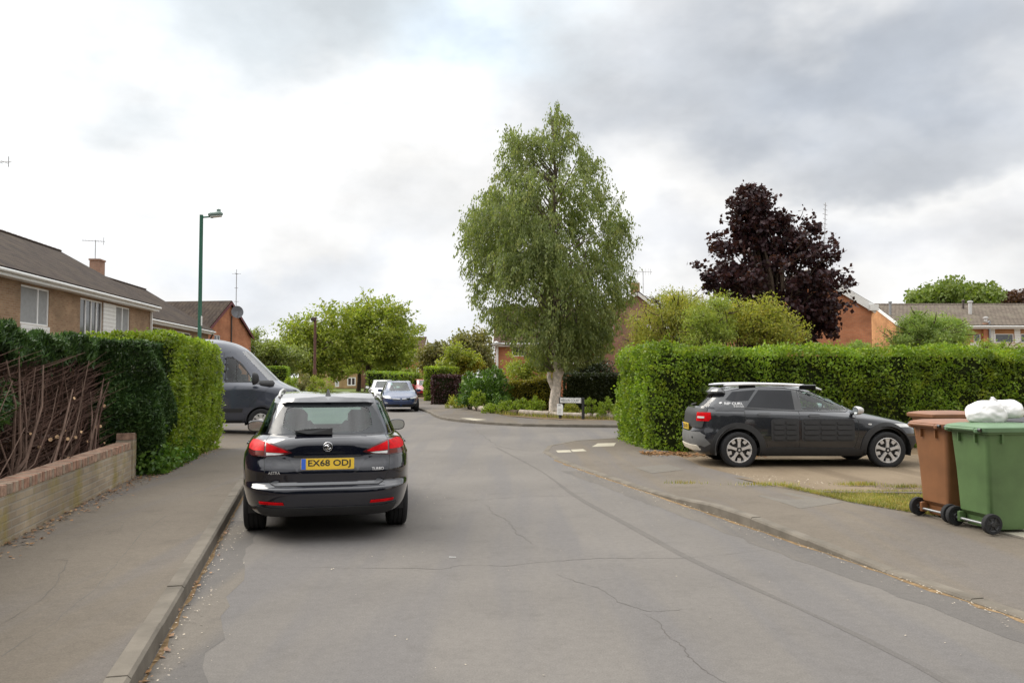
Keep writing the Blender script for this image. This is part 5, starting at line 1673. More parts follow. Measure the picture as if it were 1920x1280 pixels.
# ================================================================ vehicles
def pchip_rows(Y, sub):
    """monotone cubic through the level loops: (K, N, 3) -> ((K-1)*sub+1, N, 3)"""
    K = len(Y); d = Y[1:] - Y[:-1]
    m = np.zeros_like(Y); m[0], m[-1] = d[0], d[-1]
    a, b = d[:-1], d[1:]
    ok = a * b > 0
    m[1:-1] = np.where(ok, 2 * a * b / np.where(ok, a + b, 1), 0)
    rows = []
    for k in range(K - 1):
        for q in range(sub):
            t = q / sub
            rows.append((2 * t**3 - 3 * t**2 + 1) * Y[k] + (t**3 - 2 * t**2 + t) * m[k] + (-2 * t**3 + 3 * t**2) * Y[k + 1] + (t**3 - t**2) * m[k + 1])
    rows.append(Y[-1])
    return np.array(rows)


def half_loop(lv, N):
    yr, yf, w, z, er, ef = lv
    th = np.linspace(0, np.pi, 1600)
    c, s = np.cos(th), np.sin(th)
    e = np.where(c > 0, er, ef)
    x = w * np.abs(s) ** (2 / e)
    yn = -np.sign(c) * np.abs(c) ** (2 / e)
    sv = (yn + 1) / 2
    y = yr + (yf - yr) * sv
    if isinstance(z, (int, float)): zz = np.full_like(y, z)
    else:
        zs = np.array(z, float); zz = np.interp(sv, zs[:, 0], zs[:, 1])
    P = np.stack([x, y, zz], 1)
    # even spacing, with the share of each run fixed so that loops line up
    seg = np.r_[0, np.cumsum(np.hypot(np.diff(x) , np.diff(y)) + 1e-9)]
    u = np.linspace(0, seg[-1], N)
    return np.stack([np.interp(u, seg, P[:, k]) for k in range(3)], 1)


class Car:
    def __init__(s, root, levels, N=72, sub=7):
        s.root = root
        Y = np.array([half_loop(l, N) for l in levels])
        s.G = pchip_rows(Y, sub); s.N = N; s.sub = sub; s.T = len(s.G)
        Rt = s.G.reshape(-1, 3); Lt = Rt * np.array([-1, 1, 1])
        s.V = np.concatenate([Rt, Lt]); n = len(Rt)
        F = []
        for i in range(s.T - 1):
            for j in range(N - 1):
                a, b, c, d = i * N + j, i * N + j + 1, (i + 1) * N + j + 1, (i + 1) * N + j
                F.append((a, b, c, d)); F.append((n + a, n + d, n + c, n + b))
        s.F = np.array(F); s.cell = np.array([(i, j) for i in range(s.T - 1) for j in range(N - 1) for _ in (0, 1)])
        s.side = np.array([1, -1] * ((s.T - 1) * (N - 1)))
        s.keep = np.ones(len(F), bool)
        s.bvh = BVHTree.FromPolygons([Vector(v) for v in s.V], [list(f) for f in F])

    def glass(s, la, lb, wins, pad=0):
        """wins: (name, test(y, nx, ny) , material); faces of the band between two levels leave the body and become panes"""
        i0, i1 = la * s.sub + pad, lb * s.sub - pad
        im = (i0 + i1) // 2
        row = s.G[im]; tg = np.gradient(row, axis=0)
        nx, ny = tg[:, 1], -tg[:, 0]; ln = np.hypot(nx, ny) + 1e-9; nx, ny = nx / ln, ny / ln
        yc = (row[1:, 1] + row[:-1, 1]) / 2; nxc = (nx[1:] + nx[:-1]) / 2; nyc = (ny[1:] + ny[:-1]) / 2
        for name, test, mt in wins:
            cols = np.array([test(yc[j], nxc[j], nyc[j]) for j in range(s.N - 1)])
            sel = (s.cell[:, 0] >= i0) & (s.cell[:, 0] < i1) & cols[s.cell[:, 1]]
            s.keep &= ~sel
            groups = [('', sel)] if name in ('rear_window', 'windscreen') else [('', sel & (s.side == 1)), ('', sel & (s.side == -1))]
            for _, g in groups:
                if g.any():
                    o = mesh_np(name, s.V, s.F[g], M[mt], s.root, smooth=True)
                    bm = bmesh.new(); bm.from_mesh(o.data)
                    bmesh.ops.delete(bm, geom=[v for v in bm.verts if not v.link_faces], context='VERTS')
                    bmesh.ops.remove_doubles(bm, verts=bm.verts, dist=1e-4)
                    bm.to_mesh(o.data); bm.free()

    def arches(s, axles, r, xmin=.5):
        V = s.V
        for yc, zc in axles:
            d = np.hypot(V[:, 1] - yc, V[:, 2] - zc); out = np.abs(V[:, 0]) > xmin
            sn = out & (np.abs(d - r) < .028) & (d > 1e-6)
            k = r / d[sn]
            V[sn, 1] = yc + (V[sn, 1] - yc) * k; V[sn, 2] = zc + (V[sn, 2] - zc) * k
            C = V[s.F].mean(1)
            s.keep &= ~((np.hypot(C[:, 1] - yc, C[:, 2] - zc) < r) & (np.abs(C[:, 0]) > xmin))

    def cut(s, poly, xmin=.45):
        """open the flanks inside a side-view outline (y, z)"""
        C = s.V[s.F].mean(1); P = np.array(poly); ins = np.zeros(len(C), bool); j = len(P) - 1
        for i in range(len(P)):
            yi, zi = P[i]; yj, zj = P[j]
            k = ((zi > C[:, 2]) != (zj > C[:, 2])) & (C[:, 1] < (yj - yi) * (C[:, 2] - zi) / (zj - zi + 1e-12) + yi)
            ins ^= k; j = i
        s.keep &= ~(ins & (np.abs(C[:, 0]) > xmin))

    def flank_window(s, name, poly, glass_, trim, tw=.022):
        s.cut(poly)
        c = np.mean(poly, 0); P = [np.array(p) for p in poly]
        out_ = [tuple(p + (p - c) / np.linalg.norm(p - c) * tw) for p in P]; inn = [tuple(p - (p - c) / np.linalg.norm(p - c) * tw) for p in P]
        s.panel(name, 'right', glass_, poly=[tuple(p) for p in P], off=.001, thick=0, res=.06, mirror=True)
        s.panel('window_trim', 'right', trim, ring=(out_, inn, True), off=.006, thick=.012, res=.06, mirror=True)

    def body(s, mat_, name='body', sharp=38, floor=None):
        V, F = s.V, s.F[s.keep]
        o = mesh_np(name, V, F, mat_, s.root)
        bm = bmesh.new(); bm.from_mesh(o.data)
        bmesh.ops.delete(bm, geom=[v for v in bm.verts if not v.link_faces], context='VERTS')
        bmesh.ops.remove_doubles(bm, verts=bm.verts, dist=2e-4)
        bmesh.ops.recalc_face_normals(bm, faces=bm.faces)
        bm.to_mesh(o.data); bm.free()
        me = o.data
        me.polygons.foreach_set('use_smooth', np.ones(len(me.polygons), bool)); me.set_sharp_from_angle(angle=R(sharp))
        return o

    VIEW = {'rear': (lambda a, b: Vector((a, -20, b)), Vector((0, 1, 0))), 'front': (lambda a, b: Vector((a, 20, b)), Vector((0, -1, 0))),
            'right': (lambda a, b: Vector((20, a, b)), Vector((-1, 0, 0))), 'left': (lambda a, b: Vector((-20, a, b)), Vector((1, 0, 0))), 'top': (lambda a, b: Vector((a, b, 20)), Vector((0, 0, -1)))}

    def panel(s, name, view, mat_, poly=None, ring=None, faces=None, off=.003, thick=.02, res=.05, parent=None, smooth=45, mirror=False):
        """piece that follows the body: a polygon (or a ring between two polygons) in a side-on view, laid on the skin"""
        org, dr = s.VIEW[view]
        bm = bmesh.new()
        if poly is not None:
            bm.faces.new([bm.verts.new((p[0], p[1], 0)) for p in poly])
        elif ring is not None:
            A, B, closed = ring; n = len(A)
            va = [bm.verts.new((p[0], p[1], 0)) for p in A]; vb = [bm.verts.new((p[0], p[1], 0)) for p in B]
            for i in range(n if closed else n - 1):
                j = (i + 1) % n; bm.faces.new([va[i], va[j], vb[j], vb[i]])
        elif faces is not None:
            vs = [bm.verts.new((p[0], p[1], 0)) for p in faces[0]]
            for f in faces[1]:
                try: bm.faces.new([vs[i] for i in f])
                except ValueError: pass
        if res:
            P = np.array([v.co[:] for v in bm.verts])
            for ax in (0, 1):
                lo, hi = P[:, ax].min(), P[:, ax].max()
                k = math.floor(lo / res) + 1
                while k * res < hi:
                    co = Vector((0, 0, 0)); co[ax] = k * res; no = Vector((0, 0, 0)); no[ax] = 1
                    bmesh.ops.bisect_plane(bm, geom=bm.verts[:] + bm.edges[:] + bm.faces[:], plane_co=co, plane_no=no); k += 1
        bmesh.ops.triangulate(bm, faces=bm.faces)
        hits = {}
        deps = []
        for v in bm.verts:
            h = s.bvh.ray_cast(org(v.co.x, v.co.y), dr)
            if h[0] is not None: hits[v] = h; deps.append((h[0] - org(v.co.x, v.co.y)).length)
        md = np.median(deps) if deps else 20
        nrm = {}
        for v in bm.verts:
            o_ = org(v.co.x, v.co.y)
            if v in hits: p, n = hits[v][0], hits[v][1]
            else:
                p0 = o_ + dr * md; q = s.bvh.find_nearest(p0); p, n = q[0], q[1]
            if n.dot(dr) > 0: n = -n
            n = (n * .6 - dr * .4).normalized()
            v.co = p + n * off; nrm[v] = n
        if thick:
            be = [e for e in bm.edges if len(e.link_faces) == 1]
            new = {}
            for e in be:
                for v in e.verts:
                    if v not in new: new[v] = bm.verts.new(v.co - nrm[v] * (off + thick))
            for e in be:
                a, b = e.verts
                try: bm.faces.new([a, b, new[b], new[a]])
                except ValueError: pass
        bmesh.ops.recalc_face_normals(bm, faces=bm.faces)
        me = bpy.data.meshes.new(name); bm.to_mesh(me); bm.free()
        me.materials.append(mat_)
        me.polygons.foreach_set('use_smooth', np.ones(len(me.polygons), bool)); me.set_sharp_from_angle(angle=R(smooth))
        o = link(bpy.data.objects.new(name, me), parent or s.root)
        if mirror:
            mp = lambda L: None if L is None else [(-p[0], p[1]) for p in L]
            v2 = {'right': 'left', 'left': 'right'}.get(view)
            if v2: o2 = s.panel(name, v2, mat_, poly, ring, faces, off, thick, res, parent, smooth)
            else:
                r2 = None if ring is None else (mp(ring[0]), mp(ring[1]), ring[2])
                o2 = s.panel(name, view, mat_, mp(poly), r2, None if faces is None else (mp(faces[0]), faces[1]), off, thick, res, parent, smooth)
            return o, o2
        return o


def arc(c, r, a0, a1, n=20):
    return [(c[0] + r * math.cos(R(a0 + (a1 - a0) * k / n)), c[1] + r * math.sin(R(a0 + (a1 - a0) * k / n))) for k in range(n + 1)]


def rrect(x0, x1, z0, z1, r, n=4):
    out = []
    for cx, cz, a in ((x1 - r, z0 + r, -90), (x1 - r, z1 - r, 0), (x0 + r, z1 - r, 90), (x0 + r, z0 + r, 180)):
        out += arc((cx, cz), r, a, a + 90, n)
    return out


def text_np(s, width=None, height=None, bold=0.0):
    cu = bpy.data.curves.new('lettering', 'FONT'); cu.body = s; cu.size = 1; cu.offset = bold; cu.resolution_u = 3
    ob = bpy.data.objects.new('lettering', cu); COL.objects.link(ob)
    bpy.context.view_layer.update()
    me = bpy.data.meshes.new_from_object(ob.evaluated_get(bpy.context.evaluated_depsgraph_get()))
    V = np.array([v.co[:] for v in me.vertices]); F = [list(p.vertices) for p in me.polygons]
    bpy.data.objects.remove(ob); bpy.data.meshes.remove(me); bpy.data.curves.remove(cu)
    lo, hi = V.min(0), V.max(0); V = V - (lo + hi) / 2
    sx = width / (hi[0] - lo[0]) if width else 1; sy = height / (hi[1] - lo[1]) if height else sx
    if not width: sx = sy
    V[:, 0] *= sx; V[:, 1] *= sy
    return V, F


def plate(parent, c, tilt, text, front=False, yellow=True, w=.52, h=.111, band=True):
    """number plate; its face looks to -y (rear) or +y (front)"""
    sg = 1 if front else -1
    Mx = Matrix.Translation(c) @ Matrix.Rotation(tilt, 4, 'X')
    text_b = .018
    b = MB().prism(rrect(-w / 2, w / 2, -h / 2, h / 2, .010, 3), 'Y', -.006, .006); b.V = xf(b.V, Mx)
    o = b.build('number_plate', M['plate_yellow' if yellow else 'plate_white'], parent)
    V, F = text_np(text, w * (.80 if band else .9), h * .74, text_b)
    V2 = np.stack([V[:, 0] * (-sg) + (.018 if band else 0) * (-sg), np.full(len(V), sg * .0075), V[:, 1]], 1)
    mesh_np('plate_lettering', np.array(xf(V2, Mx)), F, M['ink'], o)
    if band:
        e = MB().box(((-w / 2 + .026) * (-sg), sg * .0052, 0), (.044, .004, h * .96)); e.V = xf(e.V, Mx); e.build('plate_band', M['plate_blue'], o)
    return o


def wheel(parent, c, r, w, out=1, style='five', rimr=.72, steer=0.0):
    """wheel at local c; out = +1 when its face looks to +x"""
    e = bpy.data.objects.new('wheel', None); link(e, parent); e.location = c; e.rotation_euler = (0, 0, steer)
    q = w / 2; rr = r * rimr
    prof = [(rr * .96, -q + .012), (rr * 1.03, -q + .002), (r * .90, -q), (r * .97, -q + .012), (r, -q + .035)]
    for g in (-.045, 0, .045): prof += [(r, g - .008), (r - .009, g - .006), (r - .009, g + .006), (r, g + .008)]
    prof += [(r, q - .035), (r * .97, q - .012), (r * .90, q), (rr * 1.03, q - .002), (rr * .96, q - .012)]
    MB().lathe(prof, 40, 'X').build('tyre', M['tyre'], e, smooth=40)
    mb = MB(); f = out * (q - .012)
    mb.lathe([(rr * 1.0, f), (rr * .93, f + out * .006), (rr * .88, f - out * .02), (rr * .85, -f)], 40, 'X', m=0)
    mb.lathe([(rr * .86, f - out * .065), (.02, f - out * .055), (0, f - out * .055)], 24, 'X', m=1)
    X0, X1 = f - out * .05, f - out * .004
    if style == 'five':
        for k in range(5):
            a = 2 * math.pi * k / 5 + .3
            poly = [(.03, -.028), (rr * .92, -.020), (rr * .92, .020), (.03, .028)]
            mb.prism([(y * math.cos(a) - z * math.sin(a), y * math.sin(a) + z * math.cos(a)) for y, z in poly], 'X', X0, X1, 0)
        mb.lathe([(0, X1 + out * .004), (.06, X1 + out * .002), (.065, X0)], 16, 'X', m=0)
    elif style == 'blocks':
        for k in range(5):
            a = 2 * math.pi * k / 5 + math.pi / 2
            rot = lambda P, a=a: [(y * math.cos(a) - z * math.sin(a), y * math.sin(a) + z * math.cos(a)) for y, z in P]
            mb.prism(rot([(.045, -.026), (rr * .60, -.022), (rr * .92, -.042), (rr * .92, .042), (rr * .60, .022), (.045, .026)]), 'X', X0, X1, 0)
            a += math.pi / 5
            rot = lambda P, a=a: [(y * math.cos(a) - z * math.sin(a), y * math.sin(a) + z * math.cos(a)) for y, z in P]
            mb.prism(rot([(rr * .60, -.026), (rr * .92, -.040), (rr * .92, .030), (rr * .63, .028)]), 'X', X0 + out * .012, X1 - out * .003, 0)
        mb.prism([(-.045, 0), (0, -.045), (.045, 0), (0, .045)], 'X', X0, X1 + out * .006, 1)
        mb.lathe([(0, X1 + out * .009), (.018, X1 + out * .008), (.02, X1)], 12, 'X', m=0)
    elif style == 'cover':
        for k in range(8):
            a = 2 * math.pi * k / 8
            rot = lambda P, a=a: [(y * math.cos(a) - z * math.sin(a), y * math.sin(a) + z * math.cos(a)) for y, z in P]
            mb.prism(rot([(.06, -.035), (rr * .92, -.05), (rr * .92, .05), (.06, .035)]), 'X', X0, X1, 0)
        mb.lathe([(0, X1 + out * .012), (.06, X1 + out * .01), (.075, X1), (.08, X0)], 16, 'X', m=0)
    mb.build('rim', [M['alloy'], M['alloydark']], e, smooth=35)
    return e


def well(parent, c, r, x0, x1):
    """dark liner behind a wheel"""
    pts = arc((c[0], c[1]), r, -15, 195, 16)
    V = [(x0, p[0], p[1]) for p in pts] + [(x1, p[0], p[1]) for p in pts]; n = len(pts)
    F = [[i, i + 1, n + i + 1, n + i] for i in range(n - 1)] + [list(range(n))]
    mesh_np('wheel_arch_liner', np.array(V), F, M['blackplastic'], parent)


def pod(parent, name, c, d, m, mglass=None, rz=0.0, face=-1):
    """door mirror: rounded shell with its glass towards -y"""
    bm = bmesh.new(); bmesh.ops.create_uvsphere(bm, u_segments=20, v_segments=12, radius=1)
    for v in bm.verts:
        x, y, z = v.co
        sx = math.copysign(abs(x) ** .75, x); sz = math.copysign(abs(z) ** .75, z)
        yy = y if y * face < 0 else y * .12
        v.co = Vector((sx * d[0] / 2, yy * d[1], sz * d[2] / 2))
    bmesh.ops.rotate(bm, verts=bm.verts, cent=(0, 0, 0), matrix=Matrix.Rotation(rz, 3, 'Z'))
    bmesh.ops.translate(bm, verts=bm.verts, vec=c)
    me = bpy.data.meshes.new(name); bm.to_mesh(me); bm.free(); me.materials.append(M[m])
    me.polygons.foreach_set('use_smooth', np.ones(len(me.polygons), bool))
    o = link(bpy.data.objects.new(name, me), parent)
    if mglass:
        n = 22; V = []
        for k in range(n):
            a = 2 * math.pi * k / n; ca, sa = math.cos(a), math.sin(a)
            p = Vector((math.copysign(abs(ca) ** .75, ca) * d[0] * .43, face * (d[1] * .12 + .004), math.copysign(abs(sa) ** .75, sa) * d[2] * .41))
            V.append(tuple(Matrix.Rotation(rz, 3, 'Z') @ p + Vector(c)))
        mesh_np('mirror_glass', np.array(V), [list(range(n))], M[mglass], o)
    return o


def seats(parent, y_front, y_rear, z=.0, w=.5, rear=True):
    for sx in (-1, 1):
        mb = MB()
        mb.box((sx * .37, y_front + .25, z + .50), (w, .55, .18), ch=.06)
        mb.box((sx * .37, y_front - .06, z + .80), (w - .04, .16, .60), ch=.07, rx=R(-12))
        mb.box((sx * .37, y_front - .14, z + 1.15), (.26, .11, .17), ch=.045, rx=R(-8))
        mb.build('front_seat', M['seat'], parent, smooth=50)
    if rear:
        mb = MB(); mb.box((0, y_rear + .25, z + .50), (1.3, .5, .18), ch=.06); mb.box((0, y_rear - .05, z + .77), (1.3, .16, .55), ch=.06, rx=R(-14))
        for x in (-.42, .42): mb.box((x, y_rear - .12, z + 1.05), (.26, .10, .13), ch=.04, rx=R(-8))
        mb.build('rear_seat', M['seat'], parent, smooth=50)


def dash(parent, y, z=.0, w=1.35, wheel_x=.37):
    mb = MB(); mb.box((0, y, z + .82), (w, .42, .22), ch=.08)
    pts = [(wheel_x + .18 * math.cos(a), y - .32 - .05 * math.sin(a), z + .90 + .16 * math.sin(a)) for a in np.linspace(0, 2 * math.pi, 18)]
    mb.tube(pts, .016, 6)
    mb.build('dashboard', M['seat'], parent, smooth=50)


isrear = lambda y, nx, ny: ny < -.72
isfront = lambda y, nx, ny: ny > .70


# ---------------------------------------------------------------- the parked estate car, seen from behind
def estate():
    root = thing('estate_car', 'dark navy estate car parked by the left kerb with its tailgate towards us', 'car', (-2.035, 9.17, 0), R(12.6))
    e1, e2 = 3.4, 3.2
    def lv(yr, yf, w, z, er=5.6, ef=e2): return (yr, yf, w, z, er, ef)
    L = [lv(-.70, 3.2, 0, .24), lv(-.72, 3.3, .74, .235), lv(-.86, 3.46, .80, .27), lv(-.945, 3.58, .845, [(0, .36), (1, .34)]), lv(-.965, 3.64, .872, [(0, .475), (1, .45)]),
         lv(-.958, 3.66, .885, [(0, .530), (1, .52)]), lv(-.918, 3.655, .890, [(0, .560), (1, .56)]), lv(-.880, 3.64, .892, [(0, .60), (1, .60)]), lv(-.885, 3.63, .893, [(0, .695), (.5, .72), (1, .64)]),
         lv(-.872, 3.60, .892, [(0, .735), (.5, .78), (1, .67)]), lv(-.830, 3.56, .885, [(0, .825), (.5, .84), (1, .71)]), lv(-.830, 3.52, .872, [(0, .845), (.5, .88), (1, .74)]), lv(-.825, 3.45, .835, [(0, .965), (.5, .965), (1, .78)], 4.6),
         lv(-.800, 3.2, .800, [(0, 1.005), (.5, .995), (1, .86)], 4.0), lv(-.755, 2.62, .765, [(0, 1.035), (.5, 1.02), (.85, 1.0), (1, .97)], 3.4, 3.0), lv(-.735, 2.52, .755, [(0, 1.06), (.5, 1.035), (.85, 1.01), (1, .98)], 3.4, 3.0),
         lv(-.50, 1.72, .60, [(0, 1.345), (.3, 1.385), (.6, 1.40), (1, 1.385)], 3.8, 3.4), lv(-.46, 1.62, .575, [(0, 1.375), (.3, 1.415), (.6, 1.43), (1, 1.41)], 3.8, 3.4),
         lv(-.43, 1.52, .53, [(0, 1.392), (.3, 1.44), (.6, 1.455), (1, 1.43)], 3.8, 3.4), lv(-.25, 1.2, .30, [(0, 1.41), (.3, 1.455), (.6, 1.47), (1, 1.45)]), lv(0, .9, 0, [(0, 1.425), (1, 1.46)])]
    c = Car(root, L, 84, 6)
    P, pn = M['paint_navy'], c.panel
    gl, gt = 15, 16
    c.glass(gl, gt, [('rear_window', isrear, 'glass_rear'), ('windscreen', isfront, 'glass_car'),
                     ('side_window', lambda y, nx, ny: -.35 < y < .30 and abs(ny) < .55, 'glass_rear'), ('side_window', lambda y, nx, ny: .36 < y < 1.02 and abs(ny) < .5, 'glass_rear'), ('side_window', lambda y, nx, ny: 1.08 < y < 1.85 and abs(ny) < .6, 'glass_car')])
    AX = [(0, .325), (2.66, .325)]
    c.arches(AX, .362)
    body = c.body(P)
    for y, z in AX:
        for s in (-1, 1): well(root, (y, z), .375, s * .5, s * .80)
    for y, z in AX:
        for s in (-1, 1): wheel(root, (s * .752, y, .318), .318, .212, s, 'five')
    # dark border of the tailgate glass
    out_ = [(-.60, 1.055), (.60, 1.055), (.585, 1.10), (.50, 1.27), (.455, 1.335), (.40, 1.355), (0, 1.358), (-.40, 1.355), (-.455, 1.335), (-.50, 1.27), (-.585, 1.10)]
    inn = [(-.33, 1.075), (.33, 1.075), (.45, 1.13), (.44, 1.25), (.41, 1.31), (.36, 1.325), (0, 1.327), (-.36, 1.325), (-.41, 1.31), (-.44, 1.25), (-.45, 1.13)]
    pn('glass_border', 'rear', M['frit'], ring=(out_, inn, True), off=.003, thick=0, res=.04)
    # tailgate outline, gap lines drawn by its own edge
    tg = [(-.555, .595), (-.50, .565), (.50, .565), (.555, .595), (.605, .70), (.615, .83), (.60, .86), (.60, 1.0), (.585, 1.03), (-.585, 1.03), (-.60, 1.0), (-.60, .86), (-.615, .83), (-.605, .70)]
    pn('tailgate', 'rear', P, poly=tg, off=.007, thick=.02, res=.035)
    pn('tailgate_gap', 'rear', M['ink'], ring=([(x * 1.012, .80 + (z - .80) * 1.02) for x, z in tg], tg, True), off=.004, thick=0, res=.035)
    # recess lip above the plate
    pn('plate_recess', 'rear', P, poly=[(-.45, .833), (-.36, .80), (-.30, .70), (-.24, .665), (.24, .665), (.30, .70), (.36, .80), (.45, .833), (.30, .846), (-.30, .846)], off=.012, thick=.015, res=.035)
    pn('handle_strip', 'rear', M['gloss_black'], poly=[(-.33, .838), (.33, .838), (.33, .853), (-.33, .853)], off=.030, thick=.03, res=.05)
    # lamps
    sh = lambda L, dx=0: [(x, z) for x, z in L]
    lamp = [(.345, .882), (.43, .930), (.52, .965), (.612, .990), (.70, 1.002), (.765, .990), (.79, .945), (.785, .875), (.745, .848), (.615, .844), (.43, .860)]
    hs = pn('tail_lamp', 'rear', M['dark_lens'], poly=lamp, off=.014, thick=.03, res=.03, mirror=True)
    for k, s in enumerate((1, -1)):
        o = hs[k]
        mm = lambda L: [(s * x, z) for x, z in L]
        pn('red_lens', 'rear', M['red_lens'], poly=mm([(.385, .888), (.44, .920), (.53, .952), (.598, .974), (.598, .890), (.45, .882)]), off=.018, thick=.01, res=.03, parent=o)
        pn('red_lens', 'rear', M['red_lens'], poly=mm([(.616, .978), (.70, .990), (.752, .982), (.78, .94), (.778, .905), (.72, .895), (.616, .898)]), off=.018, thick=.01, res=.03, parent=o)
        pn('reversing_lens', 'rear', M['white_lens'], poly=mm([(.42, .874), (.47, .877), (.594, .882), (.592, .856), (.47, .864)]), off=.017, thick=.01, res=.03, parent=o)
        pn('indicator_lens', 'rear', M['amber_lens'], poly=mm([(.616, .893), (.70, .890), (.70, .855), (.616, .852)]), off=.017, thick=.01, res=.03, parent=o)
    # bumper: seam above, dark lower skirt, reflectors
    pn('lower_bumper', 'rear', M['cladding'], poly=[(-.66, .31), (-.60, .262), (.60, .262), (.66, .31), (.69, .375), (.55, .355), (-.55, .355), (-.69, .375)], off=.010, thick=.02, res=.05)
    for s in (1, -1): pn('reflector', 'rear', M['red_lens'], poly=[(s * .415, .385), (s * .645, .395), (s * .655, .417), (s * .425, .409)], off=.014, thick=.02, res=.05)
    # spoiler over the glass
    pn('spoiler', 'rear', P, poly=[(-.46, 1.345), (-.40, 1.352), (.40, 1.352), (.46, 1.345), (.47, 1.383), (0, 1.398), (-.47, 1.383)], off=.045, thick=.07, res=.04)
    # wiper
    mb = MB(); h = c.bvh.ray_cast(Vector((-.03, -20, 1.085)), Vector((0, 1, 0)))[0]; y = h.y
    mb.add([(.045, y - .05, 1.055), (.045, y - .045, 1.116), (-.18, y - .045, 1.112), (-.33, y - .03, 1.095), (-.335, y - .03, 1.088), (-.20, y - .05, 1.062)] + [(.045, y, 1.055), (.045, y + .03, 1.116), (-.18, y + .03, 1.112), (-.33, y + .02, 1.095), (-.335, y + .01, 1.088), (-.20, y, 1.062)],
           [[0, 1, 2, 3, 4, 5], [6, 11, 10, 9, 8, 7], [0, 6, 7, 1], [1, 7, 8, 2], [2, 8, 9, 3], [3, 9, 10, 4], [4, 10, 11, 5], [5, 11, 6, 0]])
    mb.build('rear_wiper', M['blackplastic'], root)
    # badge ring with its winged beast reduced to a chrome scroll
    y = c.bvh.ray_cast(Vector((0, -20, .935)), Vector((0, 1, 0)))[0].y
    mb = MB(); mb.lathe([(.040, -.008), (.045, -.013), (.049, -.008), (.049, .02), (.040, .02)], 28, 'Y', (0, y - .006, .937), closed=True)
    b = mb.build('badge', M['chrome'], root, smooth=50)
    MB().lathe([(0, -.004), (.041, -.004), (.041, .01)], 24, 'Y', (0, y - .006, .937)).build('badge_field', M['ink'], b)
    mb = MB(); k = y - .014
    mb.tube([(-.034, k, .945), (-.012, k, .952), (.006, k, .938), (-.004, k, .924), (.012, k, .914), (.030, k, .925)], [.005, .009, .010, .009, .008, .004], 6)
    mb.tube([(-.02, k, .962), (.004, k, .962), (.024, k, .952)], [.003, .006, .003], 5); mb.tube([(-.028, k, .922), (-.012, k, .912), (.0, k, .908)], [.003, .006, .004], 5)
    mb.build('badge_emblem', M['chrome'], b, smooth=50)
    for word, x, z, w in (('ASTRA', -.515, .690, .115), ('TURBO', .495, .712, .118)):
        V, F = text_np(word, w, .026, .02); pn('lettering', 'rear', M['silver'], faces=([(v[0] + x, v[1] + z) for v in V], F), off=.011, thick=0, res=0)
    yp = c.bvh.ray_cast(Vector((0, -20, .775)), Vector((0, 1, 0)))[0].y
    plate(root, (0, yp - .030, .772), R(-8), 'EX68 ODJ')
    # roof rails, fin aerial, mirrors, handles
    for s in (1, -1):
        pts = []
        for y in np.linspace(-.12, 1.45, 12):
            h = c.bvh.ray_cast(Vector((s * .515, y, 20)), Vector((0, 0, -1)))[0]; e = min(1, 4 * min(y + .12, 1.45 - y) / 1.0)
            pts.append(h + Vector((0, 0, .010 + .022 * e)))
        MB().tube(pts, .014, 8).build('roof_rail', M['silver'], root, smooth=60)
    h = c.bvh.ray_cast(Vector((0, .12, 20)), Vector((0, 0, -1)))[0]
    MB().add([(-.035, .06, h.z - .01), (.035, .06, h.z - .01), (0, .24, h.z - .01), (-.006, .05, h.z + .075), (.006, .05, h.z + .075), (.03, .02, h.z - .01), (-.03, .02, h.z - .01)], [[0, 1, 2], [3, 4, 2], [1, 4, 2], [0, 2, 3], [5, 4, 1], [6, 0, 3], [6, 3, 4, 5]]).build('fin_aerial', M['gloss_black'], root)
    for s in (1, -1):
        pod(root, 'door_mirror', (s * .915, 1.98, .995), (.225, .13, .15), 'paint_navy', 'mirrorglass', R(6) * s)
        MB().tube([(s * .76, 2.0, .975), (s * .86, 2.0, .97)], .022, 8).build('mirror_arm', M['blackplastic'], root)
    pn('door_handle', 'right', P, poly=rrect(.42, .60, .875, .90, .012), off=.03, thick=.02, res=.05, mirror=True)
    pn('door_handle', 'right', P, poly=rrect(1.30, 1.48, .865, .89, .012), off=.03, thick=.02, res=.05, mirror=True)
    seats(root, 1.15, .25); dash(root, 2.0)
    MB().box((0, 1.4, .30), (1.4, 3.6, .08)).build('cabin_floor', M['seat'], root)
    MB().box((0, -.40, .62), (1.15, .62, .6), ch=.05).build('load_bay', M['seat'], root)
    mb = MB(); mb.box((0, 1.58, 1.345), (.20, .03, .055), ch=.012); mb.tube([(0, 1.62, 1.36), (0, 1.66, 1.41)], .012, 6); mb.build('rear_view_mirror', M['gloss_black'], root)
    return root
estate()


# ---------------------------------------------------------------- the black crossover on the drive
M['bumper_grey'] = m_plain('grey bumper', (.15, .15, .148), .5, .2)


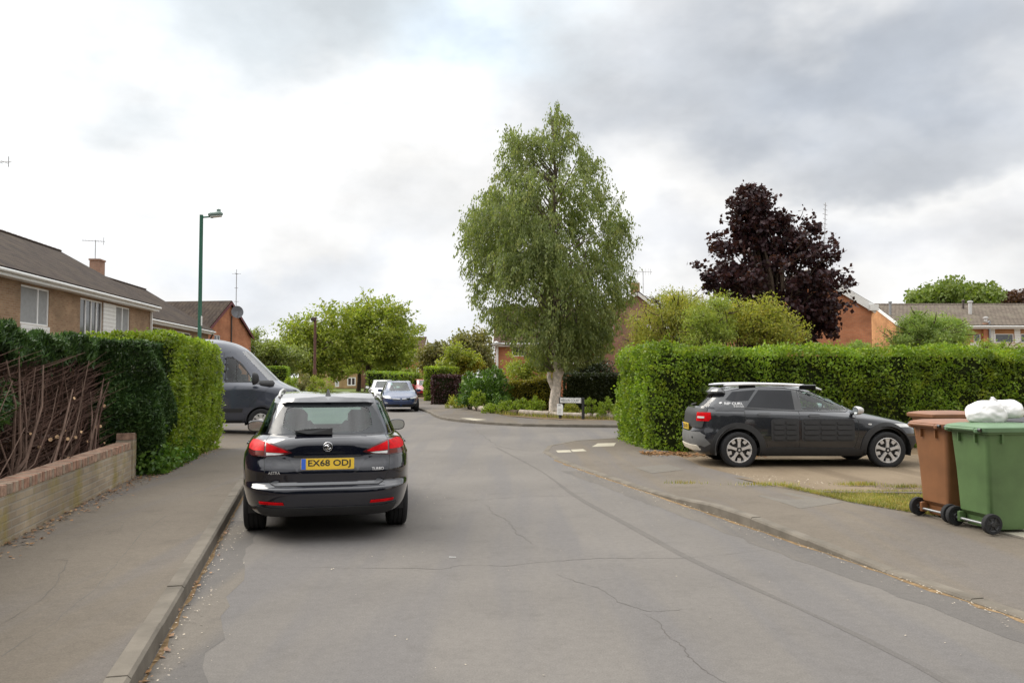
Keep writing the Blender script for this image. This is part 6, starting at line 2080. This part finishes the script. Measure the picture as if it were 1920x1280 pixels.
def crossover():
    root = thing('crossover_car', 'black crossover with white roof bars and airbump side panels parked on the gravel drive', 'car', (3.98 + .02, 15.43, .035), R(-90.5))
    # local +y is forward = picture right; its right side faces us
    e1, e2 = 4.2, 3.4
    def lv(yr, yf, w, z, er=e1, ef=e2): return (yr, yf, w, z, er, ef)
    L = [lv(-.5, 3.0, 0, .21), lv(-.52, 3.1, .72, .205), lv(-.66, 3.22, .80, .25), lv(-.735, 3.30, .845, .36), lv(-.765, 3.34, .862, .48), lv(-.755, 3.35, .865, [(0, .60), (1, .56)]),
         lv(-.725, 3.34, .864, [(0, .72), (1, .64)]), lv(-.715, 3.28, .858, [(0, .84), (1, .72)]), lv(-.705, 3.12, .845, [(0, .95), (.6, .91), (1, .79)]), lv(-.68, 2.85, .82, [(0, 1.0), (.6, .955), (1, .86)]),
         lv(-.645, 2.42, .795, [(0, 1.04), (.6, .985), (1, .955)]), lv(-.63, 2.32, .785, [(0, 1.075), (.25, 1.055), (.6, 1.0), (1, .975)], 4.2, 3.0),
         lv(-.40, 1.42, .635, [(0, 1.29), (.25, 1.36), (.5, 1.385), (.75, 1.385), (1, 1.36)], 4.2, 3.4), lv(-.38, 1.34, .615, [(0, 1.32), (.25, 1.385), (.5, 1.41), (.75, 1.405), (1, 1.38)]),
         lv(-.36, 1.26, .56, [(0, 1.34), (.25, 1.41), (.5, 1.435), (.75, 1.43), (1, 1.40)]), lv(-.2, 1.0, .3, [(0, 1.37), (.3, 1.43), (.6, 1.45), (1, 1.42)]), lv(0, .8, 0, [(0, 1.40), (1, 1.445)])]
    c = Car(root, L, 84, 6)
    P, pn = M['paint_slate'], c.panel
    c.glass(11, 12, [('rear_window', isrear, 'glass_rear'), ('windscreen', isfront, 'glass_car')])
    AX = [(0, .33), (2.60, .33)]
    c.arches(AX, .375)
    c.flank_window('front_door_window', [(1.115, 1.015), (1.10, 1.335), (1.35, 1.345), (1.55, 1.318), (1.76, 1.215), (1.95, 1.085), (1.985, 1.005), (1.5, 1.0)], M['glass_side'], M['gloss_black'], .016)
    c.body(P)
    for y, z in AX:
        for s in (-1, 1): well(root, (y, z), .41, s * .5, s * .84)
        pn('arch_cladding', 'right', M['cladding'], ring=(arc((y, z), .366, -16, 196, 28), arc((y, z), .470, -16, 196, 28), False), off=.016, thick=.03, mirror=True)
        for s in (-1, 1): wheel(root, (s * .755, y, .318), .318, .205, s, 'blocks', .715)
    pn('sill_cladding', 'right', M['cladding'], poly=[(.44, .22), (2.16, .22), (2.14, .33), (2.02, .355), (.60, .365), (.46, .34)], off=.014, thick=.02, mirror=True)
    # rear doors and quarter: dark privacy glass laid in
    pn('rear_door_window', 'right', M['glass_dark'], poly=[(.145, 1.06), (.40, 1.368), (.99, 1.362), (1.005, 1.2), (1.015, 1.015), (.6, 1.035)], off=.004, thick=.01, mirror=True)
    pn('quarter_window', 'right', M['glass_dark'], poly=[(-.06, 1.335), (.35, 1.372), (.115, 1.075), (-.30, 1.085)], off=.003, thick=.01, mirror=True)
    pn('quarter_panel', 'right', P, poly=[(-.38, 1.0), (.10, 1.0), (.125, 1.07), (.20, 1.18), (-.06, 1.16), (-.22, 1.20), (-.40, 1.10)], off=.006, thick=.01, mirror=True)
    for a in ([(-.305, 1.333), (-.09, 1.32), (.0, 1.30)],): pass
    pn('window_trim', 'right', M['gloss_black'], ring=([(.13, 1.05), (1.02, 1.0), (1.95, .985)], [(.13, 1.066), (1.02, 1.018), (1.95, 1.0)], False), off=.008, thick=.01, mirror=True)
    pn('door_pillar', 'right', M['gloss_black'], poly=[(1.0, 1.012), (1.105, 1.008), (1.075, 1.366), (.985, 1.37)], off=.006, thick=.01, mirror=True)
    # door gaps
    for pts in ([(.10, 1.05), (.13, .80), (.30, .68), (.46, .52), (.50, .37)], [(1.06, 1.01), (1.07, .7), (1.05, .36)], [(2.03, .99), (2.10, .82), (2.08, .55), (2.02, .36)]):
        A = [(p[0] - .004, p[1]) for p in pts]; B = [(p[0] + .004, p[1]) for p in pts]
        pn('door_gap', 'right', M['ink'], ring=(A, B, False), off=.002, thick=0, mirror=True)
    # airbump panel: soft field of stadium pods
    for s_view in ('right', 'left'):
        for (x0, x1, cols) in ((.56, 1.045, 2), (1.09, 2.02, 3)):
            f = pn('airbump_panel', s_view, M['cladding'], poly=rrect(x0, x1, .475, .865, .05), off=.007, thick=.01, res=.05)
            wcol = (x1 - x0 - .06) / cols
            for r_ in range(4):
                for q in range(cols):
                    a = x0 + .03 + q * wcol + .015
                    pn('airbump', s_view, M['cladding'], poly=rrect(a, a + wcol - .03, .50 + r_ * .09, .568 + r_ * .09, .03), off=.020, thick=.02, res=.06, parent=f, smooth=70)
    pn('door_handle', 'right', M['gloss_black'], poly=rrect(.33, .55, .925, .965, .018), off=.025, thick=.02, mirror=True)
    pn('door_handle', 'right', M['gloss_black'], poly=rrect(1.22, 1.42, .90, .94, .018), off=.025, thick=.02, mirror=True)
    pn('side_indicator', 'right', M['white_lens'], poly=rrect(2.27, 2.33, .76, .785, .011), off=.008, thick=.01, mirror=True)
    # tail: grey tailgate, lamps, plate, bumper with pale skid strip
    pn('tailgate', 'rear', M['cladding'], poly=[(-.62, .70), (.62, .70), (.66, .95), (.62, 1.04), (-.62, 1.04), (-.66, .95)], off=.012, thick=.02, res=.05)
    for s in (1, -1):
        v = 'right' if s > 0 else 'left'
        o = pn('tail_lamp', v, M['red_lens'], poly=[(-.66, .812), (-.50, .815), (-.455, .86), (-.46, .95), (-.50, .965), (-.64, .968)], off=.012, thick=.02, res=.03)
        pn('tail_lamp', 'rear', M['red_lens'], poly=[(s * .50, .815), (s * .69, .815), (s * .69, .968), (s * .50, .968)], off=.016, thick=.02, res=.03)
        pn('reversing_lens', 'rear', M['white_lens'], poly=[(s * .53, .865), (s * .64, .865), (s * .64, .90), (s * .53, .90)], off=.024, thick=.01, res=.04)
        pn('bumper_corner', v, M['bumper_grey'], poly=[(-.68, .40), (-.56, .36), (-.47, .42), (-.58, .53), (-.66, .58)], off=.012, thick=.02, res=.04)
        pn('parking_sensor', 'rear', M['ink'], poly=arc((s * .45, .52), .016, 0, 345, 10), off=.022, thick=.01, res=0)
    pn('rear_bumper', 'rear', M['bumper_grey'], poly=[(-.64, .38), (.64, .38), (.68, .56), (.60, .62), (-.60, .62), (-.68, .56)], off=.012, thick=.02, res=.05)
    pn('skid_strip', 'rear', M['cream'], poly=[(-.56, .30), (.56, .30), (.54, .385), (-.54, .385)], off=.03, thick=.03, res=.05)
    yp = c.bvh.ray_cast(Vector((0, -20, .70)), Vector((0, 1, 0)))[0].y
    plate(root, (0, yp - .04, .705), R(4), 'EO66 VKR')
    pn('rear_spoiler', 'rear', M['gloss_black'], poly=[(-.60, 1.30), (.60, 1.30), (.56, 1.352), (-.56, 1.352)], off=.10, thick=.12, res=.05)
    mb = MB(); y = c.bvh.ray_cast(Vector((0, -20, 1.10)), Vector((0, 1, 0)))[0].y
    mb.tube([(.0, y - .04, 1.09), (.30, y - .02, 1.13)], [.02, .01], 6); mb.build('rear_wiper', M['blackplastic'], root)
    # white roof bars on black feet
    for s in (1, -1):
        pts = []
        for y in np.linspace(-.20, 1.58, 16):
            z = 1.475 - .05 * ((y - .45) / 1.0) ** 2 - (.03 if y > 1.3 else 0) * (y - 1.3) / .22
            pts.append((s * (.585 - .10 * max(0, (y - 1.05) / .53) ** 2), y, z))
        mb = MB(); mb.tube(pts, [.012] + [.024] * 14 + [.012], 10, m=0); mb.build('roof_bar', M['roofbar'], root, smooth=60)
        for y in (.22, 1.30): MB().box((s * .58, y, 1.42), (.05, .30, .09), ch=.015).build('roof_bar_foot', M['gloss_black'], root)
    for s in (1, -1):
        pod(root, 'door_mirror', (s * .93, 2.02, 1.015), (.20, .13, .15), 'silver', 'mirrorglass', R(5) * s)
        MB().tube([(s * .77, 2.0, .955), (s * .90, 2.02, .975)], [.035, .025], 8).build('mirror_arm', M['gloss_black'], root)
        pn('head_lamp', 'front', M['white_lens'], poly=[(s * .52, .70), (s * .80, .72), (s * .80, .78), (s * .52, .75)], off=.01, thick=.02, res=.05)
    pn('front_grille', 'front', M['cladding'], poly=[(-.7, .3), (.7, .3), (.76, .55), (-.76, .55)], off=.012, thick=.02, res=.05)
    plate(root, (0, 3.385, .45), R(0), 'EO66 VKR', True, False)
    V, F = text_np('RIP CURL', .31, .045, .02); pn('lettering', 'right', M['whiteink'], faces=([(v[0] - .06, v[1] + 1.128) for v in V], F), off=.012, thick=0, res=0)
    V, F = text_np('Edition', .17, .034); pn('lettering', 'right', M['whiteink'], faces=([(v[0] + .02, v[1] + 1.082) for v in V], F), off=.012, thick=0, res=0)
    pn('side_emblem', 'right', M['whiteink'], poly=[(-.285, 1.12), (-.255, 1.138), (-.262, 1.155), (-.29, 1.15), (-.305, 1.132)], off=.012, thick=0, res=0)
    seats(root, 1.12, .3); dash(root, 1.9)
    MB().box((0, 1.3, .30), (1.4, 3.2, .08)).build('cabin_floor', M['seat'], root)
    return root
crossover()


# ---------------------------------------------------------------- grey panel van nosing out of the drive
def van():
    root = thing('panel_van', 'dark grey panel van nosing out of the drive behind the left hedge', 'van', (-7.1, 24.0, .06), R(-83))
    e1, e2 = 7, 3.6
    def lv(yr, yf, w, z, er=e1, ef=e2): return (yr, yf, w, z, er, ef)
    L = [lv(-4.6, .6, 0, .30), lv(-4.65, .7, .86, .29), lv(-4.75, .86, .93, .36), lv(-4.8, .96, .97, .55), lv(-4.8, .99, .99, .85), lv(-4.8, .97, .99, [(0, 1.2), (.8, 1.2), (1, 1.02)]), lv(-4.8, .90, .97, [(0, 1.32), (.8, 1.30), (1, 1.20)]),
         lv(-4.8, .62, .95, [(0, 1.37), (.8, 1.36), (1, 1.33)]), lv(-4.8, .38, .93, [(0, 1.44), (.8, 1.43), (1, 1.45)], 7, 3.0), lv(-4.8, .34, .925, [(0, 1.48), (.8, 1.45), (1, 1.475)], 7, 3.0),
         lv(-4.8, -.50, .82, [(0, 2.25), (.8, 2.12), (1, 2.30)], 7, 3.4), lv(-4.8, -.60, .80, [(0, 2.36), (.8, 2.26), (1, 2.38)], 7, 3.4), lv(-4.78, -.95, .74, [(0, 2.52), (.8, 2.48), (1, 2.55)]), lv(-4.6, -1.4, .45, 2.64), lv(-4.4, -1.8, 0, 2.66)]
    c = Car(root, L, 96, 6)
    P, pn = M['paint_van'], c.panel
    c.glass(9, 10, [('windscreen', isfront, 'glass_screen')])
    AX = [(0, .345), (-3.6, .345)]
    c.arches(AX, .40)
    c.flank_window('cab_window', [(-.98, 1.44), (-.98, 2.12), (-.86, 2.11), (-.74, 2.05), (-.58, 1.91), (-.40, 1.69), (-.24, 1.44)], M['glass_car'], M['blackplastic'], .025)
    pn('window_bar', 'right', M['blackplastic'], poly=[(-.715, 1.43), (-.685, 1.43), (-.705, 2.03), (-.735, 2.05)], off=.008, thick=.02, mirror=True)
    c.body(P)
    for y, z in AX:
        for s in (-1, 1): well(root, (y, z), .44, s * .6, s * .96)
        pn('wheel_arch', 'right', P, ring=(arc((y, z), .398, -10, 190, 26), arc((y, z), .50, -10, 190, 26), False), off=.014, thick=.03, mirror=True)
        for s in (-1, 1): wheel(root, (s * .86, y, .345), .345, .225, s, 'cover', .64)
    pn('side_moulding', 'right', M['blackplastic'], poly=[(-3.0, .60), (-.50, .60), (-.48, .70), (-3.0, .70)], off=.012, thick=.02, mirror=True)
    pn('sill_trim', 'right', M['blackplastic'], poly=[(-3.1, .30), (-.44, .30), (-.44, .38), (-3.1, .38)], off=.012, thick=.02, mirror=True)
    pn('door_gap', 'right', M['ink'], ring=([(-1.06, 2.25), (-1.08, 1.4), (-1.06, .40)], [(-1.05, 2.25), (-1.07, 1.4), (-1.05, .40)], False), off=.003, thick=0, mirror=True)
    pn('door_gap', 'right', M['ink'], ring=([(.30, 1.40), (.10, 1.18), (-.30, .80), (-.46, .42)], [(.31, 1.40), (.11, 1.18), (-.29, .80), (-.45, .42)], False), off=.003, thick=0, mirror=True)
    pn('window_trim', 'right', M['blackplastic'], poly=[(-.24, 1.40), (.10, 1.32), (.02, 1.40), (-.18, 1.56), (-.26, 1.60)], off=.006, thick=.01, mirror=True)
    for s in (1, -1):
        v = 'right' if s > 0 else 'left'
        pod(root, 'door_mirror', (s * 1.10, -.20, 1.53), (.20, .16, .36), 'blackplastic', 'mirrorglass', R(8) * s)
        MB().tube([(s * .90, -.16, 1.42), (s * 1.08, -.20, 1.42)], .035, 8).build('mirror_arm', M['blackplastic'], root)
        pn('head_lamp', v, M['white_lens'], poly=[(.62, 1.02), (.90, .90), (.93, 1.02), (.80, 1.13), (.60, 1.17)], off=.01, thick=.02, res=.04)
    pn('grille', 'front', M['blackplastic'], poly=[(-.5, .80), (.5, .80), (.56, 1.10), (-.56, 1.10)], off=.012, thick=.02)
    pn('front_bumper', 'front', M['blackplastic'], poly=[(-.9, .36), (.9, .36), (.9, .66), (-.9, .66)], off=.012, thick=.02)
    plate(root, (0, 1.02, .52), 0, 'KU17 ZBV', True, False)
    seats(root, -.72, -2, .55, rear=False); dash(root, .1, .55, 1.7)
    MB().box((0, -1.35, 1.4), (1.7, .05, 1.9)).build('bulkhead', M['seat'], root)
    MB().tube([(-.5, -.52, 2.36), (-.5, -.62, 2.44)], .01, 5).build('roof_aerial', M['blackplastic'], root)
    return root
van()


# ---------------------------------------------------------------- far cars, facing us
def hatch(label, loc, rz, paint, text='', detail=True, group='cars parked far along the road'):
    root = thing('hatchback_car', label, 'car', loc, rz, group)
    e1, e2 = 3.4, 3.4
    def lv(yr, yf, w, z, er=e1, ef=e2): return (yr, yf, w, z, er, ef)
    L = [lv(-.5, 3.2, 0, .22), lv(-.55, 3.3, .74, .215), lv(-.68, 3.44, .82, .26), lv(-.74, 3.52, .865, [(0, .40), (1, .36)]), lv(-.75, 3.55, .885, [(0, .55), (1, .48)]), lv(-.74, 3.54, .892, [(0, .72), (1, .58)]),
         lv(-.72, 3.50, .885, [(0, .85), (1, .66)]), lv(-.70, 3.40, .86, [(0, .94), (1, .73)]), lv(-.66, 3.1, .82, [(0, 1.0), (1, .83)]), lv(-.62, 2.62, .78, [(0, 1.04), (1, .945)]), lv(-.60, 2.50, .765, [(0, 1.06), (1, .97)], 3.4, 2.8),
         lv(-.25, 1.62, .60, [(0, 1.33), (.5, 1.40), (1, 1.37)]), lv(-.2, 1.52, .575, [(0, 1.36), (.5, 1.43), (1, 1.40)]), lv(-.1, 1.3, .45, [(0, 1.39), (.5, 1.455), (1, 1.43)]), lv(.2, 1.0, 0, [(0, 1.43), (1, 1.46)])]
    c = Car(root, L, 64, 5)
    P, pn = M[paint], c.panel
    c.glass(10, 11, [('rear_window', isrear, 'glass_rear'), ('windscreen', isfront, 'glass_car'), ('side_window', lambda y, nx, ny: -.1 < y < .95 and abs(ny) < .5, 'glass_dark'), ('side_window', lambda y, nx, ny: 1.0 < y < 1.75 and abs(ny) < .6, 'glass_car')])
    AX = [(0, .32), (2.62, .32)]
    c.arches(AX, .36); c.body(P)
    for y, z in AX:
        for s in (-1, 1): well(root, (y, z), .375, s * .5, s * .80); wheel(root, (s * .775, y, .315), .315, .21, s, 'five')
    for s in (1, -1):
        pn('head_lamp', 'front', M['white_lens'], poly=[(s * .40, .64), (s * .60, .685), (s * .80, .745), (s * .82, .70), (s * .74, .64), (s * .45, .615)], off=.012, thick=.02, res=.04)
        pn('fog_lamp', 'front', M['white_lens'], poly=[(s * .60, .40), (s * .74, .42), (s * .74, .45), (s * .60, .43)], off=.012, thick=.02, res=.04)
        pod(root, 'door_mirror', (s * .93, 1.92, .98), (.22, .12, .14), paint, None, 0, 1)
        MB().tube([(s * .76, 1.95, .96), (s * .86, 1.93, .96)], .02, 6).build('mirror_arm', M['blackplastic'], root)
    pn('grille', 'front', M['gloss_black'], poly=[(-.36, .56), (.36, .56), (.42, .62), (.0, .60), (-.42, .62)], off=.012, thick=.02)
    pn('chrome_bar', 'front', M['chrome'], poly=[(-.40, .622), (-.05, .605), (.05, .605), (.40, .622), (.40, .636), (0, .622), (-.40, .636)], off=.02, thick=.02)
    pn('lower_grille', 'front', M['blackplastic'], poly=[(-.62, .27), (.62, .27), (.70, .36), (-.70, .36)], off=.012, thick=.02)
    h = c.bvh.ray_cast(Vector((0, 20, .64)), Vector((0, -1, 0)))[0]
    MB().lathe([(0, .012), (.05, .01), (.055, -.02)], 16, 'Y', (0, h.y + .01, .64)).build('badge', M['chrome'], root)
    h = c.bvh.ray_cast(Vector((0, 20, .47)), Vector((0, -1, 0)))[0]
    plate(root, (0, h.y + .02, .47), R(-4), text, True, False)
    seats(root, 1.12, .3); dash(root, 1.95)
    MB().box((0, 1.3, .30), (1.4, 3.4, .08)).build('cabin_floor', M['seat'], root)
    return root
pb = G(757, 772)
hatch('blue hatchback facing us at the far right kerb', (pb.x - .45 * 1.0 - .30, pb.y + 3.3, 0), R(180 + 10.5), 'paint_blue', 'EK66 HGO')
hatch('white hatchback just behind the blue one', (AT(719, 720, 50).x - .55, 53.2, 0), R(180 + 9), 'paint_white', 'LB15 KXN')
hatch('red hatchback almost hidden beyond the blue one by the green hedge', (AT(791, 720, 66).x - .15, 67.0, 0), R(180 + 14), 'paint_red', 'EN12 WVD')
# ================================================================ street furniture and small things
def lamp_post():
    b = AT(373, 700, 20.5)
    t = thing('lamp_post', 'green steel lamp post with a short arm above the privet hedge', 'lamp post', (b.x, 20.5, .10))
    H = AT(376, 403, 20.5).z - .10
    MB().lathe([(.085, 0), (.085, 1.2), (.075, 1.25), (.046, 1.32), (.046, 3.6)], 16, 'Z').build('base_column', M['green_post'], t, smooth=40)
    MB().lathe([(.046, 3.6), (.044, H - .02), (.046, H), (0, H + .004)], 16, 'Z').build('column', M['green_post'], t, smooth=40)
    MB().tube([(.02, 0, H - .06), (.24, -.02, H - .05)], .022, 8).build('arm', M['green_post'], t)
    mb = MB(); mb.box((.36, -.03, H + .01), (.34, .17, .10), ch=.03, ry=R(-6)); mb.lathe([(.05, 0), (.05, .07), (0, .09)], 12, 'Z', (.44, -.03, H + .06)); mb.lathe([(.035, 0), (.03, .05), (0, .06)], 10, 'Z', (.27, -.03, H - .085))
    h = mb.build('lamp_head', M['lampgrey'], t)
    MB().box((.37, -.03, H - .048), (.28, .14, .03), ch=.012, ry=R(-6)).build('lens', M['lampglass'], h)
    MB().box((.052, -.02, H - 2.65), (.012, .07, .24)).build('number_sign', M['plate_white'], t)
lamp_post()

t = thing('rusty_post', 'rust brown post with a small dark lantern among the far trees', 'lamp post', (AT(590, 700, 70).x, 70, .05))
H = AT(590, 596, 70).z
MB().lathe([(.17, 0), (.16, 2.2), (.12, 2.3), (.11, H)], 12, 'Z').build('post', M['rust'], t, smooth=40)
MB().box((-.16, -.1, H - .15), (.36, .24, .34), ch=.06).build('lantern', M['pipe_dark'], t)


def name_plate():
    a, b = G(1051, 783, .1), G(1093, 788.5, .1)
    a = Vector((AT(1050.5, 783, 31).x, 31.0, .1)); b = Vector((AT(1093.5, 783, 30.4).x, 30.4, .1))
    ang = math.atan2(b.y - a.y, b.x - a.x); Lp = (b - a).length
    t = thing('street_name_sign', 'low white street name plate on two black posts in front of the birch', 'street sign', a, ang)
    k = 31.0 / FPX
    zt, zb = AT(1070, 745.5, 30.7).z - .1, AT(1070, 755.5, 30.7).z - .1
    for x in (0.0, Lp): MB().box((x, 0, zt / 2 - .05), (.085, .085, zt + .12), ch=.01).build('post', M['gloss_black'] if False else M['blackplastic'], t)
    MB().box((Lp / 2 - .01, -.06, (zt + zb) / 2), (Lp - .07, .02, zt - zb), ch=.006).build('name_board', M['plate_white'], t)
    V, F = text_np('MEDLIN COURT', (Lp - .07) * .86, (zt - zb) * .52)
    mesh_np('lettering', np.array([(v[0] + Lp / 2 - .01, -.073, v[1] + (zt + zb) / 2) for v in V]), F, M['ink'], t)
    mb = MB(); w, z0, z1 = (Lp - .07) / 2 - .015, zb + .013, zt - .013; cx = Lp / 2 - .01
    for c, d in (((cx, z0), (2 * w, .008)), ((cx, z1), (2 * w, .008)), ((cx - w, (z0 + z1) / 2), (.008, z1 - z0)), ((cx + w, (z0 + z1) / 2), (.008, z1 - z0))): mb.box((c[0], -.0715, c[1]), (d[0], .003, d[1]))
    mb.build('border_line', M['ink'], t)
    n = thing('notice_board', 'small white notice fixed to the left post of the street name plate', 'notice', a + Vector((0, -.06, 0)), ang + R(-4))
    z0, z1 = AT(1050, 777, 30.9).z - .1, AT(1050, 757, 30.9).z - .1
    mb = MB(); mb.add([(-.14, -.03, z0), (.13, -.03, z0 - .02), (.14, -.03, z1 - .06), (.09, -.03, z1), (-.13, -.03, z1), (-.14, -.012, z0), (.13, -.012, z0 - .02), (.14, -.012, z1 - .06), (.09, -.012, z1), (-.13, -.012, z1)],
                      [[0, 1, 2, 3, 4], [9, 8, 7, 6, 5], [0, 5, 6, 1], [1, 6, 7, 2], [2, 7, 8, 3], [3, 8, 9, 4], [4, 9, 5, 0]])
    mb.build('panel', M['plate_white'], n)
    mb = MB(); mb.box((-.02, -.033, z1 - .05), (.10, .004, .035))
    for q in range(4): mb.box((-.01, -.033, z0 + .06 + q * .05), (.15 - .02 * (q % 2), .004, .008))
    mb.build('print_lines', M['metal_grey'], n)
name_plate()

# logs along the edge of the bed
lp = smooth_line([(-1.75, 38.3), (-1.0, 36.2), (.3, 33.6), (1.5, 32.2), (3.0, 30.9), (4.4, 30.0)], 1.25)
lab = ['pale log at the far left tip of the bed', 'grey log second along the bed edge', 'long weathered log below the laurel', 'log lying under the low spreading shrub', 'log before the middle of the bed', 'dark mossy log left of the birch foot', 'stubby log just left of the notice', 'log between the two sign posts', 'log right of the name plate post', 'log running into the end of the tall hedge', 'last log at the hedge end']
for i in range(len(lp) - 1):
    a, b = lp[i], lp[i + 1]; d = (b - a); c = (a + b) / 2
    mb = MB(); r = random.uniform(.10, .135)
    pts = [a + d * f + Vector((random.gauss(0, .02), random.gauss(0, .02), .10 + r * .8)) for f in (.02, .3, .6, .97)]
    mb.tube(pts, [r * random.uniform(.85, 1.1) for _ in pts], 10)
    tag(mb.build('log', M['log'] if i % 4 != 2 else M['bark'], None, smooth=50), lab[min(i, len(lab) - 1)], 'log', 'logs edging the planted bed')


# ---------------------------------------------------------------- wheelie bins
def wheelie_bin(name, label, loc, rz, body, lid, group='wheelie bins'):
    """240 litre bin; local -x is its back (axle side), origin under the axle middle"""
    t = thing(name, label, 'wheelie bin', loc, rz, group)
    def ring(x0, x1, y, z, r=.045, n=5):
        pts = []
        for cx, cy, a in ((x1 - r, -y + r, -90), (x1 - r, y - r, 0), (x0 + r, y - r, 90), (x0 + r, -y + r, 180)):
            for k in range(n + 1):
                q = R(a + 90 * k / n); pts.append((cx + r * math.cos(q), cy + r * math.sin(q), z))
        return pts
    def skin(rings, mb, cap0=True, cap1=True, m=0):
        n = len(rings[0]); V = [p for r_ in rings for p in r_]; F = []
        for i in range(len(rings) - 1):
            for k in range(n): j = (k + 1) % n; F.append([i * n + k, i * n + j, (i + 1) * n + j, (i + 1) * n + k])
        if cap0: F.append(list(range(n))[::-1])
        if cap1: F.append([(len(rings) - 1) * n + k for k in range(n)])
        mb.add(V, F, m)
    mb = MB()
    skin([ring(.06, .49, .205, .03, .03), ring(.05, .505, .215, .06, .05), ring(.045, .515, .220, .13, .05), ring(-.01, .52, .225, .18, .05), ring(-.03, .56, .245, .60, .045), ring(-.055, .60, .270, .965, .04), ring(-.06, .605, .275, .968, .04), ring(-.085, .63, .290, .972, .04), ring(-.085, .63, .290, 1.0, .04)], mb)
    for y in (-.20, .0, .20):                        # ribs under the rim
        for s in (-1, 1): mb.box((.10 + abs(y) * 1.6, s * .277, .925), (.016, .03, .09))
    for y in (-.12, .12): mb.box((-.066, y, .925), (.03, .016, .09))
    o = mb.build('body', M[body], t, smooth=35)
    mb = MB(); mb.tube([(-.02, -.27, .085), (-.02, .27, .085)], .0125, 10); mb.build('axle', M['metal_grey'], t)
    for y in (-.19, .19): MB().box((.0, y, .105), (.09, .035, .11), ch=.01).build('axle_bracket', M[body], t)
    for s in (-1, 1):
        e = bpy.data.objects.new('wheel', None); link(e, t); e.location = (-.02, s * .262, .1)
        MB().lathe([(.07, -.025), (.096, -.025), (.1, -.018), (.1, .018), (.096, .025), (.07, .025)], 28, 'Y', closed=True).build('tyre', M['tyre'], e, smooth=40)
        mb = MB(); mb.lathe([(.072, -.02), (.06, -.012), (.03, -.016), (.022, -.026), (0, -.026)], 24, 'Y'); mb.lathe([(.072, .02), (.06, .012), (.03, .016), (.022, .026), (0, .026)], 24, 'Y')
        for k in range(6):
            a = math.pi * k / 3
            for q in (-1, 1): mb.box((.05 * math.cos(a), q * .018, .05 * math.sin(a)), (.045, .008, .008), ry=-a)
        mb.build('hub', M['blackplastic'], e, smooth=40)
    mb = MB()
    skin([ring(-.10, .655, .303, .992, .04), ring(-.105, .66, .306, 1.005, .04), ring(-.105, .66, .306, 1.035, .04), ring(-.09, .64, .292, 1.047, .05), ring(-.03, .56, .22, 1.066, .08), ring(.08, .42, .10, 1.074, .06)], mb)
    o = mb.build('lid', M[lid], t, smooth=40)
    mb = MB()
    mb.tube([(-.135, -.20, 1.015), (-.135, .20, 1.015)], .015, 10)
    for y in (-.215, .215): mb.box((-.11, y, 1.005), (.08, .045, .05), ch=.012)
    mb.build('handle', M[lid], t)
    mb = MB()
    for y in (-.235, .235): mb.lathe([(0, -.03), (.018, -.03), (.02, 0), (.018, .03), (0, .03)], 12, 'Y', (-.115, y, 1.012))
    mb.build('hinge_pin', M['gloss_black'], t, smooth=40)
    return t
GB = Vector((4.665, 8.40, .104))
wheelie_bin('wheelie_bin', 'green wheelie bin nearest to us with a white sack on its lid', GB, R(8.5), 'bin_green', 'bin_green_lid')
wheelie_bin('wheelie_bin', 'terracotta brown wheelie bin standing next to the green one', (4.59, 9.03, .104), R(9), 'bin_brown', 'bin_brown_lid')
wheelie_bin('wheelie_bin', 'second brown wheelie bin whose lid shows above the front brown one', (6.23, 11.45, .10), R(188), 'bin_brown', 'bin_brown_lid')
wheelie_bin('wheelie_bin', 'black wheelie bin at the picture edge behind the white sack', (5.75, 9.45, .104), R(12), 'bin_black', 'bin_black')


def sack():
    t = None
    bm = bmesh.new()
    def lump(c, d, seed, rz=0.0):
        g = bmesh.ops.create_icosphere(bm, subdivisions=5, radius=1)['verts']
        for v in g:
            n = v.co.normalized()
            k = 1 + .12 * noise.noise(n * 1.5 + Vector((seed, 0, 0))) + .05 * noise.noise(n * 3.4 + Vector((0, seed, 0)))
            k -= .035 * abs(noise.noise(Vector((n.x * 7, n.y * 7, n.z * 2.2)) + Vector((seed, 3, 1))))
            p = n * k
            if p.z < -.62: p.z = -.62 + (p.z + .62) * .2
            v.co = Matrix.Rotation(rz, 3, 'Z') @ Vector((p.x * d[0], p.y * d[1], p.z * d[2])) + Vector(c)
    lump((0, 0, .09), (.22, .17, .150), 2.3, R(12))
    lump((.24, .03, .125), (.165, .14, .115), 5.1, R(-20))
    g = bmesh.ops.create_cone(bm, cap_ends=True, segments=10, radius1=.05, radius2=.014, depth=.06)['verts']
    for v in g:
        v.co = Matrix.Rotation(R(-18), 3, 'Y') @ v.co + Vector((.07, 0, .235)) + Vector((random.gauss(0, .004), random.gauss(0, .004), 0))
    me = bpy.data.meshes.new('rubbish_sack'); bm.to_mesh(me); bm.free(); me.materials.append(M['sack'])
    me.polygons.foreach_set('use_smooth', np.ones(len(me.polygons), bool))
    o = link(bpy.data.objects.new('rubbish_sack', me))
    o.location = (GB.x + .22, GB.y + .14, .104 + 1.062); o.rotation_euler = (0, 0, R(4))
    tag(o, 'knotted white plastic rubbish sack lying on the green bin lid', 'rubbish bag')
sack()

p = G(848, 1045, .0)
o = MB().tube([p + Vector((-.03, .01, .005)), p + Vector((.033, -.004, .006))], .0032, 6).build('litter_stick', M['plate_white'])
tag(o, 'thin white stick lying on the road behind the estate car', 'litter')
